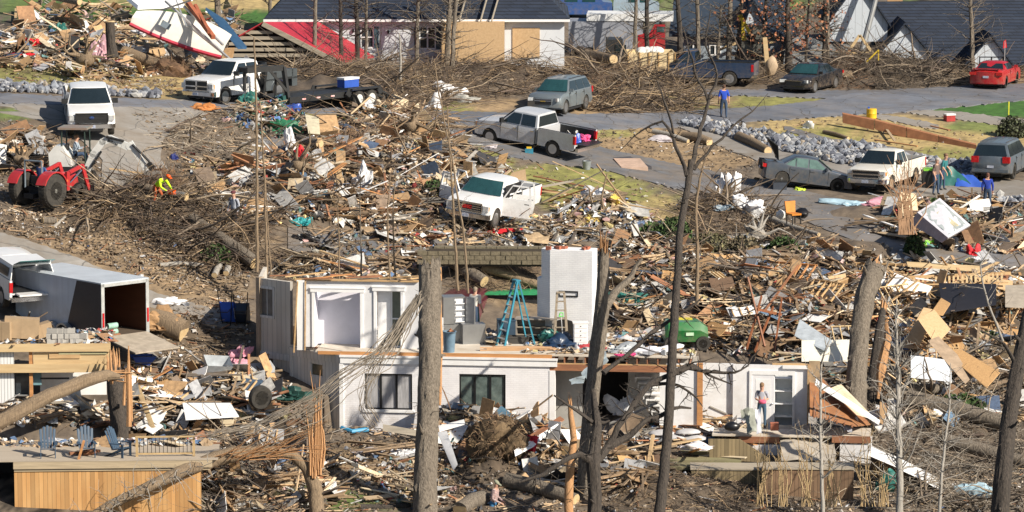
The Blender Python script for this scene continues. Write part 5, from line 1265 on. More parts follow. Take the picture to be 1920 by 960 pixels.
for w_ in((1288,80,1312,108),(1330,84,1352,104)):window(t,prect(f,*w_,.45),.44,.06,M_WPAINT,M_DGL,1)
pc=MB(); f.pb(pc,1306,-20,1386,32,5.4,.1); pc.part('sheathed_wall',M_OSB,t)
q=MB(); A=f.pq(1345,95,-.3); B=f.pq(1400,72,-.3); C=f.pq(1450,80,-.3); q.beam((A[0],-.3,A[1]),(B[0],-.3,B[1]),.1,.15); q.beam((B[0],-.3,B[1]),(C[0],-.3,C[1]),.1,.15); q.part('broken_rafter',M_YB,t)
for(u0,u1,v0,v1,m,lab,nm)in((1015,1148,-16,27,paint('van_blue',(.03,.09,.28)),'dark blue van parked behind the white bungalow','van'),(1150,1236,-10,22,paint('pale_blue',(.30,.40,.50)),'pale blue and white van beside the dark blue van','van')):
 f=Frame(u0,v1+4,1); t=f.thing(nm,lab,'van'); a=prect(f,u0,v0,u1,v1); L_=a[1]-a[0]; Hh=a[3]-a[2]
 q=MB(); q.prism([(a[0],a[2]),(a[1],a[2]),(a[1],a[2]+Hh*.5),(a[1]-L_*.13,a[2]+Hh*.55),(a[1]-L_*.26,a[3]),(a[0]+.1,a[3]),(a[0],a[2]+Hh*.5)],0,1.9,'y'); q.part('body',m,t)
 for k in range(2):q=MB(); q.bx(a[1]-L_*(.42+.25*k),a[1]-L_*(.24+.25*k),-.02,0.0,a[2]+Hh*.55,a[3]-.15); q.part('side_window',M_GLASS_T,t)
 for k in(.17,.8):add_wheel(t,a[0]+L_*k,.1,.34,.2,z=a[2])
 # ================================================================ TREES
M_BARK=mat('bark_grey',(.24,.205,.165),.95,scale=4,stretch=(5,5,1.1),bump=1.0,col2=(.055,.045,.036),detail=10)
M_BARKD=mat('bark_dark',(.085,.070,.058),.95,scale=4,stretch=(5,5,1.1),bump=1.0,col2=(.018,.016,.016),detail=8)
M_BARKT=mat('bark_tan',(.27,.20,.13),.95,var=.4,scale=5,stretch=(4,4,.6),bump=.9,col2=(.13,.095,.065),detail=8)
M_BARKP=mat('bark_pale',(.36,.34,.31),.9,var=.3,scale=5,stretch=(4,4,.8),bump=.5,col2=(.20,.185,.165))
M_SPL=mat('split_heartwood',(.46,.27,.14),.8,var=.35,scale=5,stretch=(6,6,.5),bump=.7,col2=(.36,.18,.07))
def px_path(pts):
 """[(u, v, s)] -> world points"""
 return[w3(*p)for p in pts]
def resample(P,n):
 P=[Vector(p)for p in P]; L=[0]
 for a,b in zip(P,P[1:]):L.append(L[-1]+(b-a).length)
 out=[];
 for k in range(n):
  t=L[-1]*k/(n-1); i=max(j for j in range(len(L))if L[j]<=t+1e-9); i=min(i,len(P)-2)
  f=(t-L[i])/max(1e-9,L[i+1]-L[i]); out.append((P[i].lerp(P[i+1],f),i+f))
 return out
def lerp_r(R,i):k=min(int(i),len(R)-2); return R[k]+(R[k+1]-R[k])*(i-k)
def limb(q,P,R,n=8,seg=None,jit=.10,wob=.0):
 L=sum((Vector(b)-Vector(a)).length for a,b in zip(P,P[1:]))
 m=seg or max(4,int(L/.35))
 rs=resample(P,m); pts=[p+Vector((random.uniform(-wob,wob),random.uniform(-wob,wob),random.uniform(-wob,wob)*.3))for p,_ in rs]
 q.tube(pts,[lerp_r(R,i)for _,i in rs],n,jit=jit)
 return pts
from mathutils import noise as mnoise
def ridged(q,P,R,n=40):
 """trunk with long bark plates, knots and hollows"""
 L=sum((b-a).length for a,b in zip(P,P[1:])); m=int(L/.12); rs=resample(P,m); x=None; vs=[]; so=random.uniform(0,99)
 kn=[(random.uniform(0,L),random.uniform(0,2*pi),random.uniform(.12,.28))for _ in range(int(L*1.1))]
 for k in range(m):
  p,i=rs[k]; d=(rs[min(m-1,k+1)][0]-rs[max(0,k-1)][0]).normalized()
  if x is None:x,y,_=frame_of(d)
  else:x=(x-d*x.dot(d)).normalized(); y=d.cross(x)
  r=lerp_r(R,i); h=L*k/(m-1); bx_=mnoise.noise(Vector((h*.35,so,0)))*.10
  for j in range(n):
   a=2*pi*j/n; c,s_=cos(a),sin(a)
   f=1+.10*mnoise.noise(Vector((c*1.2,s_*1.2,h*.6+so)))+.075*(1-3*abs(mnoise.noise(Vector((c*4.5,s_*4.5,h*.9+so)))))+.03*mnoise.noise(Vector((c*9,s_*9,h*5+so)))
   for hh,aa,rr_ in kn:
    if abs(h-hh)<.3:da=(a-aa+pi)%(2*pi)-pi; f+=.28*math.exp(-((h-hh)/.10)**2-(da/rr_/1.3)**2)
   vs.append(p+x*(c*r*f+bx_*r)+y*(s_*r*f))
 fs=[(k*n+j,k*n+(j+1)%n,(k+1)*n+(j+1)%n,(k+1)*n+j)for k in range(m-1)for j in range(n)]+[tuple(range((m-1)*n,m*n))]
 q.add(vs,fs); base=None
 for hh,aa,rr_ in kn[::2]:
  k=min(m-2,int(hh/L*(m-1))); p=rs[k][0]; v0=vs[k*n+int(aa/(2*pi)*n)%n]; d=(Vector(v0)-p).normalized(); l=random.uniform(.1,.6)
  q.tube([Vector(v0)-d*.1,Vector(v0)+d*l*.5+Vector((0,0,.05)),Vector(v0)+d*l+Vector((0,0,random.uniform(-.1,.25)))],[.07,.05,.02],7,jit=.2)
 return[r_[0]for r_ in rs]
def twigs(q,P,R,count,length,r0,spread=.9,up=.4,depth=1,t0=.25,n=4,drop=0.0):
 rs=resample(P,24)
 for _ in range(count):
  k=random.uniform(t0,.98); p,i=rs[int(k*23)]; d0=(rs[min(23,int(k*23)+1)][0]-rs[max(0,int(k*23)-1)][0]).normalized()
  a=Vector((random.gauss(0,1),random.gauss(0,.8),random.gauss(0,.5))); a=(a-d0*a.dot(d0)).normalized()
  d=(d0*(1-spread)+a*spread+Vector((0,0,up))).normalized(); L=length*random.uniform(.4,1.1)*(1.15-.6*k)
  pts=[p]; cur=p.copy(); dd=d.copy(); m=5
  for j in range(m):
   dd=(dd+Vector((random.gauss(0,.22),random.gauss(0,.22),random.gauss(0,.18)-drop))).normalized(); cur=cur+dd*L/m; pts.append(cur.copy())
  r=min(r0,lerp_r(R,i)*.7)if R else r0
  q.tube(pts,[max(.004,r*(1-.8*j/m))for j in range(m+1)],n,caps=False)
  if depth>0:twigs(q,pts,[r*(1-.8*j/m)for j in range(m+1)],random.randint(2,4),L*.55,r*.55,spread,up,depth-1,.3,3,drop)
def splinters(q,c,d,r,n,L,w=.03):
 d=Vector(d).normalized(); x,y,_=frame_of(d)
 for k in range(n):
  a=random.uniform(0,2*pi); rr=r*sqrt(random.random())*.9; b=Vector(c)+x*rr*cos(a)+y*rr*sin(a)-d*.35
  l=L*random.uniform(.3,1)+.35; e=b+d*l+x*random.gauss(0,.06)*l+y*random.gauss(0,.06)*l
  m=b.lerp(e,.6); ww=w*random.uniform(.6,1.6); q.tube([b,m,e],[ww,ww*.8,.004],4,flat=random.uniform(.3,1))
def tree(name,label,trunk,R,bark,base_uv=None,limbs=(),tw=0,twl=1.2,twr=.02,spl=0,spll=.8,cat='tree',group=None,n=10,splr=None,up=.4,depth=1,splw=.03,drop=0,tt0=.25,wob=.02):
 P=px_path(trunk); s0=trunk[0][2]
 base=P[0]
 t=thing(name,label,cat,base,group=group)
 if spl and R[-1]>.15:
  q=MB(); x,y,d_=frame_of(P[-1]-P[-2]); n_=18; rr=R[-1]
  for k in range(n_):
   a=2*pi*k/n_+random.uniform(-.1,.1); c=P[-1]-d_*.12; A=c+(x*cos(a-.25)+y*sin(a-.25))*rr*.98; B=c+(x*cos(a+.25)+y*sin(a+.25))*rr*.98; h=random.uniform(.15,.35)+(random.random()**2)*1.1*rr; T_=c+(x*cos(a)+y*sin(a))*rr*.9+d_*h
   q.poly3([A,B,(B+T_)/2+d_*h*.25,T_,(A+T_)/2],(x*cos(a)+y*sin(a))*-.05)
  q.part('torn_rim',bark,t,world=True,smooth=None)
 big=R[0]>.25; R=[r_*.9 if big else r_ for r_ in R]; Lt=sum((b-a).length for a,b in zip(P,P[1:]))
 q=MB(); pts=(ridged(q,P,R)if big else limb(q,P,R,n,jit=.07,wob=wob)); q.part('trunk',bark,t,world=True,smooth=50)
 allp=[(P,R)]
 q=MB(); has=False
 for lm in limbs:
  lp=px_path([(a,b,c)for a,b,c,_ in lm]); lr=[r for*_,r in lm]; limb(q,lp,lr,7,jit=.14,wob=.055); has=True; allp.append((lp,lr))
 if has:q.part('limb',bark,t,world=True,smooth=50)
 if tw:
  q=MB()
  tot=sum(sum((b-a).length for a,b in zip(p,p[1:]))for p,_ in allp)
  for p,r in allp:
   L=sum((b-a).length for a,b in zip(p,p[1:])); k=max(2,int(tw*L/tot)); twigs(q,p,r,k,twl,twr,up=up,depth=depth,t0=tt0 if p is P else .15,drop=drop)
  q.part('twigs',bark,t,world=True,smooth=None)
 if spl:
  q=MB(); d=P[-1]-P[-2]; splinters(q,P[-1],d,splr or R[-1],spl,spll,splw); q.part('splinters',M_SPL,t,world=True,smooth=None)
 return t
random.seed(21)
tree('broken_tree','thick grey trunk snapped at the top standing in front of the white brick wall',[(797,1010,52.5),(797,900,52.3),(803,760,52),(806,640,51.6),(806,510,51)],[.52,.45,.42,.43,.44],M_BARK,spl=16,spll=.5,tw=26,twl=1.3,twr=.022,n=16,splw=.06,up=0,tt0=.3,drop=.05)
q=MB(); P=px_path([(825,760,51.6),(826,640,51.4),(822,575,51.2),(825,502,51)]); limb(q,P,[.05,.10,.12,.06],7,jit=.2)
q.solo('split_wood',M_SPL,'orange strip of torn heartwood on the right side of the thick snapped trunk','torn wood')
tree('broken_tree','tall snapped trunk with a forked arm right of the white chimney',[(1095,990,51.5),(1100,860,51.4),(1110,740,51.2),(1124,620,51),(1130,540,51),(1132,480,51)],[.36,.32,.28,.30,.25,.19],M_BARK,limbs=[[(1124,604,51,.2),(1150,548,50.6,.15),(1182,518,50.3,.11),(1204,484,50.2,.05)]],spl=22,spll=1.1,tw=14,n=14,twl=1.0)
tree('forked_tree','dark leafless forked tree with crooked arms reaching right across the torn house',[(1113,1000,53),(1116,930,53),(1112,868,53),(1120,800,52.8),(1112,730,52.6)],[.29,.26,.27,.18,.09],M_BARKD,limbs=[[(1114,868,53,0.160),(1140,836,52.8,0.139),(1180,818,52.6,0.117),(1206,790,52.6,0.096),(1240,780,52.4,0.085),(1268,762,52.3,0.070),(1297,765,52.2,0.032)],[(1140,836,52.8,0.128),(1160,800,52.8,0.117),(1184,762,52.6,0.107),(1214,722,52.4,0.107),(1250,706,52.3,0.096),(1290,690,52.2,0.085),(1330,698,52,0.059),(1372,700,52,0.048),(1395,690,51.8,0.032),(1425,655,51.8,0.016)],[(1250,706,52.3,0.064),(1290,682,52.2,0.064),(1312,690,52,0.053),(1340,708,52,0.038),(1372,722,52,0.021)],[(1214,722,52.4,0.075),(1262,718,52.2,0.053),(1300,740,52,0.038),(1320,762,52,0.016)],[(1130,700,52.6,0.096),(1168,672,52.4,0.085),(1208,636,52.2,0.075),(1248,604,52,0.064),(1290,580,52,0.048),(1318,556,52,0.021)],[(1114,868,53,0.139),(1085,850,53.2,0.107),(1064,860,53.4,0.085),(1020,890,53.5,0.075),(975,905,53.6,0.043)],[(1112,790,52.8,0.075),(1080,770,52.9,0.053),(1040,742,53,0.032)]],tw=110,twl=1.2,twr=.03,up=.1,depth=1,drop=.02)
tree('broken_tree','brown peeled stump post beside the forked tree with its bark stripped off',[(1068,990,52.5),(1066,900,52.4),(1076,830,52.3),(1068,760,52.2)],[.17,.16,.14,.08],M_SPL,spl=8,spll=.5)
tree('slim_tree','tall slim grey tree with a V crown rising in front of the forked branches',[(1232,990,52.8),(1243,900,52.7),(1254,780,52.5),(1260,660,52.3),(1268,540,52),(1276,430,51.8),(1290,340,51.6),(1296,300,51.5)],[.21,.20,.18,.17,.15,.13,.12,.11],M_BARKD,limbs=[[(1290,330,51.6,.09),(1272,290,51.5,.07),(1262,250,51.4,.06),(1238,225,51.3,.05),(1200,245,51.2,.03),(1160,285,51.2,.012)],[(1262,250,51.4,.05),(1246,190,51.2,.04),(1232,150,51.2,.02)],[(1296,310,51.5,.09),(1312,250,51.3,.08),(1330,190,51.1,.06),(1345,140,51,.045),(1322,80,51,.035),(1335,20,50.8,.02)],[(1330,190,51.1,.05),(1300,130,51,.04),(1292,90,51,.03),(1280,50,51,.02)],[(1300,318,51.5,.07),(1340,270,51.4,.05),(1378,235,51.3,.04),(1420,200,51.2,.02),(1440,175,51,.01)]],tw=60,twl=1.3,twr=.02,up=.35,tt0=.7)
tree('slim_tree','slim tan tree stem just right of the tall grey one, leaning on the road view',[(1306,570,46),(1308,470,46),(1304,380,46),(1314,330,46),(1322,300,46)],[.08,.07,.06,.05,.03],M_BARKT,tw=16,twl=.9)
tree('broken_tree','massive leaning broken trunk with sheared top at centre right',[(1604,775,48.5),(1606,700,48.3),(1612,620,48),(1622,550,47.8),(1640,505,47.6)],[.46,.42,.40,.42,.46],M_BARK,spl=24,spll=.5,n=16,splw=.07)
tree('broken_tree','dark burnt looking trunk with torn orange wood behind the massive leaning trunk',[(1636,775,47.6),(1640,700,47.4),(1650,620,47.2),(1656,580,47)],[.30,.28,.22,.12],M_BARKD,spl=12,spll=.7)
q=MB(); P=px_path([(1646,748,47.8),(1652,690,47.7),(1664,640,47.6),(1662,600,47.5)]); limb(q,P,[.06,.20,.16,.05],7,jit=.2)
q.solo('split_wood',M_SPL,'orange torn slab of wood on the dark trunk at centre right','torn wood')
tree('broken_tree','nearly black trunk leaning right at the right edge of the picture',[(1872,1000,53),(1880,900,53),(1890,800,52.8),(1906,700,52.6),(1926,600,52.4),(1960,470,52)],[.36,.33,.31,.27,.24,.18],M_BARKD,limbs=[[(1906,690,52.6,.08),(1880,640,52.6,.05),(1840,620,52.6,.03)]],tw=20,twl=1.0,up=-.2,drop=.1,n=14)
tree('broken_tree','splintered dark stump holding a fallen log behind the blue chairs',[(226,852,50.6),(224,800,50.6),(218,740,50.5),(214,700,50.4)],[.34,.36,.36,.30],M_BARKD,spl=26,spll=1.1,n=14,splw=.07)
q=MB()
for(u0,v0,u1,v1,r)in((242,800,241,648,.10),(232,760,236,690,.07),(210,720,206,655,.07),(247,790,246,700,.05)):limb(q,px_path([(u0,v0,50.9),((u0+u1)/2,(v0+v1)/2,50.9),(u1,v1,50.9)]),[r,r*.9,.02],6,jit=.2)
q.solo('split_wood',M_SPL,'tall orange splinters standing on the stump behind the blue chairs','torn wood')
q=MB(); ridged(q,px_path([(-30,805,52),(20,780,51.9),(90,742,51.7),(160,714,51.4),(200,703,51.2),(222,706,51)]),[.24,.25,.24,.24,.20,.10])
q.m=1; splinters(q,w3(212,705,51),w3(222,706,51)-w3(180,706,51.2),.2,16,1.0)
q.solo('fallen_log',[M_BARKT,M_SPL],'barked log resting from the left edge up to the splintered stump','log',smooth=50)
q=MB(); ridged(q,px_path([(140,985,53.6),(200,950,53.4),(280,912,53.2),(350,880,53),(400,862,52.8),(440,852,52.7),(500,846,52.6),(548,852,52.5),(576,878,52.5),(592,920,52.5),(596,1000,52.6)]),[.10,.14,.19,.22,.26,.28,.20,.17,.20,.26,.28],24)
q.m=1
for k in range(26):
 A=w3(430+random.uniform(-30,90),858+random.uniform(-10,6),52.9); B=A+Vector((random.uniform(1.2,2.6),random.uniform(-.3,.2),random.uniform(-.1,1.3))); q.tube([A,A.lerp(B,.5)+Vector((0,0,.1)),B],[.04,.03,.005],4,flat=.5)
q.m=2
for k in range(3):twigs(q,px_path([(160,975,53.8),(280,912,53.6),(400,862,53.2)]),None,14,1.6,.018,up=.1,depth=1,t0=.0,drop=.02)
q.solo('bent_tree',[M_BARKT,M_SPL,M_BARKP],'splintered tree bent over to the ground in front of the orange deck','fallen tree',smooth=50)
q=MB()
for k in range(22):
 u=596+random.gauss(0,7); v0=random.uniform(850,900); v1=random.choice([688,745,760,800])+random.uniform(0,50); limb(q,px_path([(u,v0,52.6),(u+random.gauss(0,3),(v0+v1)/2,52.6),(u+random.gauss(-2,6),v1,52.6)]),[.055,.045,.006],4,seg=4,jit=.2)
q.solo('split_wood',M_SPL,'sheaf of tall orange splinters standing over the bent tree','torn wood')
q=MB()
for k in range(36):
 a=random.gauss(0,1); b=random.gauss(0,1); e=random.random()
 P=[(785+3*a,560+6*b,52.2),(745+8*a,625+8*b,52.3),(715+12*a,665+10*b,52.4)]
 if e<.45:P+=[(690+8*a,720+12*b,52.5),(680+6*a,760+12*b,52.5),(704+8*a,795+6*b,52.5)]
 else:P+=[(650+10*a,705+12*b,52.6),(580+14*a,760+12*b,52.7),(500+20*a,800+9*b,52.8),(400+40*a,822+6*b,52.9)]
 w_=random.uniform(.5,1.5); limb(q,px_path(P),[.022*w_,.018*w_,.015*w_]+[.011*w_]*(len(P)-3),4,wob=.07,jit=.2)
 if k%3==0:twigs(q,px_path(P),None,3,.7,.007,depth=0,up=-.3)
q.solo('vine_bundle',mat('grey_vine',(.25,.215,.175),.9,var=.4),'bundle of grey stripped vines hanging down left from the thick snapped trunk','vines',smooth=None)
SL=[('bare_pole','tallest bare brown pole left of centre, one of a close pair',[(482,510,46),(482,340,46),(480,190,46),(476,70,46)],.085,M_BARKT,10,.8),('bare_pole','shorter brown pole standing right of the tallest one',[(500,515,46.2),(498,400,46.2),(494,290,46.2),(488,190,46.2)],.07,M_BARKT,8,.7),('sapling','thin brown sapling right of the shorter brown pole',[(508,515,46.3),(503,430,46.3),(498,350,46.3)],.04,M_BARKT,8,.7),('sapling','thin sapling standing over the left asphalt patch',[(635,530,45.6),(636,460,45.6),(633,400,45.6),(636,350,45.6)],.045,M_BARKT,22,.9),('sapling','thin dark sapling with side twigs on the asphalt patch',[(678,520,45.6),(676,450,45.6),(675,330,45.6)],.05,M_BARK,18,.8),('sapling','slim sapling left of the curved one behind the white alcove',[(731,530,45.6),(728,450,45.6),(727,380,45.6),(733,330,45.6)],.05,M_BARKT,18,.8),('sapling','curved sapling rising behind the upper white wall',[(744,540,45.8),(738,470,45.8),(737,380,45.8),(742,322,45.8)],.05,M_BARKT,14,.8),('sapling','slim brown tree rising past the left open door of the white pickup',[(858,545,46.4),(853,450,46.4),(850,390,46.4),(846,330,46.4),(838,200,46.2)],.075,M_BARKT,26,1.2),('sapling','thin tree crossing in front of the white pickup grille',[(878,550,46.6),(872,460,46.6),(860,380,46.6),(848,300,46.5),(822,170,46.4),(815,110,46.4)],.06,M_BARKT,24,1.2),('dead_tree','pale broken snag standing in the brush behind the road',[(750,150,37),(752,110,37),(748,62,37)],.09,M_BARKP,4,.8),('dead_stub','two pronged stick standing beyond the pale plastic heap',[(1110,380,42),(1104,350,42),(1096,345,42)],.06,M_BARKT,4,.4),('dead_stub','upright forked limb above the yellow insulation heap',[(1132,392,42),(1128,365,42),(1138,325,42)],.07,M_BARKT,4,.4),]
for nm,lab,pts,r,bk,tw,tl in SL:
 n_=len(pts); tree(nm,lab,pts,[r*(1-.6*k/(n_-1))for k in range(n_)],bk,tw=tw,twl=tl,twr=.014,n=6,depth=1,cat='tree')
tree('young_tree','pale grey young tree with many upswept twigs at lower right',[(1686,1000,53),(1688,900,53),(1684,800,52.8),(1684,700,52.6),(1680,620,52.5),(1682,560,52.4)],[.14,.12,.10,.075,.05,.02],M_BARKP,tw=80,twl=2.0,twr=.03,up=.7,depth=1)
tree('young_tree','thin dark sapling with forked base left of the pale young tree',[(1545,1000,53),(1541,900,53),(1538,780,52.8),(1540,680,52.6),(1560,620,52.6)],[.085,.07,.05,.035,.01],M_BARKP,tw=44,twl=1.7,twr=.022,up=.6)
tree('young_tree','slender sapling right of the pale young tree',[(1758,1000,53),(1766,880,53),(1780,760,52.8),(1782,680,52.6)],[.07,.055,.035,.01],M_BARKP,tw=40,twl=1.6,twr=.02,up=.5)
tree('young_tree','thin bare shoot crossing the pinewood wreck at right',[(1880,640,49),(1850,560,49),(1836,500,49),(1900,400,49)],[.05,.04,.03,.01],M_BARKP,tw=20,twl=1.3,twr=.016,up=.4)
for k,(u,h,lab)in enumerate(((1466,120,'reed thin brown shoots left of the hanging carpet'),(1516,150,'clump of thin brown shoots before the hanging carpet'),(1432,150,'clump of thin brown shoots at the corner of the brown skirt'),(1620,150,'clump of thin straw shoots right of the brown skirt'),(1560,120,'clump of straw stems right of the forked sapling'),(1655,90,'clump of short stems under the pale young tree'))):
 q=MB()
 for j in range(9):P=[(u+random.gauss(0,8),950,52.2),(u+random.gauss(0,9),950-h*.5,52.2),(u+random.gauss(0,16),950-h*random.uniform(.7,1.1),52.2)]; limb(q,px_path(P),[.02,.015,.005],4,jit=0); twigs(q,px_path(P),None,3,.5,.008,depth=0,up=.5)
 q.solo('shoot_clump',mat('straw_stem',(.42,.31,.17),.9,var=.3),lab,'shrub',smooth=None)
q=MB()
for j in range(26):u0=1700+random.gauss(0,8); P=[(u0,440,43.4),(u0+random.gauss(0,12),390,43.4),(u0+random.gauss(0,26),340-random.uniform(-10,50),43.4)]; limb(q,px_path(P),[.035,.025,.006],5,jit=.05); twigs(q,px_path(P),None,3,.7,.01,depth=0,up=.6)
q.solo('bare_shrub',mat('shrub_stem',(.36,.22,.13),.9,var=.3),'many stemmed bare shrub in front of the older white pickup','shrub',smooth=None)
TT=[(590,98,-60,.13,0),(640,112,-60,.12,0),(671,104,-60,.14,1),(686,104,-60,.09,0),(781,100,-60,.13,1),(838,128,-60,.17,1),(848,140,-40,.14,0),(884,118,-60,.12,1),(943,104,-60,.30,1),(957,102,-40,.14,0),(1022,100,-60,.12,0),(1190,98,-60,.13,0),(1213,84,-60,.16,1),(1276,100,-60,.18,0),(1310,96,-60,.15,0),(1366,106,-60,.17,0),(1384,118,-60,.14,0),(1432,128,-60,.14,0),(1511,120,-60,.09,0),(1546,122,-50,.16,1),(1553,124,-60,.10,0),(1824,132,-60,.15,1),(408,44,-60,.20,0),(506,40,-60,.12,0),(870,112,10,.10,1),(1345,110,10,.09,1)]
WH=['before the white bungalow wall','by the red roofed shed','beside the torn end of the bungalow','before the lorry trailer','by the steep roofed house','in front of the gabled house']
def where(u,k):
 marks=[(420,'on the far lawn at upper left'),(520,'beyond the far lawn left of the bungalow'),(600,'before the left half of the red shed roof'),(655,'before the right half of the red shed roof'),(680,'left of the bungalow shutters'),(700,'right beside the first bungalow window'),(800,'before the second bungalow window'),(845,'before the plywood bungalow wall'),(860,'at the edge of the plywood wall, darkest of its group'),(875,'before the middle of the plywood wall'),(900,'leaning before the plywood wall'),(950,'thickest, at the right end of the plywood wall'),(965,'just right of the thickest trunk'),(1040,'before the right corner of the bungalow'),(1200,'before the lorry cab, left one'),(1220,'before the lorry cab, right one'),(1290,'behind the dark blue pickup cab'),(1320,'left of the small steep gable'),(1350,'thin, left of the small gable window'),(1372,'directly left of the small steep gable'),(1400,'directly below the small steep gable'),(1440,'right of the small steep gable'),(1520,'thin, behind the black sedan'),(1549,'left of the big batten gable'),(1560,'thinner twin left of the big batten gable'),(1900,'between the navy roof and the red coupe')]
 for m,w in marks:
  if u<m:return w
for k,(u,vb,vt,r,tw)in enumerate(TT):
 vb=max(vb,122)if vb>60 else vb; s=float(scale(u,vb))+.3; m=(u+random.uniform(-10,10)); lean=random.uniform(-10,12)
 if u==884:lean=-34
 pts=[(u,vb,s),(u+lean*.3,vb*.6+vt*.4,s),(u+lean*.7,vb*.3+vt*.7,s),(u+lean,vt,s)]
 tree('bare_tree','bare dark tree trunk '+where(u,k),pts,[r,r*.85,r*.7,r*.5],random.choice([M_BARK,M_BARKD,M_BARK]),tw=(46 if tw else 22),twl=2.4,twr=.03,group='bare trees around the far houses',n=7,up=.25,depth=2 if tw else 1)
t=tree('oak_tree','oak with a few rust brown leaves still on its branches behind the black sedan',[(1479,140,32.9),(1479,80,32.9),(1476,20,32.9),(1480,-40,32.9)],[.24,.2,.15,.08],M_BARKD,tw=44,twl=2.4,twr=.04,up=.3,depth=1,tt0=.3)
B=Bag(); n=900; c=np.array(w3(1478,14,32.9)); a=RNG.normal(0,1,(n,3))*[1.5,1.0,1.1]+c+[0,0,-.6]; a=a+np.sin(a*2.2)[:,[1,2,0]]*.5
B.sheets(a,np.full((n,2),.10)*RNG.uniform(.6,1.5,(n,1)),rots(n,None,60,60),pick([(2,(.30,.12,.06)),(1,(.38,.19,.10)),(1,(.2,.08,.05))],n),n=1)
o=B.build('leaves',mat('dead_leaf',rough=.9,attr=True,var=.2),parent=t)
def woods(name,u0,u1,v,label,n,seed):
 random.seed(seed); t=MB()
 for k in range(n):
  u=random.uniform(u0,u1); vb=v+random.uniform(-22,4); s=29.4-random.uniform(0,2); A=w3(u,vb,s); h=random.uniform(6,10); P=[A,A+Vector((random.gauss(0,.3),0,h*.5)),A+Vector((random.gauss(0,.6),0,h))]; r=random.uniform(.05,.16); t.tube(P,[r,r*.8,r*.4],5); twigs(t,P,None,7,2.6,.03,depth=1,up=.4,t0=.1)
 return t.solo(name,M_BARK,label,'woods',kind='stuff',smooth=None)
woods('far_woods',1640,2000,6,'dense brown leafless woods behind the navy roofs',90,5)
woods('far_woods',1230,1420,8,'leafless woods behind the steep roofed house',34,6)
woods('far_woods',820,1010,10,'leafless thicket behind the torn end of the bungalow',14,8)
q=MB(); A=w3(1602,148,32.6); Bp=w3(1652,-40,32.6); q.tube([A,A.lerp(Bp,.5),Bp],[.19,.17,.14],10); t=q.solo('utility_pole',mat('galvanised_pole',(.34,.35,.36),.45,metal=.5,var=.15),'grey metal utility pole leaning right beside the brush heap','utility pole')
q=MB(); A=w3(1607,152,32.8); q.tube([A,w3(1608,122,32.8)],.09,8); q.solo('pole_stub',M_BARKT,'short wooden stub beside the leaning grey pole','post')
tree('stump','cut upright stump with flat sawn top on the debris heap at upper left',[(212,108,38),(208,80,38),(206,42,38)],[.32,.25,.24],M_BARKD,cat='stump')
q=MB(); A=w3(206,41,38); q.cyl(A,A+Vector((0,0,.04)),.24,n=14); q.solo('sawn_top',M_YB,'pale sawn disc on top of the upright stump at upper left','sawn wood')
# ================================================================ DEBRIS
RNG=np.random.default_rng(11); random.seed(11)
M_DEB=mat('debris_mix',rough=.85,attr=True,var=.35,scale=6,detail=6)
M_BRU=mat('brush_bark',rough=.95,attr=True,var=.45,scale=4)
WOODP=[(3,(.36,.25,.15)),(3,(.25,.18,.115)),(2,(.46,.34,.21)),(3,(.20,.165,.13)),(1.5,(.30,.14,.07)),(1.2,(.52,.42,.29)),(1,(.30,.28,.25)),(.7,(.55,.54,.52))]
MIXP=[(3,(.40,.29,.18)),(2,(.24,.19,.14)),(2.2,(.60,.60,.58)),(1.3,(.40,.42,.44)),(1,(.16,.16,.17)),(.5,(.10,.17,.30)),(.35,(.42,.07,.06)),(.4,(.55,.38,.36)),(.5,(.12,.24,.24)),(.5,(.60,.52,.26)),(1,(.47,.38,.27)),(.8,(.05,.05,.055))]
LITP=[(3,(.19,.14,.095)),(2,(.27,.20,.13)),(.6,(.42,.36,.29)),(.4,(.55,.53,.50)),(2.5,(.09,.068,.05)),(.2,(.3,.32,.36))]
BRUP=[(3,(.15,.11,.08)),(2,(.235,.165,.10)),(3,(.09,.068,.05)),(1.6,(.36,.265,.16)),(1.5,(.045,.036,.03))]
REDB=[(3,(.20,.11,.06)),(2,(.13,.075,.045)),(1,(.28,.17,.10))]
def place(poly,n,lift=0.0,spread=.5):
 u,v=sample(poly,n); P=G(u,v); h=mound(u,v)
 P[:,2]+=h*(.8+.25*RNG.uniform(-.4,1,len(u)))+lift
 return P
def d_planks(B,poly,n,L=(.5,2.4),w=(.04,.11),t=(.012,.03),pal=WOODP,tilt=14,lift=.06,yaw=None):
 P=place(poly,n,lift); n=len(P); ln=RNG.uniform(0,1,n)**1.6*(L[1]-L[0])+L[0]
 Hh=np.stack([ln/2,RNG.uniform(*w,n)/1,RNG.uniform(*t,n)],1); Hh[:,1]*=.5;
 y=None if yaw is None else RNG.normal(yaw[0],yaw[1],n)
 R=rots(n,y,tilt,25); P[:,2]+=np.abs(R[:,2,0])*ln*.35
 B.boxes(P,Hh,R,pick(pal,n,.3))
def d_sheets(B,poly,n,S=(.15,.7),pal=MIXP,tilt=28,lift=.08,cr=.16,nn=3):
 P=place(poly,n,lift); n=len(P); a=RNG.uniform(0,1,(n,1))**1.8*(S[1]-S[0])+S[0]; SS=a*RNG.uniform(.45,1.1,(n,2))
 P[:,2]+=SS[:,0]*.15
 B.sheets(P,SS,rots(n,None,tilt,tilt),pick(pal,n,.25),cr,nn)
PANP=[(3,(.42,.27,.14)),(2,(.56,.56,.55)),(1.5,(.30,.17,.09)),(1,(.34,.35,.37)),(1,(.20,.15,.11)),(1,(.52,.42,.28)),(.4,(.08,.12,.2)),(.6,(.04,.04,.045))]
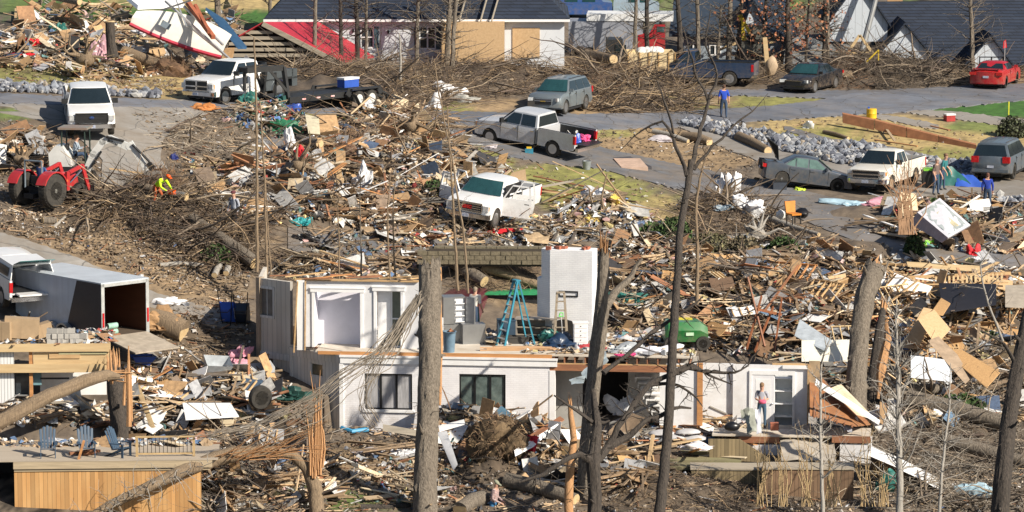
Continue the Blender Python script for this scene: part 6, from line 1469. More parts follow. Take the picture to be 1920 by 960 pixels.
def d_panels(B,poly,n,wp=None,S=(.35,1.3)):
 P=place(poly,n,.12); n=len(P); a=RNG.uniform(S[0],S[1],n); Hh=np.stack([a/2,a*RNG.uniform(.15,.42,n),np.full(n,.012)],1); R=rots(n,None,32,32); P[:,2]+=np.abs(R[:,2,0])*a*.3; B.boxes(P,Hh,R,pick(PANP,n,.3))
def d_bundle(B,poly,nb,pal,m=7):
 P0=place(poly,nb,.1); nb=len(P0)
 for c in P0:
  y=RNG.uniform(0,pi); k=RNG.integers(3,m+1); R=rots(k,y+RNG.normal(0,.10,k),7,20); ln=RNG.uniform(1.0,3.0)*RNG.uniform(.7,1.1,k)
  off=RNG.uniform(-.5,.5,(k,1))*np.array([-sin(y),cos(y),0])+RNG.uniform(-.4,.4,(k,1))*np.array([cos(y),sin(y),0]); P=c+off; P[:,2]+=RNG.uniform(0,.25,k)
  B.boxes(P,np.stack([ln/2,RNG.uniform(.025,.075,k),RNG.uniform(.015,.025,k)],1),R,pick(pal,1,.3).repeat(k,0)*RNG.uniform(.8,1.2,(k,1)))
def d_chunks(B,poly,n,S=(.05,.22),pal=MIXP,lift=.03):
 P=place(poly,n,lift); n=len(P); a=RNG.uniform(0,1,(n,1))**2*(S[1]-S[0])+S[0]; B.boxes(P,a*RNG.uniform(.25,.6,(n,3)),rots(n,None,35,35),pick(pal,n,.3))
def d_puffs(B,poly,n,S=(.08,.28),pal=[(2,(.62,.52,.24)),(1,(.62,.40,.38)),(1,(.6,.58,.5))],lift=.06):
 P=place(poly,n,lift); n=len(P); a=RNG.uniform(0,1,(n,1))**1.5*(S[1]-S[0])+S[0]; B.blobs(P,a*RNG.uniform(.5,1.2,(n,3))*[1,1,.6],pick(pal,n,.15),.3,1)
def d_brush(B,poly,n,L=(.6,3.2),r=(.006,.03),pal=BRUP,yaw=None,up=.12,lift=.05,K=6,sag=.12,wig=.16,fork=True):
 P=place(poly,n,lift); n=len(P); y=RNG.uniform(0,2*pi,n)if yaw is None else RNG.normal(yaw[0],yaw[1],n)+RNG.choice([0,pi],n)
 ln=RNG.uniform(0,1,n)**1.8*(L[1]-L[0])+L[0]; el=RNG.normal(up,.28,n)
 d=np.stack([np.cos(y)*np.cos(el),np.sin(y)*np.cos(el),np.sin(el)],1); Q=np.zeros((n,K,3)); cur=P.copy(); Q[:,0]=cur
 for k in range(1,K):
  d=d+RNG.normal(0,wig,(n,3)); d[:,2]-=sag*.5; d/=np.linalg.norm(d,axis=1,keepdims=True); cur=cur+d*(ln/(K-1))[:,None]
  Q[:,k]=cur
 g=gzv(Q[...,0],Q[...,1]); Q[...,2]=np.maximum(Q[...,2],g+.015)
 rr=(RNG.uniform(0,1,n)**2.2*(r[1]-r[0])+r[0])[:,None]*np.linspace(1,.25,K)[None]
 col=pick(pal,n,.3); B.tubes(Q,rr,col,3 if r[1]<.02 else 4)
 if fork:
  m=n; i=RNG.integers(0,n,m); k=RNG.integers(1,K-2,m); S0=Q[i,k]; dd=(Q[i,k+1]-Q[i,k]); dd/=np.linalg.norm(dd,axis=1,keepdims=True)+1e-9; dd=dd+RNG.normal(0,.55,(m,3)); dd/=np.linalg.norm(dd,axis=1,keepdims=True)
  Q2=np.zeros((m,4,3)); Q2[:,0]=S0; cur=S0.copy(); l2=ln[i]*RNG.uniform(.15,.45,m)
  for kk in range(1,4):cur=cur+dd*(l2/3)[:,None]; dd=dd+RNG.normal(0,.2,(m,3)); dd/=np.linalg.norm(dd,axis=1,keepdims=True); Q2[:,kk]=cur
  g=gzv(Q2[...,0],Q2[...,1]); Q2[...,2]=np.maximum(Q2[...,2],g+.01)
  B.tubes(Q2,rr[i,k][:,None]*np.array([.6,.45,.3,.15])[None],col[i],3)
HILL=[(-40,100),(330,150),(340,176),(-40,140)]
def patchy(B):
 """some heaps are dirtier and darker than others"""
 for i,V in enumerate(B.V):
  x,y=V[:,0],V[:,1]; f=.5*np.sin(x*.9+1.7*np.sin(y*.6))+.5*np.sin(y*1.1+1.3*np.sin(x*.7+2)); B.C[i]=B.C[i]*np.clip(.90+.34*f,.5,1.22)[:,None]
def litter(name,poly,n,label,k=1.0,br=1.0):
 B=Bag(); d_chunks(B,poly,n,(.03,.13),LITP,.01); d_sheets(B,poly,int(n*.28*k),(.05,.26),LITP+[(.8,(.68,.68,.68)),(.15,(.12,.2,.4)),(.1,(.5,.1,.1))],20,.03,.12,2); d_planks(B,poly,int(n*.22*k),(.2,.9),(.02,.06),(.008,.015),WOODP,8,.02)
 if br:d_brush(B,poly,int(n*.35*br),(.3,1.2),(.004,.014),BRUP,None,.05,.01,4,.05,.15,False)
 patchy(B); return B.build(name,M_DEB,label,'litter',kind='stuff')
litter('litter',[(0,220),(100,245),(190,300),(200,360),(30,420),(0,430)],900,'bark and splinters on the ground left of the tractor')
litter('litter',[(0,395),(200,400),(330,420),(470,500),(465,560),(330,552),(140,478),(0,432)],1900,'wood chips and leaf litter on the slope above the box trailer')
litter('litter',[(300,560),(470,560),(470,680),(300,700),(290,620)],900,'scraps on the dirt between the box trailer and the house')
litter('litter',[(220,690),(520,700),(620,800),(520,860),(380,860),(250,850),(220,760)],2200,'scraps of building waste around the white door panels at left')
litter('litter',[(600,800),(1300,815),(1440,930),(1440,970),(400,975),(420,880),(560,850)],3200,'scraps strewn over the bare yard in front of the white house')
litter('litter',[(1430,900),(1930,880),(1930,975),(1430,975)],1300,'leaf litter and scraps at the lower right')
litter('litter',[(860,260),(1000,310),(1200,335),(1420,380),(1300,440),(1050,430),(1020,370),(860,340),(780,300)],420,'scraps dotted over the dry lawn below the silver pickup',.6,.3)
litter('litter',[(1110,245),(1280,245),(1440,305),(1420,340),(1280,308),(1110,272)],420,'stones and scraps on the verge between the two drives',.7,.5)
litter('litter',[(1420,210),(1900,250),(1900,330),(1820,310),(1620,262),(1440,246)],240,'scraps on the dry grass bank above the riprap',.5,.3)
litter('litter',[(240,210),(480,200),(480,300),(330,330),(300,270)],800,'scraps scattered over the pale drive and its verge')
litter('litter',[(560,425),(800,440),(800,510),(560,520)],260,'scraps on the asphalt patch above the house',.6,.5)
litter('litter',[(1300,395),(1500,380),(1930,500),(1930,520),(1500,480),(1300,450)],350,'scraps scattered over the lower drive at right',.8,.6)
litter('litter',[(0,140),(330,148),(340,182),(220,168),(110,156),(0,150)],420,'scraps on the dry verge at upper left')
def field(name,poly,label,pl=0,sh=0,ch=0,br=0,pf=0,big=0,cat='debris',pal=MIXP,wp=WOODP,bpal=BRUP,L=(.5,2.6),bl=(.6,3.0),brr=(.006,.028),S=(.12,.6),tilt=16,yaw=None):
 B=Bag()
 if ch:d_chunks(B,poly,int(ch*.8),(.05,.24),pal)
 if sh:d_sheets(B,poly,int(sh*.8),S,pal,30); d_sheets(B,poly,int(sh*.45),(.06,.3),pal,30,cr=.3)
 if pl:d_planks(B,poly,int(pl*.22),L,pal=wp,tilt=tilt,yaw=yaw); d_bundle(B,poly,int(pl*.04)+1,wp); d_planks(B,poly,int(pl*.8),(.2,.9),(.03,.12),(.01,.03),pal=wp,tilt=tilt)
 if big:d_sheets(B,poly,big,(.7,1.5),[(3,(.62,.62,.60)),(2,(.45,.33,.2)),(1,(.40,.41,.43)),(1,(.28,.2,.13)),(.5,(.12,.2,.3))],26,.12,.03,2)
 if pl>200:d_panels(B,poly,int(pl*.15),wp)
 if pf:d_puffs(B,poly,pf)
 if br:d_brush(B,poly,int(br*.45),bl,brr,bpal)
 patchy(B); return B.build(name,M_DEB,label,cat,kind='stuff')
field('debris',[(-20,60),(240,60),(260,130),(330,140),(200,152),(-20,136)],'mixed wreckage and boughs heaped at upper left',620,420,500,900,40,10)
field('debris',[(230,40),(440,20),(470,110),(450,150),(350,150),(240,120)],'wreckage heaped under the capsized boat',260,160,300,420,10,6)
field('debris',[(60,10),(240,20),(250,60),(20,60)],'broken boards behind the upper left heap',220,60,80,80,0,4)
field('debris',[(-20,262),(70,258),(96,300),(80,330),(-20,326)],'split lumber heap left of the mini excavator',240,30,60,200,0,0,bpal=BRUP)
field('debris',[(440,206),(500,200),(560,222),(590,250),(520,262),(420,240)],'teal and blue wreckage heap beside the flatbed trailer',120,260,200,260,10,2,pal=[(3,(.07,.22,.20)),(2,(.08,.16,.34)),(2,(.5,.5,.5)),(1,(.05,.10,.06)),(2,(.3,.24,.17)),(.6,(.4,.07,.05))])
field('debris',[(640,240),(700,208),(760,203),(830,232),(868,280),(700,292),(560,285),(585,258)],'tall heap of roots boards and rags in the middle distance',420,260,320,520,30,6)
field('debris',[(470,300),(640,276),(880,280),(960,320),(900,360),(880,400),(860,446),(740,440),(560,420),(430,430),(380,350),(340,300)],'wide field of splintered boards rags and rubbish left of the white pickup with open doors',1700,1500,1500,1300,120,22)
field('debris',[(860,400),(1040,410),(1060,446),(860,446)],'boards and rags under the white pickup with open doors',160,160,160,60,30,4)
field('debris',[(1040,380),(1190,385),(1260,430),(1240,455),(1060,450)],'heap of white plastic and yellow insulation with boards',130,300,160,160,160,5,pal=[(4,(.66,.67,.68)),(1,(.4,.4,.4)),(2,(.4,.28,.17)),(.6,(.1,.15,.25))])
field('debris',[(1130,440),(1300,455),(1700,490),(1930,505),(1930,545),(1700,540),(1500,520),(1300,520),(1160,500)],'band of rags shingles and boards below the lower drive',620,760,620,260,120,16)
field('debris',[(1130,480),(1320,500),(1500,520),(1640,540),(1620,660),(1500,680),(1330,660),(1150,640)],'field of smashed furniture boards and boughs behind the white house',1150,720,700,800,90,22)
field('debris',[(1640,540),(1930,530),(1930,640),(1780,700),(1640,660)],'mound of pine framing and sheathing at right',760,420,400,200,80,30,wp=[(3,(.56,.38,.20)),(2,(.46,.27,.12)),(2,(.40,.30,.2)),(1,(.30,.14,.07)),(1,(.6,.5,.36))],tilt=24)
field('debris',[(1530,680),(1800,680),(1930,660),(1930,800),(1760,830),(1640,830),(1600,790)],'wreckage and boards at the right of the house end',520,300,360,420,40,14)
field('debris',[(1640,380),(1800,370),(1930,390),(1930,480),(1750,470),(1640,440)],'boards and plastic scattered by the tilted box spring',300,280,260,60,20,8)
field('debris',[(820,780),(960,775),(1040,800),(1060,870),(960,880),(860,850),(820,820)],'pile of broken furniture and siding before the brick wall',300,260,260,60,16,10)
field('debris',[(960,830),(1160,840),(1240,880),(1200,930),(980,920)],'boards and rags between the tree trunks in the foreground',260,200,220,240,8,5)
field('debris',[(230,690),(500,690),(560,800),(500,840),(370,850),(240,840)],'heap of boards and white metal behind the deck',420,360,420,120,20,12)
field('debris',[(-20,765),(200,765),(230,808),(-20,808)],'boards and shingle scraps piled behind the timber deck',120,90,120,20,4,3)
field('debris',[(430,860),(600,840),(640,940),(560,970),(400,970),(380,900)],'splinters and boards around the bent tree',300,140,260,420,4,2)
field('debris',[(640,855),(780,830),(900,880),(900,960),(700,950)],'scattered boards in the open yard',120,80,180,120,0,1)
field('debris',[(1170,790),(1420,790),(1440,830),(1180,846)],'bags boards and bedding heaped on the porch before the dark doorway',180,220,160,10,20,6)
field('debris',[(0,610),(160,606),(160,645),(0,650)],'rubble and scraps on the cabin platform',60,90,200,0,4,2)
def brush(name,poly,n,label,L=(.8,3.4),r=(.006,.03),pal=BRUP,yaw=None,up=.16,litter_=0):
 B=Bag(); d_brush(B,poly,int(n*.8),L,r,pal,yaw,up)
 if r[1]>.02:d_brush(B,poly,int(n*.05),(1.5,4.5),(.03,.085),[(2,(.20,.16,.12)),(1,(.30,.24,.17)),(1,(.12,.09,.07))],yaw,up*.7,.15,7,.05,.12)
 return B.build(name,M_BRU,label,'brush',kind='stuff',smooth=True)
brush('brush_pile',[(520,130),(640,122),(800,130),(850,170),(840,205),(720,196),(640,172),(560,160)],2800,'grey brown brush pile behind the flatbed trailer')
brush('brush_pile',[(780,118),(1080,110),(1120,150),(1060,170),(990,180),(830,190),(800,150)],2200,'brush and rubbish bank in front of the white bungalow')
brush('brush_pile',[(1060,118),(1180,130),(1300,180),(1300,212),(1110,210),(1100,160)],2600,'large tangled brush pile behind the grey silver suv',(.8,4.2),(.008,.045))
brush('brush_pile',[(1060,150),(1150,160),(1170,205),(1090,206)],700,'rust brown dead foliage in the tangled brush pile',(.3,1.2),(.006,.015),REDB)
brush('brush_pile',[(1380,120),(1480,110),(1480,160),(1370,158)],500,'low brush beside the black sedan')
brush('brush_pile',[(1580,128),(1770,116),(1800,160),(1640,168),(1570,160)],2200,'dark brush heap in front of the grey gabled house',(.8,3.2),(.006,.03),[(3,(.10,.08,.06)),(2,(.15,.12,.09)),(1,(.2,.16,.12)),(1,(.05,.042,.036))])
brush('brush_pile',[(1560,120),(1620,124),(1630,168),(1560,168)],700,'red brown dry foliage at the left foot of the dark brush heap',(.3,1.4),(.006,.015),REDB)
brush('brush_pile',[(1800,130),(1930,130),(1930,150),(1800,156)],300,'low brown brush behind the red coupe')
brush('brush_pile',[(150,380),(260,350),(420,390),(480,440),(470,510),(380,500),(260,440),(160,420)],2600,'brush pile of cut limbs in front of the red tractor',(.8,3.6),(.008,.05))
brush('brush_pile',[(300,240),(470,230),(480,290),(420,300),(320,280)],320,'pale dry branches lying beside the drive',(.8,3.0),(.006,.022),[(2,(.36,.31,.24)),(1,(.25,.2,.15))])
brush('brush_pile',[(640,238),(760,208),(830,250),(840,290),(640,300),(590,270)],700,'limbs poking out of the tall middle heap',(.8,3.0),(.01,.045),[(2,(.27,.19,.12)),(1,(.16,.11,.08)),(1,(.36,.27,.18))],(0,.35))
brush('brush_pile',[(860,490),(1010,500),(1010,560),(850,560)],900,'dead brush behind the house left of the chimney',(.5,2.0),(.005,.02))
brush('brush_pile',[(1140,470),(1400,480),(1500,560),(1460,660),(1150,640)],600,'tangle of pale branches behind the roofless house',(.8,3.8),(.008,.035),[(2,(.32,.26,.19)),(1,(.2,.15,.11)),(1,(.40,.34,.26))])
brush('brush_pile',[(1280,395),(1440,385),(1480,440),(1560,470),(1300,450)],1200,'roots and straw coloured brush around the uprooted trunk',(.6,2.6),(.006,.03))
brush('brush_pile',[(1640,700),(1930,660),(1930,960),(1620,960),(1640,830)],2600,'grey brown branches and logs across the lower right',(.7,3.6),(.006,.04),[(2,(.24,.21,.17)),(2,(.16,.13,.10)),(1,(.34,.30,.24))])
brush('brush_pile',[(390,850),(560,860),(580,970),(380,970)],900,'dark twigs heaped right of the orange deck',(.5,2.2),(.006,.04),[(2,(.12,.10,.085)),(2,(.25,.2,.15)),(1,(.36,.31,.24))])
brush('brush_pile',[(1120,900),(1440,900),(1440,975),(1100,975)],600,'twigs and shoots at the bottom centre right',(.5,1.8),(.005,.02))
# ---- evergreen scraps and shrubs
def rootball(u,v,ru,h,col,label,n=500):
 n=n//3
 c=G(np.array([u]),np.array([v]))[0]+[0,0,float(mound(u,v))*.8]; s=float(scale(u,v)); R_=ru/s; B=Bag()
 k=44; a=RNG.normal(0,1,(k,3)); a/=np.linalg.norm(a,axis=1,keepdims=True); a[:,2]=np.abs(a[:,2])*.9; B.blobs(a*[R_*.55,R_*.4,h*.55]+c,np.ones((k,3))*[R_*.42,R_*.34,h*.36]*RNG.uniform(.6,1.2,(k,1)),pick([(2,col),(1,tuple(x*.6 for x in col))],k,.3),.22,2)
 d=RNG.normal(0,1,(n,3)); d/=np.linalg.norm(d,axis=1,keepdims=True); d[:,2]=np.abs(d[:,2]); Q=np.zeros((n,5,3)); cur=d*[R_*.75,R_*.55,h*.75]+c; Q[:,0]=cur; dd=d.copy()
 for q in range(1,5):dd=dd+RNG.normal(0,.5,(n,3)); dd[:,2]-=.15; dd/=np.linalg.norm(dd,axis=1,keepdims=True); cur=cur+dd*R_*.13; Q[:,q]=cur
 B.tubes(Q,np.full((n,1),.018)*RNG.uniform(.3,1.6,(n,1))*np.linspace(1,.3,5)[None],pick([(1,(.16,.10,.06)),(1,(.28,.19,.11))],n,.3),3)
 return B.build('root_plate',mat('root_soil',rough=.95,attr=True,var=.45,scale=5,bump=.8),label,'roots')
def shrub(u,v,ru,h,col,label,name='shrub',n=1400,cat='shrub',leaf=.07,base=0):
 c=G(np.array([u]),np.array([v]))[0]+[0,0,float(mound(u,v))*.8+base]; s=float(scale(u,v)); R_=ru/s
 a=RNG.normal(0,1,(n,3)); a/=np.linalg.norm(a,axis=1,keepdims=True); a*=RNG.uniform(.55,1.05,(n,1))**.5; a+=.10*np.sin(a[:,[1,2,0]]*7); a[:,2]=np.abs(a[:,2])
 P=a*[R_,R_*.8,h]+c; B=Bag(); B.sheets(P,np.full((n,2),leaf)*RNG.uniform(.6,1.7,(n,1)),rots(n,None,60,60),pick([(2,col),(1,tuple(x*.55 for x in col)),(.7,tuple(min(.9,x*1.7)for x in col))],n,.2),n=1)
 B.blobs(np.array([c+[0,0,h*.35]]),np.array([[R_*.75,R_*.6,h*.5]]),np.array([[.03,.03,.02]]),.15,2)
 return B.build(name,mat('leaf_mix',rough=.8,attr=True,var=.2),label,cat)
GRN=(.045,.085,.022)
shrub(1262,478,34,.95,GRN,'round dark green shrub behind the chimney, left one in its row'); shrub(1225,470,30,.85,(.06,.11,.03),'smaller lighter green shrub at the left end of the row above the house')
shrub(1330,490,44,1.0,(.13,.12,.06),'olive brown shrub in the middle of the row above the house'); shrub(1392,495,36,.9,(.12,.10,.06),'brownish shrub right of the olive one'); shrub(1470,492,34,.8,GRN,'dark green shrub by the fallen roots')
shrub(1715,478,20,.95,(.04,.07,.02),'clipped dark green shrub at the foot of the bare shrub'); shrub(1750,384,12,.3,GRN,'small green plant beside the lady in blue',n=300)
shrub(1898,256,30,1.0,(.05,.06,.03),'dark round shrub on the verge at the right edge'); shrub(405,490,30,.7,GRN,'fallen evergreen bough on the brush pile','evergreen_bough',cat='bough',n=900)
shrub(815,382,22,.55,GRN,'dark green bough left of the open pickup door','evergreen_bough',cat='bough',n=700); shrub(1790,800,60,.7,GRN,'green fallen pine foliage at lower right','evergreen_bough',cat='bough',n=1600,leaf=.09); shrub(1850,655,40,.5,(.06,.10,.03),'green boughs by the brown sheathing at right','evergreen_bough',cat='bough',n=700)
rootball(318,140,46,1.0,(.12,.07,.04),'brown dirt covered root plate of the fallen tree at upper left',600); rootball(655,292,40,.9,(.11,.07,.045),'brown root ball in front of the tall middle heap',600); rootball(640,322,34,.7,(.14,.08,.05),'red brown root ball below the tall middle heap',450)
rootball(935,880,62,1.5,(.13,.09,.05),'brown earth covered root ball before the brick wall',1500); rootball(550,108,26,.8,(.10,.06,.04),'brown root ball behind the trailer neck',300); rootball(300,372,60,1.4,(.16,.09,.05),'brown earthy roots hanging under the excavator bucket',900)
# ---- logs
def log(u0,v0,u1,v1,r0,r1,label,m=M_BARKT,lift=.2,group=None,cut=True,mid=None,name='log'):
 A=g3(u0,v0,lift+r0*.6+float(mound(u0,v0))*.8); Bp=g3(u1,v1,lift+r1*.6+float(mound(u1,v1))*.8)
 q=MB(); M_=A.lerp(Bp,.5)+Vector((0,0,random.uniform(-.05,.12))); q.tube([A,A.lerp(M_,.5),M_,M_.lerp(Bp,.5),Bp],[r0,r0*.97,(r0+r1)/2,r1*1.03,r1],12,jit=.07)
 if cut:
  q.m=1; d=(Bp-A).normalized(); q.cyl(A-d*.012,A-d*.002,r0*.93,n=12); q.cyl(Bp+d*.002,Bp+d*.012,r1*.93,n=12)
 return q.solo(name,[m,M_YB],label,'log',group,smooth=50)
for a in((0,24,150,52,.30,.22,'long grey log over the wreckage at upper left',M_BARK,1.3),(232,126,312,140,.32,.34,'thick tan fallen trunk beside the upper left stump',M_BARKT,.1),(328,92,350,92,.28,.28,'short sawn log with a pale end under the boat',M_BARKT,.4),(360,440,478,512,.22,.27,'long brown trunk sloping down right of the cut brush',M_BARK,.25),(270,615,345,640,.50,.46,'thick short log with a sawn end beside the trailer ramp',M_BARKT,.1),(300,500,380,500,.10,.09,'thin straight log lying on the slope above the trailer',M_BARKP,.0),(80,418,105,418,.16,.16,'short cut log behind the tractor wheel',M_BARK,0),(100,428,122,408,.07,.06,'thin cut stick behind the tractor wheel',M_BARKP,0),(402,524,412,506,.13,.13,'pale short log standing askew on the slope',M_BARKP,.1),(424,520,428,510,.13,.13,'second pale short log right of the askew one',M_BARKP,.1),(1282,262,1330,272,.26,.24,'tan log beside the riprap with a sawn end, nearer the trees',M_BARKT,0),(1385,262,1440,288,.26,.22,'brown log in the drive at the foot of the riprap',M_BARKT,0),(1225,250,1290,268,.14,.12,'thin log on the verge left of the riprap',M_BARKP,0),(905,535,1010,548,.22,.19,'tan log lying behind the blue ladder',M_BARKT,.2),(840,515,908,548,.32,.26,'grey trunk sloping down behind the refrigerator',M_BARK,.3),(1700,800,1880,830,.38,.30,'big grey trunk lying across the lower right',M_BARK,.3),(1770,850,1930,880,.28,.24,'second grey trunk below the big one at lower right',M_BARK,.1),(1660,790,1760,770,.22,.2,'grey trunk end behind the pale young tree',M_BARK,.4),(862,965,905,942,.30,.28,'grey sawn log end in front of the root ball',M_BARK,0),(950,912,1080,945,.30,.24,'huge grey trunk lying behind the man in plaid',M_BARK,0),(675,955,770,950,.12,.1,'dark branch lying on the grass at the bottom',M_BARKD,0),(1440,420,1535,460,.16,.1,'twisted pale trunk below the orange chair',M_BARKP,.2),(1150,905,1100,930,.15,.12,'dark limb at the foot of the forked tree',M_BARKD,0),(1545,250,1590,262,.12,.10,'small log on the bank above the riprap',M_BARKT,0),(1570,158,1596,158,.26,.26,'short sawn log beside the leaning pole',M_BARKT,0),(240,384,350,420,.16,.2,'dark cut trunk under the worker in yellow',M_BARK,.5),(560,300,600,325,.22,.2,'brown log end in the rubbish left of the root balls',M_BARK,.6),(1100,150,1150,175,.3,.25,'tan snapped trunk inside the tangled brush pile',M_BARKT,.9)):
 log(*a)
log(1060,868,1075,850,.3,.3,'upright grey log behind the forked tree',M_BARK,0)
def roots(u,v,s,r,n,label,m=M_BARKT,name='uprooted_stump'):
 c=w3(u,v,s); q=MB(); q.blob(c,(r*.5,r*.4,r*.4),.2)
 for k in range(n):
  d=Vector((random.gauss(0,1),random.gauss(0,.5),random.gauss(.5,.8))).normalized(); P=[c,c+d*r*.5,c+d*r+Vector((random.gauss(0,.2),0,random.gauss(0,.2)))*r,c+d*r*random.uniform(1.2,1.9)+Vector((random.gauss(0,.4),0,random.gauss(0,.3)))*r]
  limb(q,P,[.14,.09,.05,.012],6,jit=.1)
 return q.solo(name,m,label,'roots',smooth=50)
roots(1350,380,40.6,1.0,14,'spiky uprooted stump wrapped in plastic right of the slim tree'); roots(40,300,43.4,.7,10,'split stump with jagged limbs left of the excavator'); roots(560,310,42,.8,10,'dark twisted stump in the rubbish field'); roots(1420,440,42,.8,12,'pale twisted roots below the orange chair',M_BARKP); roots(160,110,38.6,.9,12,'gnarled limbs around the pink cloth',M_BARKT); roots(770,235,39.5,.9,10,'brown limbs on the top of the tall middle heap')
# ---- individual loose boards, strewn in labelled areas
AREAS=[([(0,60),(240,50),(330,140),(0,130)],26,'on the heap at upper left',(1.0,3.0)),([(470,300),(700,285),(860,300),(860,420),(600,420),(420,400)],40,'in rubbish by the open pickup',(1.0,3.2)),([(600,210),(760,205),(850,270),(640,290)],18,'in the tall middle heap',(1.0,2.8)),([(1150,500),(1500,540),(1600,640),(1180,640)],36,'in the tangle behind the house',(1.0,3.4)),([(1640,540),(1930,530),(1930,640),(1660,650)],34,'in the pine mound at right',(1.4,3.6)),([(820,790),(1050,800),(1040,860),(860,850)],18,'in the pile before the brick wall',(.8,2.2)),([(240,720),(500,720),(520,830),(260,840)],20,'behind the deck',(.9,2.4)),([(1640,380),(1920,400),(1920,470),(1640,450)],18,'near the tilted box spring',(1.0,2.8)),([(1540,700),(1800,690),(1800,800),(1640,800)],16,'by the leaning wall',(1.0,2.6)),([(900,340),(1150,350),(1250,420),(1050,400)],10,'on the dry lawn',(1.4,4.0)),([(0,780),(210,775),(210,806),(0,806)],8,'on the timber deck',(.8,2.0)),([(1180,800),(1400,800),(1400,870),(1180,870)],14,'on the porch steps',(.9,2.4)),([(420,870),(620,870),(760,950),(420,960)],14,'by the bent tree',(.8,2.2))]
WM_=[mat('board_pine',(.50,.35,.19),.8,var=.3,stretch=(.4,3,3)),mat('board_tan',(.44,.33,.21),.8,var=.3,stretch=(.4,3,3)),M_LUMO,M_LUMR,M_WOODG,mat('board_pale',(.62,.52,.37),.8,var=.2,stretch=(.4,3,3)),M_WPAINT]
for poly,n,lab,L in AREAS:
 P=place(poly,n,.12)
 for k,p in enumerate(P):
  l=random.uniform(*L); q=MB(); q.box((0,0,0),(l,random.choice([.09,.14,.19,.28]),random.choice([.03,.04])))
  e=random.uniform(0,.3); x=l/2; q.prism([(x,-.04),(x+e,-.03),(x+e*.4,0),(x+e*.8,.02),(x,.04)],-.015,.015,'z')
  wi=random.randrange(7); pt=random.gauss(.0,.22); f_=(l-L[0])/(L[1]-L[0]); yw=random.uniform(0,pi)
  wd_=['brown','tan','orange','red brown','weathered grey','pale','white painted'][wi]; ln_='short' if f_<.33 else 'long' if f_>.66 else 'mid length'; ly_=('steeply tilted' if abs(pt)>.26 else 'flat lying'); dr_='end on' if abs(sin(yw))>.8 else 'slanting' if abs(sin(yw))>.35 else 'crosswise'
  o=q.solo('loose_board',WM_[wi],' '.join([ln_,dr_,wd_,'board,','tilted,' if abs(pt)>.26 else 'flat,'])+' '+lab,'board','loose boards '+lab,origin=(0,0,0)); o.location=(p[0],p[1],p[2]+abs(sin(pt))*l*.3+.05); o.rotation_euler=(random.gauss(0,.2),pt,yw)
def slab(name,px,m,label,cat,th=(0,.04,.03)):return lean_panel(name,px,m,label,cat,th)
SG=lambda u,v,d=0:(u,v,float(scale(u,v))+d)
slab('sheathing',[(1690,652,46),(1732,578,45.4),(1752,582,45.4),(1722,655,46)],M_OSBP,'tilted tan sheathing strip left of the big pine panel','sheathing'); slab('sheathing',[(1722,600,46.2),(1752,582,45.6),(1782,618,46),(1755,648,46.4)],M_OSBP,'pine panel leaning in the mound at right','sheathing')
slab('sheathing',[(1765,560,45),(1782,570,45.2),(1768,592,45.6),(1744,590,45.6)],M_OSB,'small brown sheathing piece on the mound','sheathing'); slab('sheathing',[(1800,655,47),(1875,700,47.4),(1850,728,47.8),(1770,660,47)],M_OSB,'large brown wafer board on the far right slope','sheathing'); slab('sheathing',[(1740,640,47),(1760,632,46.8),(1830,700,47.4),(1810,720,47.6)],mat('grey_osb',(.36,.27,.19),.85,var=.3),'grey brown wafer board right of the pale grey panel','sheathing')
slab('wall_board',[(1708,668,47.4),(1745,672,47.4),(1784,678,47.2),(1784,716,47.6),(1708,708,47.8)],mat('grey_panel_door',(.52,.56,.62),.6,var=.1),'pale blue grey door panel standing in the wreckage','panel')
slab('wall_board',[(1503,640,46.6),(1596,638,46.4),(1596,678,46.8),(1503,678,46.8)],mat('cream_wall',(.68,.66,.58),.6,var=.1),'cream wall piece behind the roofless room','panel'); slab('wall_board',[(915,365,42),(918,318,41),(975,308,41),(1008,340,42)]if 0 else[(945,348,41.6),(960,325,41),(985,318,41),(988,345,41.6)],M_OSBP,'tan sheathing piece standing on the lawn above the white pickup','sheathing')
slab('wall_board',[(572,215,40),(598,222,40),(600,252,40.4),(578,250,40.4)],mat('cream_panel',(.50,.46,.34),.7),'cream square panel in the heap right of the teal wreckage','panel')
slab('siding_sheet',[(342,757,49.6),(432,757,49.6),(448,782,50.2),(348,788,50.2)],M_WPAINT,'large white garage door section lying flat','door panel'); slab('siding_sheet',[(270,722,49),(352,724,49),(350,748,49.4),(276,742,49.4)],M_WPAINT,'torn white sheet metal strip above the garage door section','sheet metal')
slab('siding_sheet',[(262,802,50.3),(290,790,50),(306,800,50.2),(286,814,50.5)],M_WPAINT,'small white tray shaped panel left of the garage door section','panel'); slab('yellow_plank',[(254,726,49.4),(262,724,49.4),(290,800,50.3),(282,804,50.3)],M_YB,'pale yellow plank standing in the white sheet metal','board')
slab('siding_sheet',[(100,752,50),(128,742,49.8),(148,758,50),(130,766,50.2)],M_WPAINT,'white bent panel under the fallen log','panel'); slab('metal_sheet',[(1500,600,46),(1560,640,46.6),(1550,660,46.8),(1490,630,46.4)],mat('sky_sheet',(.45,.5,.55),.6),'grey metal sheet in the tangle','sheet metal')
slab('siding_sheet',[(820,812,50.2),(838,810,50.2),(858,872,51),(850,882,51)],M_WPAINT,'white siding strip hanging to the right of the thick snapped trunk','siding'); slab('siding_sheet',[(822,800,50),(870,788,50),(872,796,50.1),(824,810,50.2)],M_WPAINT,'white board poking right from behind the thick snapped trunk','siding')
slab('countertop',[(960,838,50.5),(1050,782,49.8),(1058,788,49.9),(968,850,50.8)],M_LUMR,'brown edged countertop slab leaning up to the right','countertop'); slab('siding_sheet',[(964,846,50.9),(1052,792,50.1),(1000,838,50.7),(966,856,51)],M_WPAINT,'white underside of the leaning countertop','countertop')
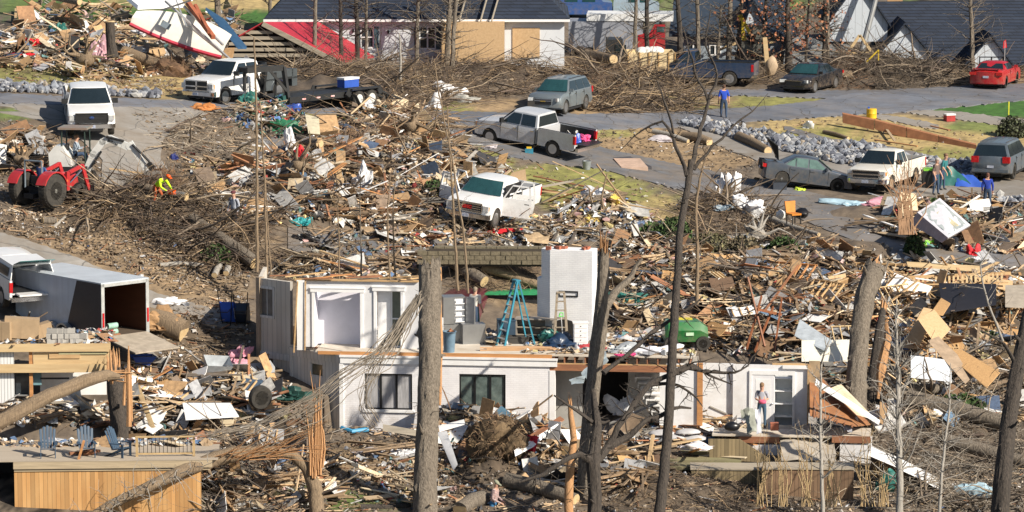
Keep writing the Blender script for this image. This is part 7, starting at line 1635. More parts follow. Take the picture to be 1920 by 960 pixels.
slab('dark_beam',[(718,797,49.6),(782,808,49.8),(782,818,49.9),(718,808,49.8)],M_WOODG,'weathered beam lying left of the thick snapped trunk','beam'); slab('blue_chair_back',[(912,790,50),(940,762,49.6),(962,780,49.8),(930,802,50)],mat('teal_metal',(.07,.14,.20),.5),'dark teal metal cabinet side in the furniture pile','cabinet')
slab('concrete_pad',[(205,640,47.6),(262,640,47.4),(302,680,48.4),(212,684,48.6)],m_conc,'grey concrete slab below the box trailer','slab',(0,0,.12))
slab('asphalt_sheet',[(1110,292,38.2),(1180,298,38.2),(1222,318,38.8),(1150,322,38.9)],mat('torn_roofing',(.05,.05,.06),.8),'torn black roofing sheets beside the silver pickup tail','roofing',(0,0,.15)); slab('pink_board',[(1150,305,38.5),(1200,305,38.5),(1215,322,38.9),(1165,322,38.9)],mat('pink_board',(.5,.36,.28),.8),'pinkish boards lying on the black roofing','board',(0,0,.22))
t=None
o=w3(1755,535,43.6); t=thing('stud_wall','long pine stud wall lying on its side with bare studs above the black tarp','stud wall',o)
q=MB(); q.beam(w3(1700,520,43.6),w3(1895,512,43.4),.1,.12); q.beam(w3(1704,534,43.9),w3(1890,530,43.7),.1,.05); q.part('plate',M_LUM,t,world=True)
for k in range(22):A=w3(1706+k*8.2,521-k*.4,43.7); q=MB(); q.beam(A,A+Vector((0,-.12,-.36)),.045,.09,(1,0,0)); q.part('stud',M_YB,t,world=True)
q=MB(); q.poly3([w3(1706,522,43.5),w3(1892,514,43.3),w3(1888,534,43.5),w3(1706,538,43.7)],(0,.05,0)); q.part('sheathing',M_LUMR,t,world=True)
slab('black_sheet',[(1760,532,44),(1868,534,44),(1868,572,44.6),(1768,588,44.9)],mat('black_membrane',(.015,.015,.02),.5,var=.3,scale=5),'black membrane hanging below the long pine stud wall','membrane'); slab('grey_board',[(1885,536,44),(1930,536,44),(1930,578,44.6),(1885,576,44.6)],mat('taupe_board',(.34,.30,.25),.8),'taupe wall board at the right edge beside the membrane','panel')
slab('yellow_board',[(1840,500,43),(1700,492,42.9),(1702,500,43),(1840,510,43.2)],M_YB,'long pale board above the stud wall','board')
for k,(u0,v0,u1,v1)in enumerate(((1400,655,1428,555),(1415,660,1450,575),(1434,650,1402,520),(1452,660,1466,560),(1420,580,1465,590))):
 q=MB(); q.beam(w3(u0,v0,46),w3(u1,v1,45.6),.06,.10); q.solo('furniture_post',mat('mahogany',(.24,.09,.04),.5),['short brown furniture post leaning right, leftmost of the five','tilted brown furniture post crossing near the leftmost one','tallest brown furniture post leaning left over the others','brown furniture post standing at the right of the five','short slanting brown post across the top of the smashed furniture'][k],'post')
o=w3(1600,250,36); t=thing('fallen_fence','long brown board fence fallen along the grass bank above the riprap','fence',o)
Q_=[(1580,228,36),(1640,240,36.2),(1700,255,36.4),(1760,270,36.6),(1832,287,36.9)]
for k in range(4):
 A=w3(*Q_[k]); Bp=w3(*Q_[k+1]); q=MB(); A=A+Vector((0,0,.4)); Bp=Bp+Vector((0,0,.4)); q.poly3([A,Bp-(Bp-A)*.02,Bp-(Bp-A)*.02+Vector((0,-.2,-.5)),A+Vector((0,-.2,-.45))],(0,.3,.05)); q.part('fence_panel',mat('fence_brown',(.34,.15,.07),.8,var=.3),t,world=True)
for(u0,v0,u1,v1,lab)in((1652,228,1678,264,'pale plank leaning on the fallen brown fence'),(1640,262,1720,274,'pale plank lying below the fallen brown fence'),(1745,236,1780,244,'dark sleeper lying on the grass at right'),(960,345,1110,372,'long dark timber lying across the dry lawn'),(1010,358,1180,376,'long pale pipe lying across the dry lawn'),(1000,330,1160,362,'long thin board above the dark timber'),(925,345,958,318,'short board leaning by the tan sheathing piece'),(778,376,832,355,'pale plank crossing behind the open pickup door'),(300,330,205,316,'thin plank lying across the pale drive'),(600,470,690,500,'pale split board behind the ruined upper wall'),(590,485,680,505,'second split board behind the ruined upper wall'),(1855,372,1780,378,'thin pale pole before the lady in blue'),(1700,395,1740,370,'plank propped by the box spring top'),(1795,385,1840,440,'brown plank right of the box spring'),(30,16,28,60,'short pale plank standing up at the upper left edge'),(95,35,150,18,'pale wide board tilted behind the upper left log')):
 q=MB(); q.beam(w3(*SG(u0,v0,.25)),w3(*SG(u1,v1,.25)),.13,.05); q.solo('long_board',random.choice(WM_[:3])if 'dark' not in lab else M_LUMR,lab,'board')
brush('brush_pile',[(500,470),(780,480),(800,530),(520,530)],700,'low dead twigs along the lower edge of the asphalt patch',(.4,1.8),(.005,.02))
field('debris',[(520,484),(790,484),(790,520),(520,524)],'boards and rags behind the top of the ruined upper wall',120,90,120,60,6,3)
brush('brush_pile',[(470,310),(860,300),(880,400),(760,430),(480,420)],420,'dark broken boughs tangled through the rubbish field',(1.2,3.6),(.02,.06),[(3,(.10,.075,.055)),(1,(.2,.15,.1))])
brush('brush_pile',[(1180,500),(1500,520),(1650,560),(1900,560),(1900,640),(1200,640)],420,'dark broken boughs tangled through the smashed furniture',(1.2,4.0),(.02,.06),[(3,(.10,.075,.055)),(1,(.22,.17,.12))])
field('debris',[(560,436),(1060,444),(1060,466),(780,470),(600,492)],'boards and scraps strewn along the narrow drive above the block wall',110,130,160,60,8,5)
# ================================================================ THINGS AND PEOPLE
random.seed(5)
def mz(u,v):return float(mound(u,v))*.8
def at(name,u,v,label,cat,rz=0,dz=0,group=None,s=None):
 p=w3(u,v,s)if s else g3(u,v,mz(u,v)+dz); return thing(name,label,cat,p,radians(rz),group)
M_BLUE=mat('blue_plastic',(.03,.09,.42),.4,var=.15)
M_ADIR=mat('blue_grey_paint',(.04,.075,.125),.55,var=.15)
def adirondack(u,v,rz,label):
 f=D; a=f.pq(u,v,0)
 d=Vector(rayd(u,v)); c=Vector(CAM); zt=f.o.z+DECK_Z; tt=(zt-c.z)/d.z; p=c+d*tt
 t=thing('garden_chair',label,'garden chair',p,radians(rz),'blue garden chairs on the timber deck')
 q=MB()
 for k in range(5):
  x=-.24+.12*k; hgt=.86-.10*abs(k-2)**1.5*.5
  q.poly3([(x-.052,.22,.32),(x+.052,.22,.32),(x*1.15+.055,.52,.32+hgt),(x*1.15,.525,.35+hgt),(x*1.15-.055,.52,.32+hgt)],(0,.022,0))
 q.part('backrest',M_ADIR,t)
 q=MB()
 for k in range(5):q.box((0,-.22+.11*k,.37-.02*k),(.52,.10,.022))
 q.part('seat',M_ADIR,t)
 for s in(-1,1):
  q=MB(); q.box((s*.32,-.02,.56),(.13,.66,.025)); q.part('armrest',M_ADIR,t)
  q=MB(); q.box((s*.29,-.28,.275),(.035,.10,.55)); q.part('leg',M_ADIR,t)
  q=MB(); q.poly3([(s*.27,-.28,.42),(s*.27,.5,.0),(s*.27,.62,.0),(s*.27,-.28,.30)],(s*.03,0,0)); q.part('leg',M_ADIR,t)
 t.scale=(.88,)*3
 return t
adirondack(90,857,8,'blue grey slatted garden chair, leftmost of the three on the deck'); adirondack(163,856,14,'blue grey slatted garden chair in the middle, beside the orange post'); adirondack(226,856,62,'blue grey slatted garden chair turned sideways by the railing')
q=MB()
for k in range(7):q.box((random.uniform(-.3,.5),random.uniform(-.2,.2),.05+.08*random.random()),(.35,.12,.09),Matrix.Rotation(random.uniform(-.6,.6),3,'Z'))
d=Vector(rayd(155,852)); c=Vector(CAM); p=c+d*((D.o.z+DECK_Z-c.z)/d.z)
o=q.solo('firewood',M_LUMR,'small heap of split firewood under the middle blue chair','firewood',origin=(0,0,0)); o.location=p
def onfloor(u,v):
 d=Vector(rayd(u,v)); c=Vector(CAM); z=H.o.z+ZC+.2; return c+d*((z-c.z)/d.z)
def ladder(name,A_,h,w0,w1,spread,m,mr,label,rz,steps=7):
 t=thing(name,label,'ladder',A_,rz)
 for s in(-1,1):
  q=MB(); q.beam((s*w0/2,0,0),(s*w1/2,spread/2,h),.05,.09); q.part('rail',m,t)
  q=MB(); q.beam((s*w0/2,spread,0),(s*w1/2,spread/2+.06,h),.04,.06); q.part('rear_rail',m,t)
 for k in range(1,steps+1):
  f=k/(steps+1); q=MB(); q.box((0,spread/2*f,h*f),(w0+(w1-w0)*f-.02,.09,.035)); q.part('step',mr,t)
  if k%2:q=MB(); q.box((0,spread-(spread/2-.06)*f,h*f),(w0+(w1-w0)*f-.02,.025,.025)); q.part('brace',mr,t)
 q=MB(); q.box((0,spread/2+.03,h+.02),(w1+.06,.2,.05)); q.part('top_cap',m,t)
 return t
M_LBLUE=mat('ladder_blue',(.04,.23,.33),.4); M_ALU=mat('aluminium',(.66,.67,.68),.35,metal=.6)
ladder('step_ladder',onfloor(938,650),2.55,.68,.32,1.35,M_LBLUE,M_ALU,'tall light blue fibreglass step ladder standing open on the torn floor',radians(-62))
ladder('step_ladder',onfloor(1052,646),2.0,.52,.28,.5,mat('old_ladder_wood',(.30,.25,.19),.8),mat('old_ladder_wood',(.30,.25,.19),.8),'old wooden step ladder leaning before the white chimney',radians(4),5)
p=onfloor(852,646); t=thing('refrigerator','stainless refrigerator with an open upper door and shelves inside','refrigerator',p+Vector((0,.5,0)),radians(12))
M_SS=mat('stainless',(.36,.37,.38),.35,metal=.7,var=.1)
q=MB(); q.bx(-.45,.45,0,.06,0,.72); q.bx(-.45,-.40,.06,.75,0,1.8); q.bx(.40,.45,.06,.75,0,1.8); q.bx(-.4,.4,.7,.75,0,1.8); q.bx(-.4,.4,.06,.7,1.75,1.8); q.bx(-.4,.4,.06,.7,.68,.72); q.bx(-.45,.0,-.03,.06,.74,1.8); q.part('cabinet',M_SS,t)
q=MB(); q.bx(.0,.4,.1,.69,.73,1.74); q.part('liner',mat('fridge_white',(.8,.82,.85),.4),t)
for k in range(4):q=MB(); q.bx(.02,.40,-.02,.1,.8+.24*k,.83+.24*k); q.bx(.05,.2,-.01,.06,.83+.24*k,.95+.24*k); q.part('shelf',M_WPAINT,t)
q=MB(); q.poly3([(.45,.0,.74),(.72,-.36,.74),(.72,-.36,1.8),(.45,.0,1.8)],(.05,.04,0)); q.part('door',M_SS,t)
q=MB(); p2=onfloor(882,646); q.bx(-.4,.5,0,.6,0,.78); o=q.solo('drawer_unit',M_SS,'low grey steel cabinet right of the refrigerator','cabinet',origin=(0,0,0)); o.location=p2+Vector((.1,.1,0)); o.rotation_euler=(0,0,.2)
p=onfloor(842,660); t=thing('bin','blue grey round plastic bin on the torn floor beside the thick trunk','bin',p)
q=MB(); q.lathe([(.21,0),(.26,.78),(.29,.78),(.29,.82),(.25,.82),(.24,.7)],n=18); q.part('barrel',mat('slate_plastic',(.13,.21,.29),.5),t)
q=MB(); q.lathe([(.01,.7),(.24,.71)],n=14); q.blob((.05,0,.78),(.15,.12,.12),.3); q.part('contents',M_LUMR,t)
p=onfloor(1002,640); t=thing('shelf_unit','low grey open shelf cabinet between the blue ladder and the chimney','cabinet',p,radians(-8))
q=MB(); q.bx(-.75,.75,.5,.55,0,.85); q.bx(-.75,-.7,0,.5,0,.85); q.bx(.7,.75,0,.5,0,.85); q.bx(-.78,.78,-.02,.56,.85,.9); q.part('carcass',mat('taupe_cabinet',(.30,.27,.24),.6),t)
for k in range(2):q=MB(); q.bx(-.7,.7,.02,.5,.22+.3*k,.25+.3*k); q.part('shelf',M_WOODG,t)
def crate(p,dx,dy,dz,m,label,cat='crate',rz=0,name='crate'):
 t=thing(name,label,cat,p,rz); q=MB(); q.bx(-dx/2,dx/2,0,.03,0,dz); q.bx(-dx/2,dx/2,dy-.03,dy,0,dz); q.bx(-dx/2,-dx/2+.03,.03,dy-.03,0,dz); q.bx(dx/2-.03,dx/2,.03,dy-.03,0,dz); q.bx(-dx/2,dx/2,.03,dy-.03,0,.03); q.part('box',m,t)
 q=MB(); q.bx(-dx/2-.02,dx/2+.02,-.02,.02,dz-.06,dz+.01); q.part('rim',m,t); return t
crate(onfloor(950,640),.7,.5,.85,mat('dark_blue_box',(.03,.06,.10),.6),'dark blue cabinet standing beneath the blue ladder','cabinet',.1,'cabinet')
crate(onfloor(965,645),1.1,.5,.28,mat('dark_tray',(.06,.055,.05),.6),'low dark tray on the floor in front of the blue ladder','tray',0,'tray')
p=onfloor(975,658); t=thing('lumber_stack','stack of new tan boards lying on the front edge of the torn floor','boards',p)
for k in range(9):q=MB(); q.box((random.uniform(-.25,.25)+(.2 if k%3 else-.1),.05+(k%3)*.13,.03+.045*(k//3)),(random.uniform(2.0,2.8),.12,.038),Matrix.Rotation(random.uniform(-.03,.03),3,'Z')); q.part('board',mat('new_board',(.58,.36,.20),.7,var=.2,stretch=(.4,3,3)),t)
from mathutils import noise
def heap(p,r,m,label,cat,name,seed=1,jit=.18,sub=3):
 """crumpled cloth or plastic: a folded skin pulled out at a few corners"""
 random.seed(seed); bm=bmesh.new(); bmesh.ops.create_icosphere(bm,subdivisions=4,radius=1); of=Vector((seed*3.1,seed*1.7,seed*.9)); q=MB(); vs=[]
 crn=[Vector((random.gauss(0,1),random.gauss(0,1),abs(random.gauss(0,.8)))).normalized()for _ in range(4)]
 for v in bm.verts:
  d=v.co.normalized(); k=.62+.55*noise.noise(d*1.5+of)+.38*(1-2.4*abs(noise.noise(d*3.2+of*2)))*.5+.16*(1-3*abs(noise.noise(d*8+of)))
  for c in crn:k+=.55*max(0,d.dot(c))**14
  z=d.z*r[2]*k; z=z if z>0 else z*.15
  vs.append((d.x*r[0]*k,d.y*r[1]*k,z))
 q.add(vs,[tuple(v.index for v in f.verts)for f in bm.faces]); bm.free()
 o=q.solo(name,m,label,cat,origin=(0,0,0),smooth=50); o.location=p; return o
heap(onfloor(1048,652),(.9,.5,.42),mat('navy_tarp',(.015,.035,.08),.35,var=.3),'dark blue tarp bundled before the chimney','tarp','tarp',1)
heap(onfloor(1035,646)+Vector((0,.3,.1)),(.5,.3,.42),mat('green_tarp',(.02,.13,.12),.4),'green tarp bundle behind the dark blue tarp','tarp','tarp',2)
heap(onfloor(1100,655),(.5,.3,.2),mat('red_cloth',(.38,.04,.05),.8),'small red cloth on the floor by the white drawers','cloth','cloth',3)
heap(onfloor(1172,660),(.7,.4,.32),mat('grey_bags',(.34,.37,.40),.5),'grey plastic bags on the floor right of the snapped trunk','bags','bag',4)
heap(onfloor(1222,662),(1.0,.4,.28),mat('white_sheet',(.72,.73,.80),.7),'white bed sheets heaped on the edge of the torn floor','bedding','bedding',5)
heap(onfloor(1175,668),(.35,.12,.12),mat('pink_cloth',(.55,.05,.18),.8),'thin pink cloth at the floor edge','cloth','cloth',6)
t=thing('drawer_chest','white chest of drawers with knobs right of the chimney','chest of drawers',onfloor(1089,652),radians(3))
q=MB(); q.bx(-.28,.28,0,.4,0,.95); q.bx(-.31,.31,-.02,.42,.95,.99); q.part('carcass',M_WPAINT,t)
for k in range(5):
 q=MB(); q.bx(-.25,.25,-.02,-.001,.05+.18*k,.21+.18*k); dr_=q.part('drawer',M_WPAINT,t); q=MB(); q.blob((0,-.035,.13+.18*k),.022,0,1); q.part('knob',M_BFRAME,dr_)
t=thing('chair','wooden backed chair stacked on the floor right of the chimney','chair',onfloor(1093,640)+Vector((0,.25,0)),radians(5))
q=MB(); q.bx(-.24,.24,.0,.42,.43,.46); q.part('seat',M_WPAINT,t); q=MB(); q.bx(-.24,.24,.4,.43,.95,1.32); q.part('backrest',M_OSBP,t)
for x in(-.22,.22):
 for y,h in((.02,.43),(.40,1.3)):q=MB(); q.box((x,y,h/2),(.035,.035,h)); q.part('leg',M_WPAINT,t)
t=thing('shovel','shovel with a bright green handle leaning in front of the fireplace','shovel',onfloor(1056,650)); q=MB(); q.tube([(0,0,.1),(-.08,.1,1.15)],.02,6); q.part('shaft',M_ALU,t); q=MB(); q.tube([(-.16,.1,1.18),(-.12,.1,1.32),(-.02,.1,1.32),(-.0,.1,1.18),(-.16,.1,1.18)],.025,6); q.part('grip',mat('lime_green',(.15,.7,.12),.5),t); q=MB(); q.box((0,0,.12),(.2,.03,.28)); q.part('blade',M_BFRAME,t)
p,R=place_R(862,612,80,0,0); p=w3(864,640,45)
t=thing('van','maroon van with an open rear door parked behind the refrigerator','van',p,radians(80)); MAR=paint('maroon',(.10,.012,.03))
rings=[]
for x,k in((-1.1,.96),(-1.05,1),(2.2,1),(2.6,.9)):rings.append([(x,y*k,z*(.98 if k<1 else 1))for y,z in((-.98,.35),(-1.0,1.1),(-.9,1.75),(-.7,1.98),(.7,1.98),(.9,1.75),(1.0,1.1),(.98,.35))])
q=MB(); q.loft(rings); q.part('body',MAR,t); q=MB(); q.bx(-1.12,-1.06,-.8,.8,.5,1.75); q.part('cargo_opening',M_DARK,t)
q=MB(); q.poly3([(-1.12,-.98,.5),(-1.9,-1.2,.5),(-1.9,-1.12,1.8),(-1.12,-.88,1.85)],(0,.05,0)); q.part('rear_door',mat('dark_teal_door',(.02,.05,.06),.3),t)
for x in(-.6,1.9):
 for s in(-1,1):add_wheel(t,x,s*.88,.35,.22)
p=w3(968,632,44.6); t=thing('utility_truck','black truck with bright green lettering on its tailgate behind the blue ladder','truck',p,radians(90))
q=MB(); q.bx(-.9,2.4,-1.5,1.5,.55,.62); q.bx(-.92,-.86,-1.5,1.5,.5,1.12); q.bx(-.86,2.4,-1.5,-1.44,.62,1.12); q.bx(-.86,2.4,1.44,1.5,.62,1.12); q.bx(1.5,2.4,-1.5,1.5,.62,1.9); q.bx(-.3,1.5,-1.45,1.45,1.12,1.85); q.part('body',M_BLK,t)
q=MB(); q.bx(-.5,1.6,-1.5,1.6,1.86,1.92); q.part('green_cover',mat('green_canvas',(.03,.30,.12),.6),t)
put_text(t,'Jim',.38,mat('neon_green',(.12,.85,.05),.6),(-.93,.85,.86),(0,-1,0),(0,0,1),'lettering',bold=.012)
put_text(t,'Dozer',.34,mat('neon_green',(.12,.85,.05),.6),(-.93,-.65,.86),(0,-1,0),(0,0,1),'lettering',bold=.012)
for x in(-.2,1.8):
 for s in(-1,1):add_wheel(t,x,s*1.3,.4,.25,style='steel')
p=onfloor(1286,657); t=thing('utility_cart','green utility cart with a cargo box parked behind the roofless house','utility vehicle',p+Vector((0,.5,0)),radians(4)); GR=paint('bright_green',(.012,.15,.035))
q=MB(); q.loft([[(x,y,z)for y,z in((-.6*k,.35),(-.65*k,.8*h),(-.45*k,1.1*h),(.45*k,1.1*h),(.65*k,.8*h),(.6*k,.35))]for x,k,h in((-.85,.85,.85),(-.72,1,1),(.5,1,1),(.82,.9,.8))]); q.part('hood',GR,t)
q=MB(); q.bx(-.78,-.72,-.45,-.1,.5,.7); q.bx(-.05,.25,-.67,-.64,.6,.72); q.part('badge',mat('pale_yellow_badge',(.5,.7,.5),.5),t)
q=MB(); q.bx(-.3,.3,.2,.6,.9,1.12); q.part('seat',mat('yellow_vinyl',(.6,.5,.05),.6),t)
for x in(-.62,.62):
 for s in(-1,1):add_wheel(t,x,s*.55,.28,.24,style='steel')
def wheelbarrow(u,v,rz,m,label,tilt,text=None):
 p=g3(u,v,mz(u,v)); R=Matrix.Rotation(radians(rz),3,'Z')@Matrix.Rotation(radians(tilt),3,'Y')
 t=thing('wheelbarrow',label,'wheelbarrow',p+Vector((0,0,.45)),R=R)
 q=MB(); q.loft([[(-.45,-.34,.22),(.5,-.36,.28),(.5,.36,.28),(-.45,.34,.22)],[(-.25,-.2,-.08),(.28,-.2,-.08),(.28,.2,-.08),(-.25,.2,-.08)]],caps=False); q.loft([[(-.25,-.2,-.08),(.28,-.2,-.08),(.28,.2,-.08),(-.25,.2,-.08)],[(-.2,-.2,-.1),(.2,-.2,-.1),(.2,.2,-.1),(-.2,.2,-.1)]]); q.part('tray',m,t)
 for s in(-1,1):q=MB(); q.tube([(.75,s*.08,-.2),(.2,s*.2,-.12),(-1.0,s*.3,.1)],.022,6); q.part('handle',M_BFRAME,t)
 q=MB(); q.tube([(-.3,-.22,-.12),(-.3,-.22,-.42),(-.3,.22,-.42),(-.3,.22,-.12)],.018,6); q.part('stand',M_BFRAME,t)
 w=add_wheel(t,.68,0,.19,.1,style='steel',z=-.22)
 if text:put_text(t,text,.13,M_WPAINT,(0,-.30,.09),(1,0,0),(0,.35,1),'lettering')
 return t
wheelbarrow(425,610,75,M_BLUE,'blue wheelbarrow tipped upright against the left side of the ruin',72,'KOBALT'); wheelbarrow(452,612,90,mat('dark_tray_paint',(.02,.03,.05),.4),'dark wheelbarrow leaning beside the blue one',70); wheelbarrow(266,700,20,M_BLUE,'blue wheelbarrow standing below the concrete slab',5)
q=MB(); p=w3(488,745,49.6); q.lathe([(.28,-.14),(.42,-.14),(.46,-.08),(.46,.08),(.42,.14),(.28,.14),(.26,0),(.28,-.14)],axis='y',n=24); q.m=1; q.lathe([(.01,.0),(.26,.02),(.26,.06),(.01,.06)],axis='y',n=20)
o=q.solo('tyre',[M_TYRE,M_CHROME],'big black tyre standing at the foot of the left siding wall','tyre',origin=(0,0,0)); o.location=p; o.rotation_euler=(.1,0,.5)
q=MB(); q.loft([[(-.55,-.35,.5),(.5,-.35,.55),(.5,.35,.55),(-.55,.35,.5)],[(-.4,-.25,0),(.4,-.25,0),(.4,.25,0),(-.4,.25,0)]],caps=False); q.add([(-.4,-.25,0),(.4,-.25,0),(.4,.25,0),(-.4,.25,0)],[(0,1,2,3)])
o=q.solo('laundry_tub',mat('grey_white_plastic',(.50,.54,.58),.5),'torn pale grey plastic tub lying on the dirt left of the ruin','tub',origin=(0,0,0)); o.location=g3(404,706,.2); o.rotation_euler=(.5,.15,.4)
heap(g3(440,690,.1),(.5,.4,.35),mat('pink_insulation',(.62,.30,.38),.95),'pink insulation torn out beside the siding wall','insulation','insulation',7)
heap(g3(450,672,.1),(.4,.3,.4),mat('pink_insulation',(.62,.30,.38),.95),'smaller pink insulation tuft higher up the slope','insulation','insulation',8)
heap(g3(545,756,.2),(.8,.5,.4),mat('dark_green_plastic',(.02,.07,.06),.5),'dark green plastic bundle at the foot of the bay wall','tarp','tarp',9)
q=MB(); q.tube([g3(640,806,.08),g3(660,812,.06),g3(690,808,.06)],.09,8); q.solo('blue_tarp_roll',mat('sky_tarp',(.05,.28,.5),.5),'rolled blue tarp at the base of the white brick wall','tarp')
for k,(u,v)in enumerate(((1222,832),(1262,828),(1300,830),(1240,820),(1290,818))):
 q=MB(); q.blob((0,0,.14),(.5,.3,.16),.06,3,flatbase=True); o=q.solo('cement_sack',mat('sack_grey',(.46,.46,.48),.8),['grey filled sack at the left of the porch pile','grey filled sack in the middle of the porch pile','grey filled sack at the right of the porch pile','grey sack, upper left one on the porch pile','grey sack, upper right one on the porch pile'][k],'sack',origin=(0,0,0),smooth=60); o.location=w3(u,v,49.2); o.rotation_euler=(0,0,random.uniform(-.2,.2))
heap(w3(1310,842,49.8),(.7,.4,.2),mat('white_cloth_r',(.68,.64,.66),.8),'white cloth with a pink edge on the porch steps','cloth','cloth',10)
heap(w3(1170,775,48),(.5,.3,.7),mat('white_junk',(.66,.68,.72),.7),'white bag and lampshade heaped in the dark doorway','bag','bag',11,.3,2)
heap(w3(1150,735,47),(.5,.4,1.0),mat('black_bin_bag',(.012,.012,.015),.3),'black bin bags piled in the dark doorway','bin bag','bin_bag',12,.25,2)
t=at('camp_chair',998,846,'bright red folded camp chair in the furniture pile','chair',0,0,None,50.6); q=MB(); q.sheet((-.35,0,.05),(.1,-.1,0),(.25,0,.55),(-.2,.05,.6),5,5,.05); q.part('fabric',mat('camp_red',(.5,.01,.03),.7),t)
for k in range(3):q=MB(); q.tube([(-.3+.3*k,-.05,0),(.1+.15*k,.05,.62)],.015,6); q.part('leg',M_BFRAME,t)
t=at('bicycle_frame',1034,838,'black bent metal frame beside the red camp chair','metal frame',0,0,None,50.4); q=MB(); q.tube([(-.3,0,0),(-.1,0,.7),(.3,0,.6),(.4,0,.05),(-.1,0,.7)],.025,6); q.tube([(-.1,.1,.7),(.3,.1,.1)],.02,6); q.part('frame',M_BFRAME,t)
t=at('stool',1392,808,'white stool half covered by a grey green cloth beside the woman','stool',0,0,None,49.2); q=MB(); q.bx(-.22,.22,-.2,.2,.44,.48); q.part('seat',M_WPAINT,t)
for x in(-.2,.2):
 for y in(-.18,.18):q=MB(); q.box((x,y,.22),(.03,.03,.44)); q.part('leg',M_WPAINT,t)
q=MB(); q.sheet(w3(1396,766,49.2),w3(1420,770,49.2),w3(1430,808,49.5),w3(1402,812,49.5),7,7,.05,.02,.0); q.sheet(w3(1388,768,49.3),w3(1404,764,49.3),w3(1408,782,49.3),w3(1390,786,49.3),4,4,.06); q.solo('dust_cloth',mat('olive_cloth',(.30,.32,.28),.9,var=.3),'grey green cloth heaped over the white stool','cloth',smooth=60)
q=MB(); q.sheet(w3(1416,768,49.4),w3(1424,768,49.4),w3(1428,812,49.7),w3(1419,814,49.7),3,7,.03,.02); q.solo('white_garment',mat('white_sheet',(.72,.73,.80),.7),'long white cloth held by the woman in the doorway','cloth',smooth=60)
q=MB(); a=w3(1452,800,49.3); q.box(a,(.3,.3,.26)); q.box(a+Vector((0,0,.14)),(.32,.32,.02)); q.solo('clay_box',mat('terracotta',(.42,.14,.08),.7),'small terracotta box at the foot of the closet','box')
q=MB(); q.blob(w3(1372,800,49.3),(.3,.2,.2),.1,2); q.solo('black_bag',mat('black_bin_bag',(.012,.012,.015),.3),'black bag on the room floor left of the stool','bag')
q=MB(); q.sheet(w3(1575,795,49),w3(1605,782,49),w3(1614,800,49.2),w3(1560,782,49.4),6,5,.10); q.sheet(w3(1545,782,49.3),w3(1600,788,49.3),w3(1596,812,49.6),w3(1580,800,49.5),6,5,.08); q.solo('white_fabric',mat('white_sheet',(.72,.73,.80),.7),'white fabric caught on the leaning orange wall','cloth',smooth=60)
q=MB(); q.sheet(w3(1088,700,50.6),w3(1132,655,50.6),w3(1142,676,50.6),w3(1100,712,50.6),7,5,.06); q.sheet(w3(1066,712,50.6),w3(1098,702,50.6),w3(1094,718,50.6),w3(1072,720,50.6),4,3,.05); q.solo('sheet_metal',mat('wrapped_metal',(.42,.50,.56),.35,metal=.3,var=.25),'crumpled pale blue metal sheet wrapped round the snapped forked trunk','sheet metal',smooth=50)
LF,la=CAB
def onp(u,v,z=la[3]-.02):
 d=Vector(rayd(u,v)); c=Vector(CAM); zz=LF.o.z+z; return c+d*((zz-c.z)/d.z)
def cbox(u,v,dx,dy,dz,rz,m,label,lift=0,tilt=0):
 q=MB(); q.box((0,0,dz/2),(dx,dy,dz)); q.box((0,-dy/2-.003,dz/2),(dx*.04,.004,dz)); o=q.solo('cardboard_box',m,label,'box',origin=(0,0,0)); o.location=onp(u,v)+Vector((0,0,lift)); o.rotation_euler=(0,radians(tilt),radians(rz)); return o
M_CARD=mat('cardboard',(.36,.26,.16),.85,var=.15)
cbox(40,640,1.3,.6,.75,6,M_CARD,'large brown carton on the cabin platform',.15,4); cbox(8,642,.6,.5,.7,-10,M_CARD,'brown carton at the left end of the cabin platform',.1); cbox(80,636,.8,.5,.5,20,M_CARD,'tilted brown carton right of the large one',.1,-14)
for k in range(16):
 u=96+(k%6)*11.5; lift=(.2*(k//6)); q=MB(); q.bx(-.2,.2,0,.18,0,.19)
 for x in(-.1,.1):q.m=1; q.bx(x-.055,x+.055,.03,.15,.19,.193)
 o=q.solo('concrete_block',[mat('block_grey',(.42,.41,.39),.95),M_DARK],'grey concrete block in the low row on the cabin platform','block','concrete blocks on the cabin platform',origin=(0,0,0)); o.location=onp(u+random.uniform(-2,2),645)+Vector((0,0,lift)); o.rotation_euler=(0,0,random.uniform(-.3,.3))
 o['label']=('bottom ' if k<6 else 'second layer ' if k<12 else 'topmost ')+'grey concrete block, number '.replace('number ','')+['at the left end','second from left','third from left','third from right','second from right','at the right end'][k%6]+' of the platform blocks'
t=None; o=w3(1770,430,42.6); t=thing('box_spring','white box spring tilted on its edge with torn plastic cover','box spring',o)
A,B_,C_,E_=w3(1720,398,42),w3(1762,371,41.6),w3(1820,422,42.4),w3(1778,446,42.9)
q=MB(); q.poly3([A,B_,C_,E_],(.0,.35,-.12)); q.part('frame',mat('mattress_white',(.66,.66,.72),.8,var=.08),t,world=True)
n=(B_-A).cross(E_-A).normalized(); n=n if n.y<0 else-n
i_=lambda a,b:A.lerp(B_,a).lerp(E_.lerp(C_,a),b)+n*.012
q=MB(); q.sheet(i_(.1,.06),i_(.9,.06),i_(.9,.94),i_(.1,.94),9,9,.02,.004); q.part('plastic_cover',mat('torn_plastic',(.50,.55,.55),.3,var=.35,col2=(.34,.38,.38),scale=2,stretch=(1,1,4)),t,world=True,smooth=60)
q=MB(); q.poly3([i_(.45,.3),i_(.62,.28),i_(.66,.86),i_(.5,.88)],n*.02); q.part('slat_panel',mat('cream_slats',(.55,.50,.34),.8),t,world=True)
q=MB(); q.poly3([A,E_,E_+Vector((-.25,.3,-.25)),A+Vector((-.3,.3,-.55))],(.02,.02,0)); q.part('side_fabric',mat('pinkish_fabric',(.42,.33,.33),.9),t,world=True)
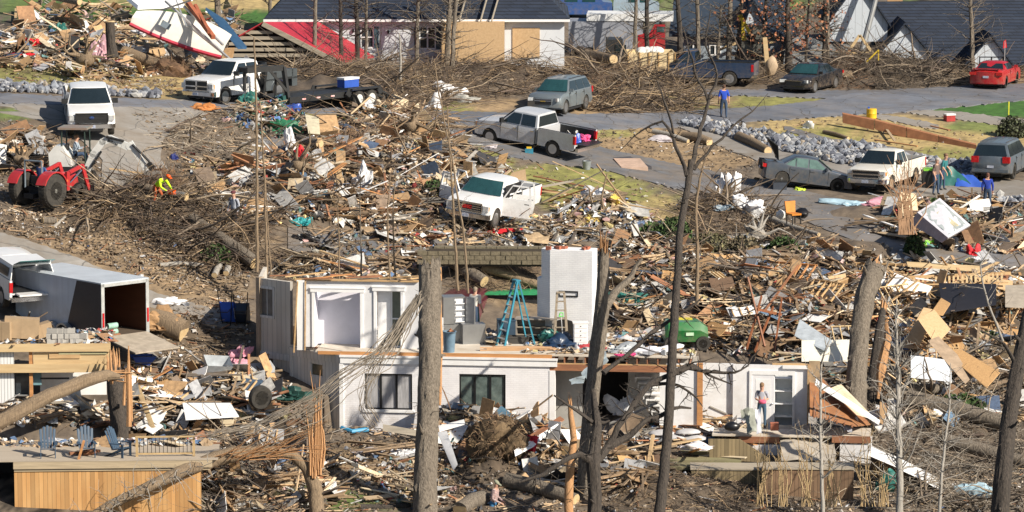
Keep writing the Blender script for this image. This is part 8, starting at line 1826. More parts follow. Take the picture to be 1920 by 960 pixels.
def chairlike(u,v,s,m,label,rz):
 t=at('office_chair',u,v,label,'chair',rz,0,None,s); q=MB(); q.box((0,0,.45),(.5,.5,.08)); q.part('seat',m,t); q=MB(); q.poly3([(-.24,.22,.5),(.24,.22,.5),(.28,.3,1.0),(-.28,.3,1.0)],(0,.06,0)); q.part('backrest',m,t)
 for x in(-.22,.22):
  for y in(-.22,.22):q=MB(); q.box((x,y,.2),(.04,.04,.42)); q.part('leg',M_BFRAME,t)
 return t
chairlike(1488,420,42,mat('orange_vinyl',(.55,.20,.02),.5),'orange chair lying in the brush below the drive',30)
q=MB(); q.blob(w3(1502,400,41.8),(.35,.3,.25),.12,2); q.solo('black_bag',mat('black_bin_bag',(.012,.012,.015),.3),'black bag behind the orange chair','bag')
q=MB(); q.blob(w3(1464,402,41.8),(.22,.2,.22),.12,2); q.solo('white_bag',mat('white_sack',(.72,.72,.7),.7),'small white bag left of the orange chair','bag')
def bagh(u,v,r,m,label,name='rubbish_bag',cat='bag',seed=1,lift=0):return heap(g3(u,v,mz(u,v)+lift),r,m,label,cat,name,seed,.3,2)
M_WPL=mat('white_plastic',(.70,.71,.74),.35,var=.2); M_BBAG=mat('black_bin_bag',(.012,.012,.015),.3)
bagh(1405,412,(.8,.5,.9),M_WPL,'big white plastic sheet caught on the uprooted stump',seed=21); bagh(1352,372,(.35,.3,.9),M_WPL,'white plastic wound on the roots of the uprooted stump',seed=22); bagh(1375,345+30,(.3,.2,.9),M_WPL,'upright white plastic shred above the uprooted stump',seed=23,lift=.4)
bagh(1348,412,(.45,.3,.25),mat('blue_grey_tub',(.18,.24,.30),.5),'blue grey tub at the foot of the uprooted stump','tub','tub',24); bagh(1115,392,(.6,.4,.8),M_WPL,'white plastic heap above the yellow insulation',seed=25); bagh(1150,400,(.35,.3,.4),mat('yellow_foam',(.66,.50,.12),.9),'yellow insulation heap right of the white plastic','insulation','insulation',26); bagh(1110,425,(.5,.3,.35),mat('yellow_foam',(.66,.50,.12),.9),'yellow insulation under the white plastic heap','insulation','insulation',27)
bagh(1770,466,(.55,.4,.5),M_BBAG,'black bin bags below the box spring',seed=28); bagh(1742,462,(.3,.3,.3),mat('lime_plastic',(.2,.55,.05),.5),'lime green and white packet beside the clipped shrub','packet','packet',29); bagh(1826,478,(.36,.3,.45),mat('bright_red_cloth',(.55,.01,.02),.7),'bright red cloth with white trim on the lower drive','cloth','cloth',30); bagh(1830,486,(.3,.25,.12),M_WPL,'white rag under the bright red cloth','rag','cloth',31)
bagh(1205,458,(.5,.3,.3),mat('red_blanket',(.42,.03,.05),.8),'red blanket in the debris band behind the chimney','blanket','blanket',32); bagh(1240,472,(.3,.2,.25),mat('red_blanket',(.42,.03,.05),.8),'small red blanket end lower in the debris band','blanket','blanket',33); bagh(1362,500,(.5,.4,.4),M_BBAG,'black bag by the olive brown shrub',seed=34); bagh(1180,570,(1.2,.7,.5),mat('dark_teal_tarp',(.03,.16,.14),.5),'teal and white tarp spread behind the snapped forked trunk','tarp','tarp',35); bagh(1200,550,(.8,.5,.4),M_WPL,'white sheeting above the teal tarp',seed=36)
bagh(1330,600,(.5,.4,.4),M_BBAG,'black crumpled cloth in the tangle right of the slim tree','cloth','cloth',37); bagh(1440,470,(.4,.3,.3),M_WPL,'white rag beside the dark green shrub','rag','cloth',38); bagh(1730,352+92,(.3,.2,.2),M_WPL,'white box lid below the clipped shrub',seed=39)
bagh(193,132,(.55,.4,1.1),mat('pale_pink_cloth',(.62,.38,.44),.9),'pale pink cloth hanging on gnarled limbs at upper left','cloth','cloth',40,.2); bagh(66,115,(.5,.3,.3),mat('bright_red_cloth',(.55,.01,.02),.7),'red cloth in the upper left heap','cloth','cloth',41,.2); bagh(40,126,(.6,.2,.2),mat('bright_red_cloth',(.55,.01,.02),.7),'long red cloth at the lower edge of the upper left heap','cloth','cloth',42); bagh(110,75,(.5,.4,.6),mat('dark_teal_tarp',(.03,.16,.14),.5),'teal plastic draped on the upper left heap','tarp','tarp',43,.3); bagh(270,80,(.5,.3,.2),M_WPL,'white gutter piece left of the boat',seed=44,lift=.2)
bagh(830,180,(.9,.4,.5),M_WPL,'white plastic sheet on the verge below the brush bank',seed=45); bagh(815,205,(.4,.3,.6),M_WPL,'white crumpled bag on the verge by the road',seed=46); bagh(865,190,(.9,.4,.25),mat('grey_tarp',(.35,.35,.33),.7),'grey flat sheet on the verge right of the white plastic','tarp','tarp',47); bagh(725,112,(.4,.3,.4),mat('lilac_cloth',(.25,.25,.6),.8),'lilac cloth in the brush before the bungalow','cloth','cloth',48)
bagh(520,250,(.7,.4,.6),mat('green_tarp2',(.02,.16,.08),.5),'green tarp at the lower side of the teal wreckage','tarp','tarp',49); bagh(470,205,(.6,.4,.6),mat('dark_teal_tarp',(.03,.16,.14),.5),'dark teal sheet at the top of the teal wreckage','tarp','tarp',50,.2); bagh(545,226,(.4,.3,.4),M_BLUE,'blue plastic in the teal wreckage','tarp','tarp',51); bagh(375,206,(.8,.3,.25),mat('orange_board2',(.5,.2,.06),.8),'orange foam boards beside the road at the white heavy pickup','boards','boards',52)
bagh(690,222,(.7,.4,.5),M_WPL,'white and yellow rags on the top of the tall middle heap','rags','cloth',53,.3); bagh(602,395,(.4,.3,.4),mat('pale_teal_bag',(.30,.45,.48),.5),'pale teal bag in the rubbish field',seed=54); bagh(565,425,(.35,.25,.3),mat('teal_bag',(.03,.30,.33),.5),'teal bag in the lower rubbish field',seed=55); bagh(680,362,(.4,.3,.9),M_WPL,'upright white plastic shred in the rubbish field',seed=56,lift=.2); bagh(700,415,(.6,.4,.3),M_WPL,'white rags in the middle of the rubbish field','rags','cloth',57); bagh(568,335,(.3,.2,.5),mat('bright_red_cloth',(.55,.01,.02),.7),'small red cloth in the upper rubbish field','cloth','cloth',58,.3)
bagh(545,318,(.3,.2,.9),M_WPL,'torn white plastic on the limb left of the root balls',seed=59,lift=.3); bagh(568,450,(.4,.3,.35),M_BBAG,'black bag at the left end of the asphalt patch',seed=60); bagh(790,440,(1.2,.3,.12),M_WPL,'long white sheet lying above the narrow drive',seed=61); bagh(940,297,(.3,.2,.15),mat('grey_black_bag',(.06,.06,.07),.5),'black shoes bag on the lawn left of the drive',seed=62); bagh(912,278,(.5,.3,.14),mat('grey_rag',(.45,.42,.45),.8),'grey rag at the drive edge before the silver pickup','rag','cloth',63)
bagh(425,325,(.4,.3,.25),mat('pink_insulation',(.62,.30,.38),.95),'pink insulation near the rubbish field top','insulation','insulation',64); bagh(328,298,(.2,.2,.3),mat('navy_bag',(.02,.03,.15),.5),'small navy bag beside the excavator bucket',seed=65); bagh(1060,432,(1.0,.25,.2),M_WPL,'white gutter lengths right of the open doored pickup',seed=66); bagh(905,436,(1.2,.3,.18),mat('bright_red_cloth',(.55,.01,.02),.7),'red fabric lying under the front of the white pickup','cloth','cloth',67)
bagh(1700,245,(.3,.2,.15),M_BBAG,'black bag on the dry grass above the fallen fence',seed=68); bagh(1515,240,(.3,.2,.35),M_WPL,'white bag on the bank above the riprap',seed=69); bagh(935,770,(.6,.4,.4),mat('teal_metal',(.07,.14,.20),.5),'dark teal tub on top of the furniture pile','tub','tub',70); bagh(1240,310-45,(.8,.3,.2),mat('grey_rag',(.45,.42,.45),.8),'grey sheet on the verge between the drives','rag','cloth',71)
bagh(760,852,(.6,.35,.25),M_WPL,'white insulation rolls in the yard left of the thick trunk','insulation','insulation',72); bagh(700,850,(.8,.3,.2),mat('grey_rag',(.45,.42,.45),.8),'grey rags in the yard before the brick wall','rags','cloth',73); bagh(1655,920,(.4,.3,.6),mat('dark_teal_tarp',(.03,.16,.14),.5),'dark teal bag under the pale young tree',seed=74); bagh(1840,930,(.8,.3,.4),mat('ice_blue',(.35,.50,.60),.5),'ice blue plastic crate at lower right','crate','crate',75)
t=at('barrel',1634,222,'yellow drum standing on the grass verge beside the road','drum'); q=MB(); q.lathe([(.25,0),(.27,.02),(.27,.25),(.28,.27),(.27,.29),(.27,.5),(.25,.52)],n=16); q.part('drum',mat('yellow_drum',(.70,.45,.02),.5),t); q=MB(); q.bx(-.2,-.1,-.06,.06,.52,.62); q.part('cap',M_BLUE,t)
t=at('cooler',1780,227,'red and white cooler lying on the dry grass at right','cooler',20); q=MB(); q.bx(-.25,.25,-.2,.2,0,.32); q.part('tub',mat('red_cooler',(.35,.03,.03),.5),t); q=MB(); q.bx(-.27,.27,-.22,.22,.32,.40); q.part('lid',M_WPAINT,t)
t=at('marker_post',1891,222,'thin yellow marker post on the green lawn at right','post'); q=MB(); q.cyl((0,0,0),(0,0,.9),.03,n=8); q.part('post',mat('marker_yellow',(.75,.75,.05),.5),t)
t=at('yellow_barrier',1630,150,'yellow angled steel arm beside the leaning grey pole','barrier'); q=MB(); q.beam((-.2,0,.1),(.5,0,.8),.08,.08); q.beam((.5,0,.8),(.5,0,.2),.06,.06); q.part('arm',mat('machine_yellow',(.6,.42,.03),.5),t)
t=at('flag_mast',1883,150,'thin mast with a small red flag behind the red coupe','flag'); q=MB(); q.cyl((0,0,0),(0,0,2.2),.02,n=6); q.part('mast',M_ALU,t); q=MB(); q.prism([(-.1,1.8),(.12,1.85),(.05,2.3),(-.08,2.2)],-.01,.01,'y'); q.part('flag',mat('bright_red_cloth',(.55,.01,.02),.7),t)
t=at('bucket',1100,318,'grey metal bucket behind the silver pickup tail','bucket'); q=MB(); q.lathe([(.17,0),(.22,.42),(.21,.42),(.16,.03)],n=16); q.part('pail',mat('zinc',(.33,.37,.40),.4,metal=.5),t); q=MB(); q.tube([(-.21,0,.42),(-.1,0,.52),(.1,0,.52),(.21,0,.42)],.008,5); q.part('bail',M_BFRAME,t)
t=at('tote',992,288,'small teal box with yellow lid on the drive beside the silver pickup','box'); q=MB(); q.bx(-.2,.2,-.15,.15,0,.25); q.part('tub',mat('teal_box',(.03,.2,.3),.5),t); q=MB(); q.bx(-.12,.12,-.1,.1,.25,.33); q.part('lid',mat('yellow_drum',(.70,.45,.02),.5),t)
t,d=SILVER_BED; Mw=t.matrix_world
bpy.context.view_layer.update(); Mw=t.matrix_world.copy()
def inbed(x,y,z):return Mw@Vector((x,y,z))
for(x,y,r,m,lab,cat)in((d['xr']+.35,.45,.30,M_BLUE,'blue bag in the open bed of the silver pickup','bag'),(d['xr']+.2,-.35,.27,mat('hot_pink',(.65,.08,.25),.6),'hot pink bag on the tailgate of the silver pickup','bag'),(d['xr']+.8,-.1,.3,M_BBAG,'black bag deeper in the bed of the silver pickup','bag')):
 heap(inbed(x,y,.80),(r*1.1,r*.9,r*1.3),m,lab,cat,'duffel_bag',int(r*100))
t=thing('cooler','white and blue water cooler strapped on the flatbed trailer deck','cooler',BOX_ON_TRAILER+Vector((.2,-.1,.12)),radians(48)); q=MB(); q.bx(-.5,.5,-.25,.25,0,.38); q.part('tub',M_BLUE,t); q=MB(); q.bx(-.52,.52,-.27,.27,.38,.48); q.part('lid',M_WPAINT,t)
t=at('crate',1462,356,'dark plastic crate on the drive beside the grey sedan','crate'); q=MB(); q.bx(-.32,.32,-.2,.2,0,.4); q.part('tub',mat('charcoal_plastic',(.05,.06,.08),.5),t); q=MB(); q.bx(-.34,.34,-.22,.22,.4,.44); q.part('rim',M_BLK,t)
bagh(1500,358,(.3,.2,.16),mat('lime_plastic2',(.5,.65,.05),.5),'lime yellow bag right of the dark crate',seed=80); bagh(1600,386,(1.0,.4,.25),mat('ice_blue',(.35,.50,.60),.5),'pale blue folded mattress pad before the grey sedan','pad','pad',81); bagh(1650,392,(.8,.4,.3),mat('pink_insulation',(.62,.30,.38),.95),'pink insulation before the older white pickup','insulation','insulation',82)
t=at('tent',1778,350,'low teal and blue tarp shelter beside the man in brown','tarp'); q=MB(); q.sheet((-1,0,0),(1.2,0,0),(.3,.5,.9),(-.6,.5,.9),8,5,.06); q.part('canopy',mat('green_tarp',(.02,.13,.12),.4),t); q=MB(); q.sheet((.3,-.1,0),(1.9,-.1,0),(1.2,.4,.5),(.5,.4,.6),6,4,.05); q.part('flap',M_BLUE,t)
t=at('rubbish_bin',1742,352,'black wheeled bin with a lime green lid beside the older white pickup','bin'); q=MB(); q.loft([[(-.3,-.3,0),(.3,-.3,0),(.3,.3,0),(-.3,.3,0)],[(-.38,-.38,.85),(.38,-.38,.85),(.38,.38,.85),(-.38,.38,.85)]]); q.part('tub',M_BLK,t); q=MB(); q.bx(-.3,.3,-.35,.3,.85,.95); q.part('lid',mat('lime_plastic',(.2,.55,.05),.5),t)
o=w3(330,40,36.6); t=thing('boat','capsized white speedboat with a red hull edge thrown on the upper left heap','boat',o)
N_=14; top=[]; low=[]
A=w3(247,38,37.2); Bq=w3(420,96,37.2); ax_=(Bq-A); sd=Vector((.25,.9,.9))
rimL=[]; rimR=[]; keel=[]
for k in range(N_+1):
 f=k/N_; w_=1.2*sin(pi*(.10+f*.66))**.7; c=A+ax_*f
 rimR.append(c+Vector((-.15,0,-.28))*w_*1.0); rimL.append(c+Vector((.40,.5,.85))*w_); keel.append(c+Vector((-.1,1.2,-.1))*w_*.7)
q=MB(); q.loft([[a,(a+b)/2+Vector((-.05,-.15,0)),b]for a,b in zip(rimR,rimL)],caps=False,closed=False); q.part('deck',mat('gelcoat',(.66,.65,.60),.35,var=.12),t,world=True)
q=MB(); q.loft([[a,a+(b-a)*.5+Vector((0,.05,-.1)),b]for a,b in zip(rimR,keel)],caps=False,closed=False); q.loft([[a,b]for a,b in zip(keel,rimL)],caps=False,closed=False); q.part('hull',M_WPAINT,t,world=True)
q=MB(); q.tube([p+Vector((-.02,-.05,-.04))for p in rimR],.11,6); q.part('rub_rail',mat('boat_red',(.42,.03,.06),.4),t,world=True)
q=MB(); c0=A+ax_*.34+Vector((.15,.05,.3)); q.box(c0+Vector((0,-.18,0)),(.5,.06,.32),Matrix.Rotation(.5,3,'Y')); q.part('hatch',mat('blue_grey_hatch',(.2,.25,.3),.4),t,world=True)
q=MB(); q.poly3([w3(232,-4,36.2),w3(330,-4,36.0),w3(345,14,36.2),w3(258,18,36.6)],(0,.3,.2)); q.part('windscreen_frame',M_WPAINT,t,world=True)
o=w3(400,80,37.4); t=thing('boat_trailer','twisted white and rust boat trailer frame leaning over the white heavy pickup','trailer',o)
for k,(a,b,r,m)in enumerate((((310,2),(432,112),.06,M_ALU),((330,30),(428,108),.05,M_ALU),((345,12),(418,84),.06,M_ALU),((352,5),(400,70),.13,mat('rust',(.33,.10,.05),.8)),((366,10),(392,60),.10,mat('rust',(.33,.10,.05),.8)),((300,20),(360,0),.05,M_ALU),((330,0),(350,50),.04,M_ALU))):
 q=MB(); q.beam(w3(*a,37.0),w3(*b,37.6),r*1.6,r*1.6); q.part('frame_bar',m,t,world=True)
q=MB(); q.poly3([w3(385,18,36.4),w3(420,40,36.6),w3(462,92,37.2),w3(446,92,37.4)],(0,.3,.1)); q.solo('metal_sheet',mat('deep_blue_panel',(.03,.08,.16),.4),'dark blue panel leaning right of the boat trailer frame','panel')
def tractor():
 p,R=place_R(96,385,58,0,0); t=thing('tractor','red farm tractor with big rear tyres and a raised front loader','tractor',p+Vector((0,0,.05)),R=R); RED=paint('tractor_red',(.42,.025,.03),rough=.4,dirt=.2)
 for s in(-1,1):
  add_wheel(t,-.9,s*.80,.72,.44,rimr=.38,style='steel',rim_mat=mat('pale_grey_rim',(.45,.45,.42),.6)); add_wheel(t,1.05,s*.68,.42,.26,rimr=.22,style='steel',rim_mat=mat('pale_grey_rim',(.45,.45,.42),.6))
  q=MB(); pr=[(-.9+.82*cos(a),.72+.82*sin(a))for a in np.linspace(pi*.12,pi*.88,9)]; pi_=[(-.9+.76*cos(a),.72+.76*sin(a))for a in np.linspace(pi*.88,pi*.12,9)]
  q.prism(pr+pi_,s*.52,s*1.02,'y'); q.part('fender',RED,t)
  q=MB(); q.tube([(-1.15,s*.45,.8),(-1.15,s*.45,1.95)],.04,8); q.part('roll_bar',mat('roll_bar_grey',(.16,.2,.24),.5),t)
  q=MB(); q.beam((.3,s*.62,1.3),(1.35,s*.62,1.55),.08,.16); q.beam((1.35,s*.62,1.58),(1.85,s*.62,.35),.08,.18); q.beam((.35,s*.62,.6),(.35,s*.62,1.4),.1,.2); q.part('loader_arm',RED,t)
  q=MB(); q.tube([(.5,s*.62,.9),(1.3,s*.62,1.35)],.035,8); q.part('hydraulic_ram',M_CHROME,t)
 q=MB(); q.tube([(-1.15,-.45,1.95),(-1.15,.45,1.95)],.04,8); q.part('roll_bar',mat('roll_bar_grey',(.16,.2,.24),.5),t)
 q=MB(); q.loft([[(x,-w,.55),(x,-w,h-.12),(x,-w*.7,h),(x,w*.7,h),(x,w,h-.12),(x,w,.55)]for x,w,h in((-.2,.32,1.25),(.5,.34,1.32),(1.4,.32,1.22),(1.5,.28,1.0))]); q.part('hood',RED,t)
 q=MB(); q.bx(-1.1,.6,-.3,.3,.45,.75); q.cyl((-.9,-.6,.72),(-.9,.6,.72),.12); q.cyl((1.05,-.6,.42),(1.05,.6,.42),.08); q.bx(-1.5,-1.1,-.25,.25,.4,.6); q.part('chassis',M_DARK,t)
 q=MB(); q.bx(-.95,-.5,-.25,.25,.88,.98); q.bx(-1.0,-.92,-.24,.24,.95,1.3); q.part('seat',M_BLK,t)
 q=MB(); q.lathe([(.17,-.015),(.2,0),(.17,.015),(.16,0),(.17,-.015)],(-.1,0,1.42),n=16); q.cyl((-.1,0,1.42),(.02,0,1.2),.02); q.part('steering_wheel',M_BLK,t)
 q=MB(); q.poly3([(1.75,-.85,.12),(1.75,.85,.12),(1.85,.85,.75),(1.85,-.85,.75)],(.05,0,0)); q.poly3([(1.75,-.85,.12),(1.75,.85,.12),(2.35,.85,.08),(2.35,-.85,.08)],(0,0,.05)); q.part('loader_bucket',M_DARK,t)
 q=MB(); q.bx(.1,.3,-.68,-.6,.95,1.05); q.part('lamp',M_AMB,t)
 return t
TR=tractor()
def excavator():
 z0=g3(142,342); t=thing('mini_excavator','white mini excavator with an open cab canopy and its boom raised','excavator',z0,radians(-6)); WH_=paint('digger_white',(.66,.67,.66),rough=.45,dirt=.15)
 s=44.0
 for y in(-.55,.55):q=MB(); q.loft([[(x,y-.15,z)for x,z in((-.8,.22),(-.7,.45),(.7,.45),(.8,.22),(.6,0),(-.6,0))],[(x,y+.15,z)for x,z in((-.8,.22),(-.7,.45),(.7,.45),(.8,.22),(.6,0),(-.6,0))]]); q.part('track',M_TYRE,t)
 q=MB(); q.bx(-.7,.6,-.6,.6,.5,.75); q.part('platform',M_DARK,t)
 q=MB(); q.loft([[(x,y,z)for x,z in((-1.0,.75),(-1.05,1.3),(-.75,1.65),(-.45,1.62),(-.1,1.1),(-.05,.75))]for y in(-.62,-.5,.5,.62)]); q.part('engine_cover',WH_,t)
 for x in(-.5,.55):
  for y in(-.5,.5):q=MB(); q.tube([(x,y,.9),(x*.95,y,2.35)],.035,6); q.part('canopy_post',mat('green_black',(.015,.035,.03),.4),t)
 q=MB(); q.bx(-.62,.66,-.62,.62,2.35,2.44); q.part('canopy_roof',mat('canopy_brown',(.25,.14,.10),.5,col2=(.2,.24,.22),scale=1.5),t)
 q=MB(); q.box((-.15,0,1.1),(.45,.45,.1)); q.box((-.35,0,1.4),(.1,.45,.55)); q.part('seat',M_BLK,t)
 lb=lambda u,v:Vector(((u-142)/s,-.25,(342-v)/s))
 P=[lb(166,318),lb(180,286),lb(198,262),lb(212,256),lb(248,272)]
 q=MB()
 for a,b in zip(P,P[1:]):q.beam(a,b,.18,.30,(0,0,1)if abs((b-a).z)<.6 else(1,0,0))
 for a in P[1:-1]:q.cyl(a-Vector((0,.09,0)),a+Vector((0,.09,0)),.15)
 bm_=q.part('boom',WH_,t)
 q=MB(); q.beam(lb(250,262),lb(284,318),.15,.24,(1,0,0)); q.cyl(lb(250,270)-Vector((0,.1,0)),lb(250,270)+Vector((0,.1,0)),.16); q.part('dipper_arm',WH_,t)
 for a,b in(((206,254),(240,262)),((256,268),(288,300)),((176,312),(196,282))):q=MB(); q.tube([lb(*a)+Vector((0,-.14,.05)),lb(*b)+Vector((0,-.14,.05))],.05,8); q.part('hydraulic_ram',M_BLK,t)
 q=MB(); q.beam(lb(284,302),lb(296,312),.2,.2); q.beam(lb(282,318),lb(290,300),.12,.12,(1,0,0)); q.part('linkage',M_DARK,t)
 c=lb(296,327); q=MB(); pr=[(c.x-.38+.0,c.z+.25),(c.x+.38,c.z+.25),(c.x+.36,c.z-.12),(c.x+.1,c.z-.32),(c.x-.28,c.z-.26),(c.x-.40,c.z)]
 q.prism(pr,-.55,.05,'y'); q.part('bucket',mat('worn_bucket',(.30,.27,.24),.5,metal=.3),t)
 put_text(t,'Bobcat',.17,M_BFRAME,lb(218,262)+Vector((0,-.10,-.02)),(1,0,-.42),(.42,0,1),'lettering')
 return t
excavator()
def far_digger():
 t=at('excavator',1412,128,'yellow excavator arm and tracked base parked by the steep roofed house','excavator'); Y=mat('machine_yellow',(.6,.42,.03),.5)
 q=MB(); q.bx(-.7,.8,-.5,.5,.5,1.2); q.bx(-.2,.7,-.4,.5,1.2,2.1); q.part('cab',mat('dark_cab',(.10,.10,.09),.5),t); q=MB(); q.bx(-1,1,-.8,.8,0,.45); q.part('track',M_TYRE,t)
 q=MB(); q.beam((-.5,-.3,1.0),(-.8,-.3,2.7),.25,.25); q.beam((-.8,-.3,2.7),(-.2,-.3,1.6),.2,.2); q.part('boom',Y,t); q=MB(); q.prism([(-.4,1.5),(.1,1.5),(0,1.0),(-.4,1.1)],-.6,0,'y'); q.part('bucket',M_DARK,t)
 t=at('excavator',1450,150,'orange brown excavator claw rising behind the black sedan hood','excavator'); q=MB(); q.beam((-.3,0,.4),(-.5,0,2.4),.2,.25); q.part('boom',M_YB,t); q=MB(); q.blob((-.1,0,.8),(.35,.3,.6),.15,2); q.part('claw',mat('claw_tan',(.4,.3,.2),.7),t)
far_digger()
# ================================================================ PEOPLE
def person(name,label,pos,heading,J,mats,hair=(.08,.05,.03),hat=None,scale_=1.0,cat='person',build=1.0):
 """J: joint name -> (x forward, y left, z up) metres; one skinned surface, coloured by nearest limb"""
 order=['pelvis','chest','neck','headb','headt','lsh','lel','lwr','lha','rsh','rel','rwr','rha','lhip','lkn','lan','lto','rhip','rkn','ran','rto','belly']
 E=[('pelvis','belly'),('belly','chest'),('chest','neck'),('neck','headb'),('headb','headt'),('chest','lsh'),('lsh','lel'),('lel','lwr'),('lwr','lha'),('chest','rsh'),('rsh','rel'),('rel','rwr'),('rwr','rha'),('pelvis','lhip'),('lhip','lkn'),('lkn','lan'),('lan','lto'),('pelvis','rhip'),('rhip','rkn'),('rkn','ran'),('ran','rto')]
 b=build
 rad=dict(pelvis=(.15*b,.12*b),belly=(.145*b,.12*b),chest=(.16*b,.125*b),neck=(.058,.058),headb=(.085,.095),headt=(.08,.095),lsh=(.075*b,)*2,rsh=(.075*b,)*2,lel=(.05*b,)*2,rel=(.05*b,)*2,lwr=(.032,)*2,rwr=(.032,)*2,lha=(.035,.02),rha=(.035,.02),lhip=(.10*b,)*2,rhip=(.10*b,)*2,lkn=(.065*b,)*2,rkn=(.065*b,)*2,lan=(.048,)*2,ran=(.048,)*2,lto=(.04,.035),rto=(.04,.035))
 P={k:Vector(v)for k,v in J.items()}; P['belly']=P['pelvis'].lerp(P['chest'],.5)
 vs=[P[k]for k in order]; rr=[rad[k]for k in order]; es=[(order.index(a),order.index(c))for a,c in E]; limbn=list(order)
 for sd in 'lr':
  w=P[sd+'wr']; h=P[sd+'ha']; d=(h-w).normalized(); side=d.cross(Vector((1,0,0.2))).normalized()if abs(d.x)<.9 else Vector((0,1,0)); hi=order.index(sd+'ha')
  fw=d.cross(side).normalized()
  for k,(o_,l)in enumerate(((-.030,.065),(-.010,.078),(.010,.074),(.030,.058))):
   i=len(vs); a=h+side*o_+d*.025; c=a+d*l*.55+fw*.008; e=c+d*l*.4+fw*.03; vs+=[a,c,e]; rr+=[(.010,.010)]*3; es+=[(hi,i),(i,i+1),(i+1,i+2)]; limbn+=[sd+'ha']*3
  i=len(vs); a=w.lerp(h,.5)+side*-.035; c=a+d*.035+side*-.02; vs+=[a,c]; rr+=[(.011,.011),(.009,.009)]; es+=[(order.index(sd+'wr'),i),(i,i+1)]; limbn+=[sd+'ha']*2
 fh=(P['headt']-P['headb']); fwd=Vector((1,0,0)); fwd=(fwd-fh.normalized()*fwd.dot(fh.normalized())).normalized()
 if 'look' in J:fwd=Vector(J['look']).normalized()
 me=bpy.data.meshes.new('tmp'); me.from_pydata(vs,es,[]); ob=bpy.data.objects.new('tmp',me); COL.objects.link(ob)
 md=ob.modifiers.new('s','SKIN'); md.use_smooth_shade=True; sv=me.skin_vertices[0].data
 for i,r in enumerate(rr):sv[i].radius=r; sv[i].use_root=(i==0)
 m2=ob.modifiers.new('u','SUBSURF'); m2.levels=2; m2.render_levels=2
 bpy.context.view_layer.update(); dg=bpy.context.evaluated_depsgraph_get(); bmsh=bpy.data.meshes.new_from_object(ob.evaluated_get(dg)); bpy.data.objects.remove(ob)
 bmsh.name=name; bmsh.materials.clear()
 for m in mats:bmsh.materials.append(m)
 segs=[(P[a],P[c],a,c)for a,c in E]
 for po in bmsh.polygons:
  c=po.center; best=None; bd=9
  for a,b_,na,nb in segs:
   ab=b_-a; t_=max(0,min(1,(c-a).dot(ab)/max(1e-9,ab.length_squared))); dd=(c-(a+ab*t_)).length
   if dd<bd:bd=dd; best=(na,nb,t_)
  na,nb,t_=best
  if nb in('headb','headt')or(nb=='neck' and t_>.75):mi=4
  elif nb in('lwr','rwr'):mi=1
  elif nb in('lel','rel'):mi=0
  elif nb in('lha','rha'):mi=4
  elif nb in('lkn','rkn','lan','ran','lhip','rhip'):mi=2
  elif nb in('lto','rto'):mi=3
  elif na=='pelvis':mi=2 if t_<.45 else 0
  else:mi=0
  po.material_index=mi; po.use_smooth=True
 hc=(P['headb']+P['headt'])/2; up=fh.normalized(); sdv=up.cross(fwd)
 root=thing(name,label,cat,pos,radians(heading)); root.scale=(scale_,)*3
 body=bpy.data.objects.new('body',bmsh); COL.objects.link(body); body.parent=root
 q=MB(); q.m=0; q.blob(hc+fwd*.098-up*.005,(.016,.014,.024),.02,1); q.blob(hc+fwd*.088-up*.055,(.012,.026,.008),.02,1)
 for s in(-1,1):q.blob(hc+sdv*s*.085,(.015,.01,.028),.02,1)
 q.m=1
 for s in(-1,1):q.blob(hc+fwd*.086+up*.022+sdv*s*.034,.010,0,1)
 q.part('face',[mats[4],M_DARK],root)
 q=MB(); Rm=Matrix((fwd,sdv,up)).transposed()
 if hat is None:q.blob(P['headt']-fwd*.022+up*.0,(.112,.098,.085),.04,2,R=Rm); q.blob(hc-fwd*.05+up*.01,(.075,.09,.09),.04,2,R=Rm); q.part('hair',mat('hair_%d'%int(hair[0]*1000),hair,.8),root)
 else:
  q.blob(P['headt']+up*.01,(.122,.108,.08),0,2,R=Rm); q.poly3([P['headt']+fwd*.08+sdv*.08,P['headt']+fwd*.2+sdv*.06,P['headt']+fwd*.2-sdv*.06,P['headt']+fwd*.08-sdv*.08],up*.015); q.part(hat[0],hat[1],root)
 return root
SKIN=mat('skin',(.48,.28,.20),.6,var=.08); JEAN=mat('blue_jeans',(.04,.07,.13),.9,var=.2); DKJ=mat('dark_trousers',(.03,.04,.06),.9,var=.2); SHOE=mat('shoe_dark',(.03,.028,.025),.7)
def stand(lean=0,arms=((.05,.05),(.05,.05)),step=.0,spread=.12):
 return dict(pelvis=(0,0,.95),chest=(lean,0,1.32),neck=(lean*1.15,0,1.50),headb=(lean*1.25+.02,0,1.60),headt=(lean*1.3+.025,0,1.72),lsh=(lean,.19,1.43),rsh=(lean,-.19,1.43),lel=(lean-.02,.26,1.16),rel=(lean-.02,-.26,1.16),lwr=(lean+arms[0][0],.26,.92),rwr=(lean+arms[1][0],-.26,.92),lha=(lean+arms[0][0]+.03,.26,.84),rha=(lean+arms[1][0]+.03,-.26,.84),lhip=(0,.10,.90),rhip=(0,-.10,.90),lkn=(step*.6+.02,spread,.50),rkn=(-step*.4+.03,-spread,.50),lan=(step,spread,.09),ran=(-step,-spread,.09),lto=(step+.15,spread+.02,.04),rto=(-step+.15,-spread-.02,.04))
def M5(shirt,low=None,trou=JEAN,shoe=SHOE,skin=SKIN):return[shirt,low or shirt,trou,shoe,skin]
BS=mat('royal_blue_shirt',(.015,.06,.42),.9,var=.1)
person('person','man in a royal blue shirt and jeans walking away down the road',g3(1357,222),96,stand(0,((.08,0),(-.05,0)),.12),M5(BS,SKIN),(.10,.05,.03),build=1.15)
HV=mat('hivis_yellow',(.55,.90,.02),.8,var=.1); HO=mat('helmet_orange',(.75,.10,.01),.4); OR_=mat('orange_chaps',(.45,.10,.03),.8,var=.3)
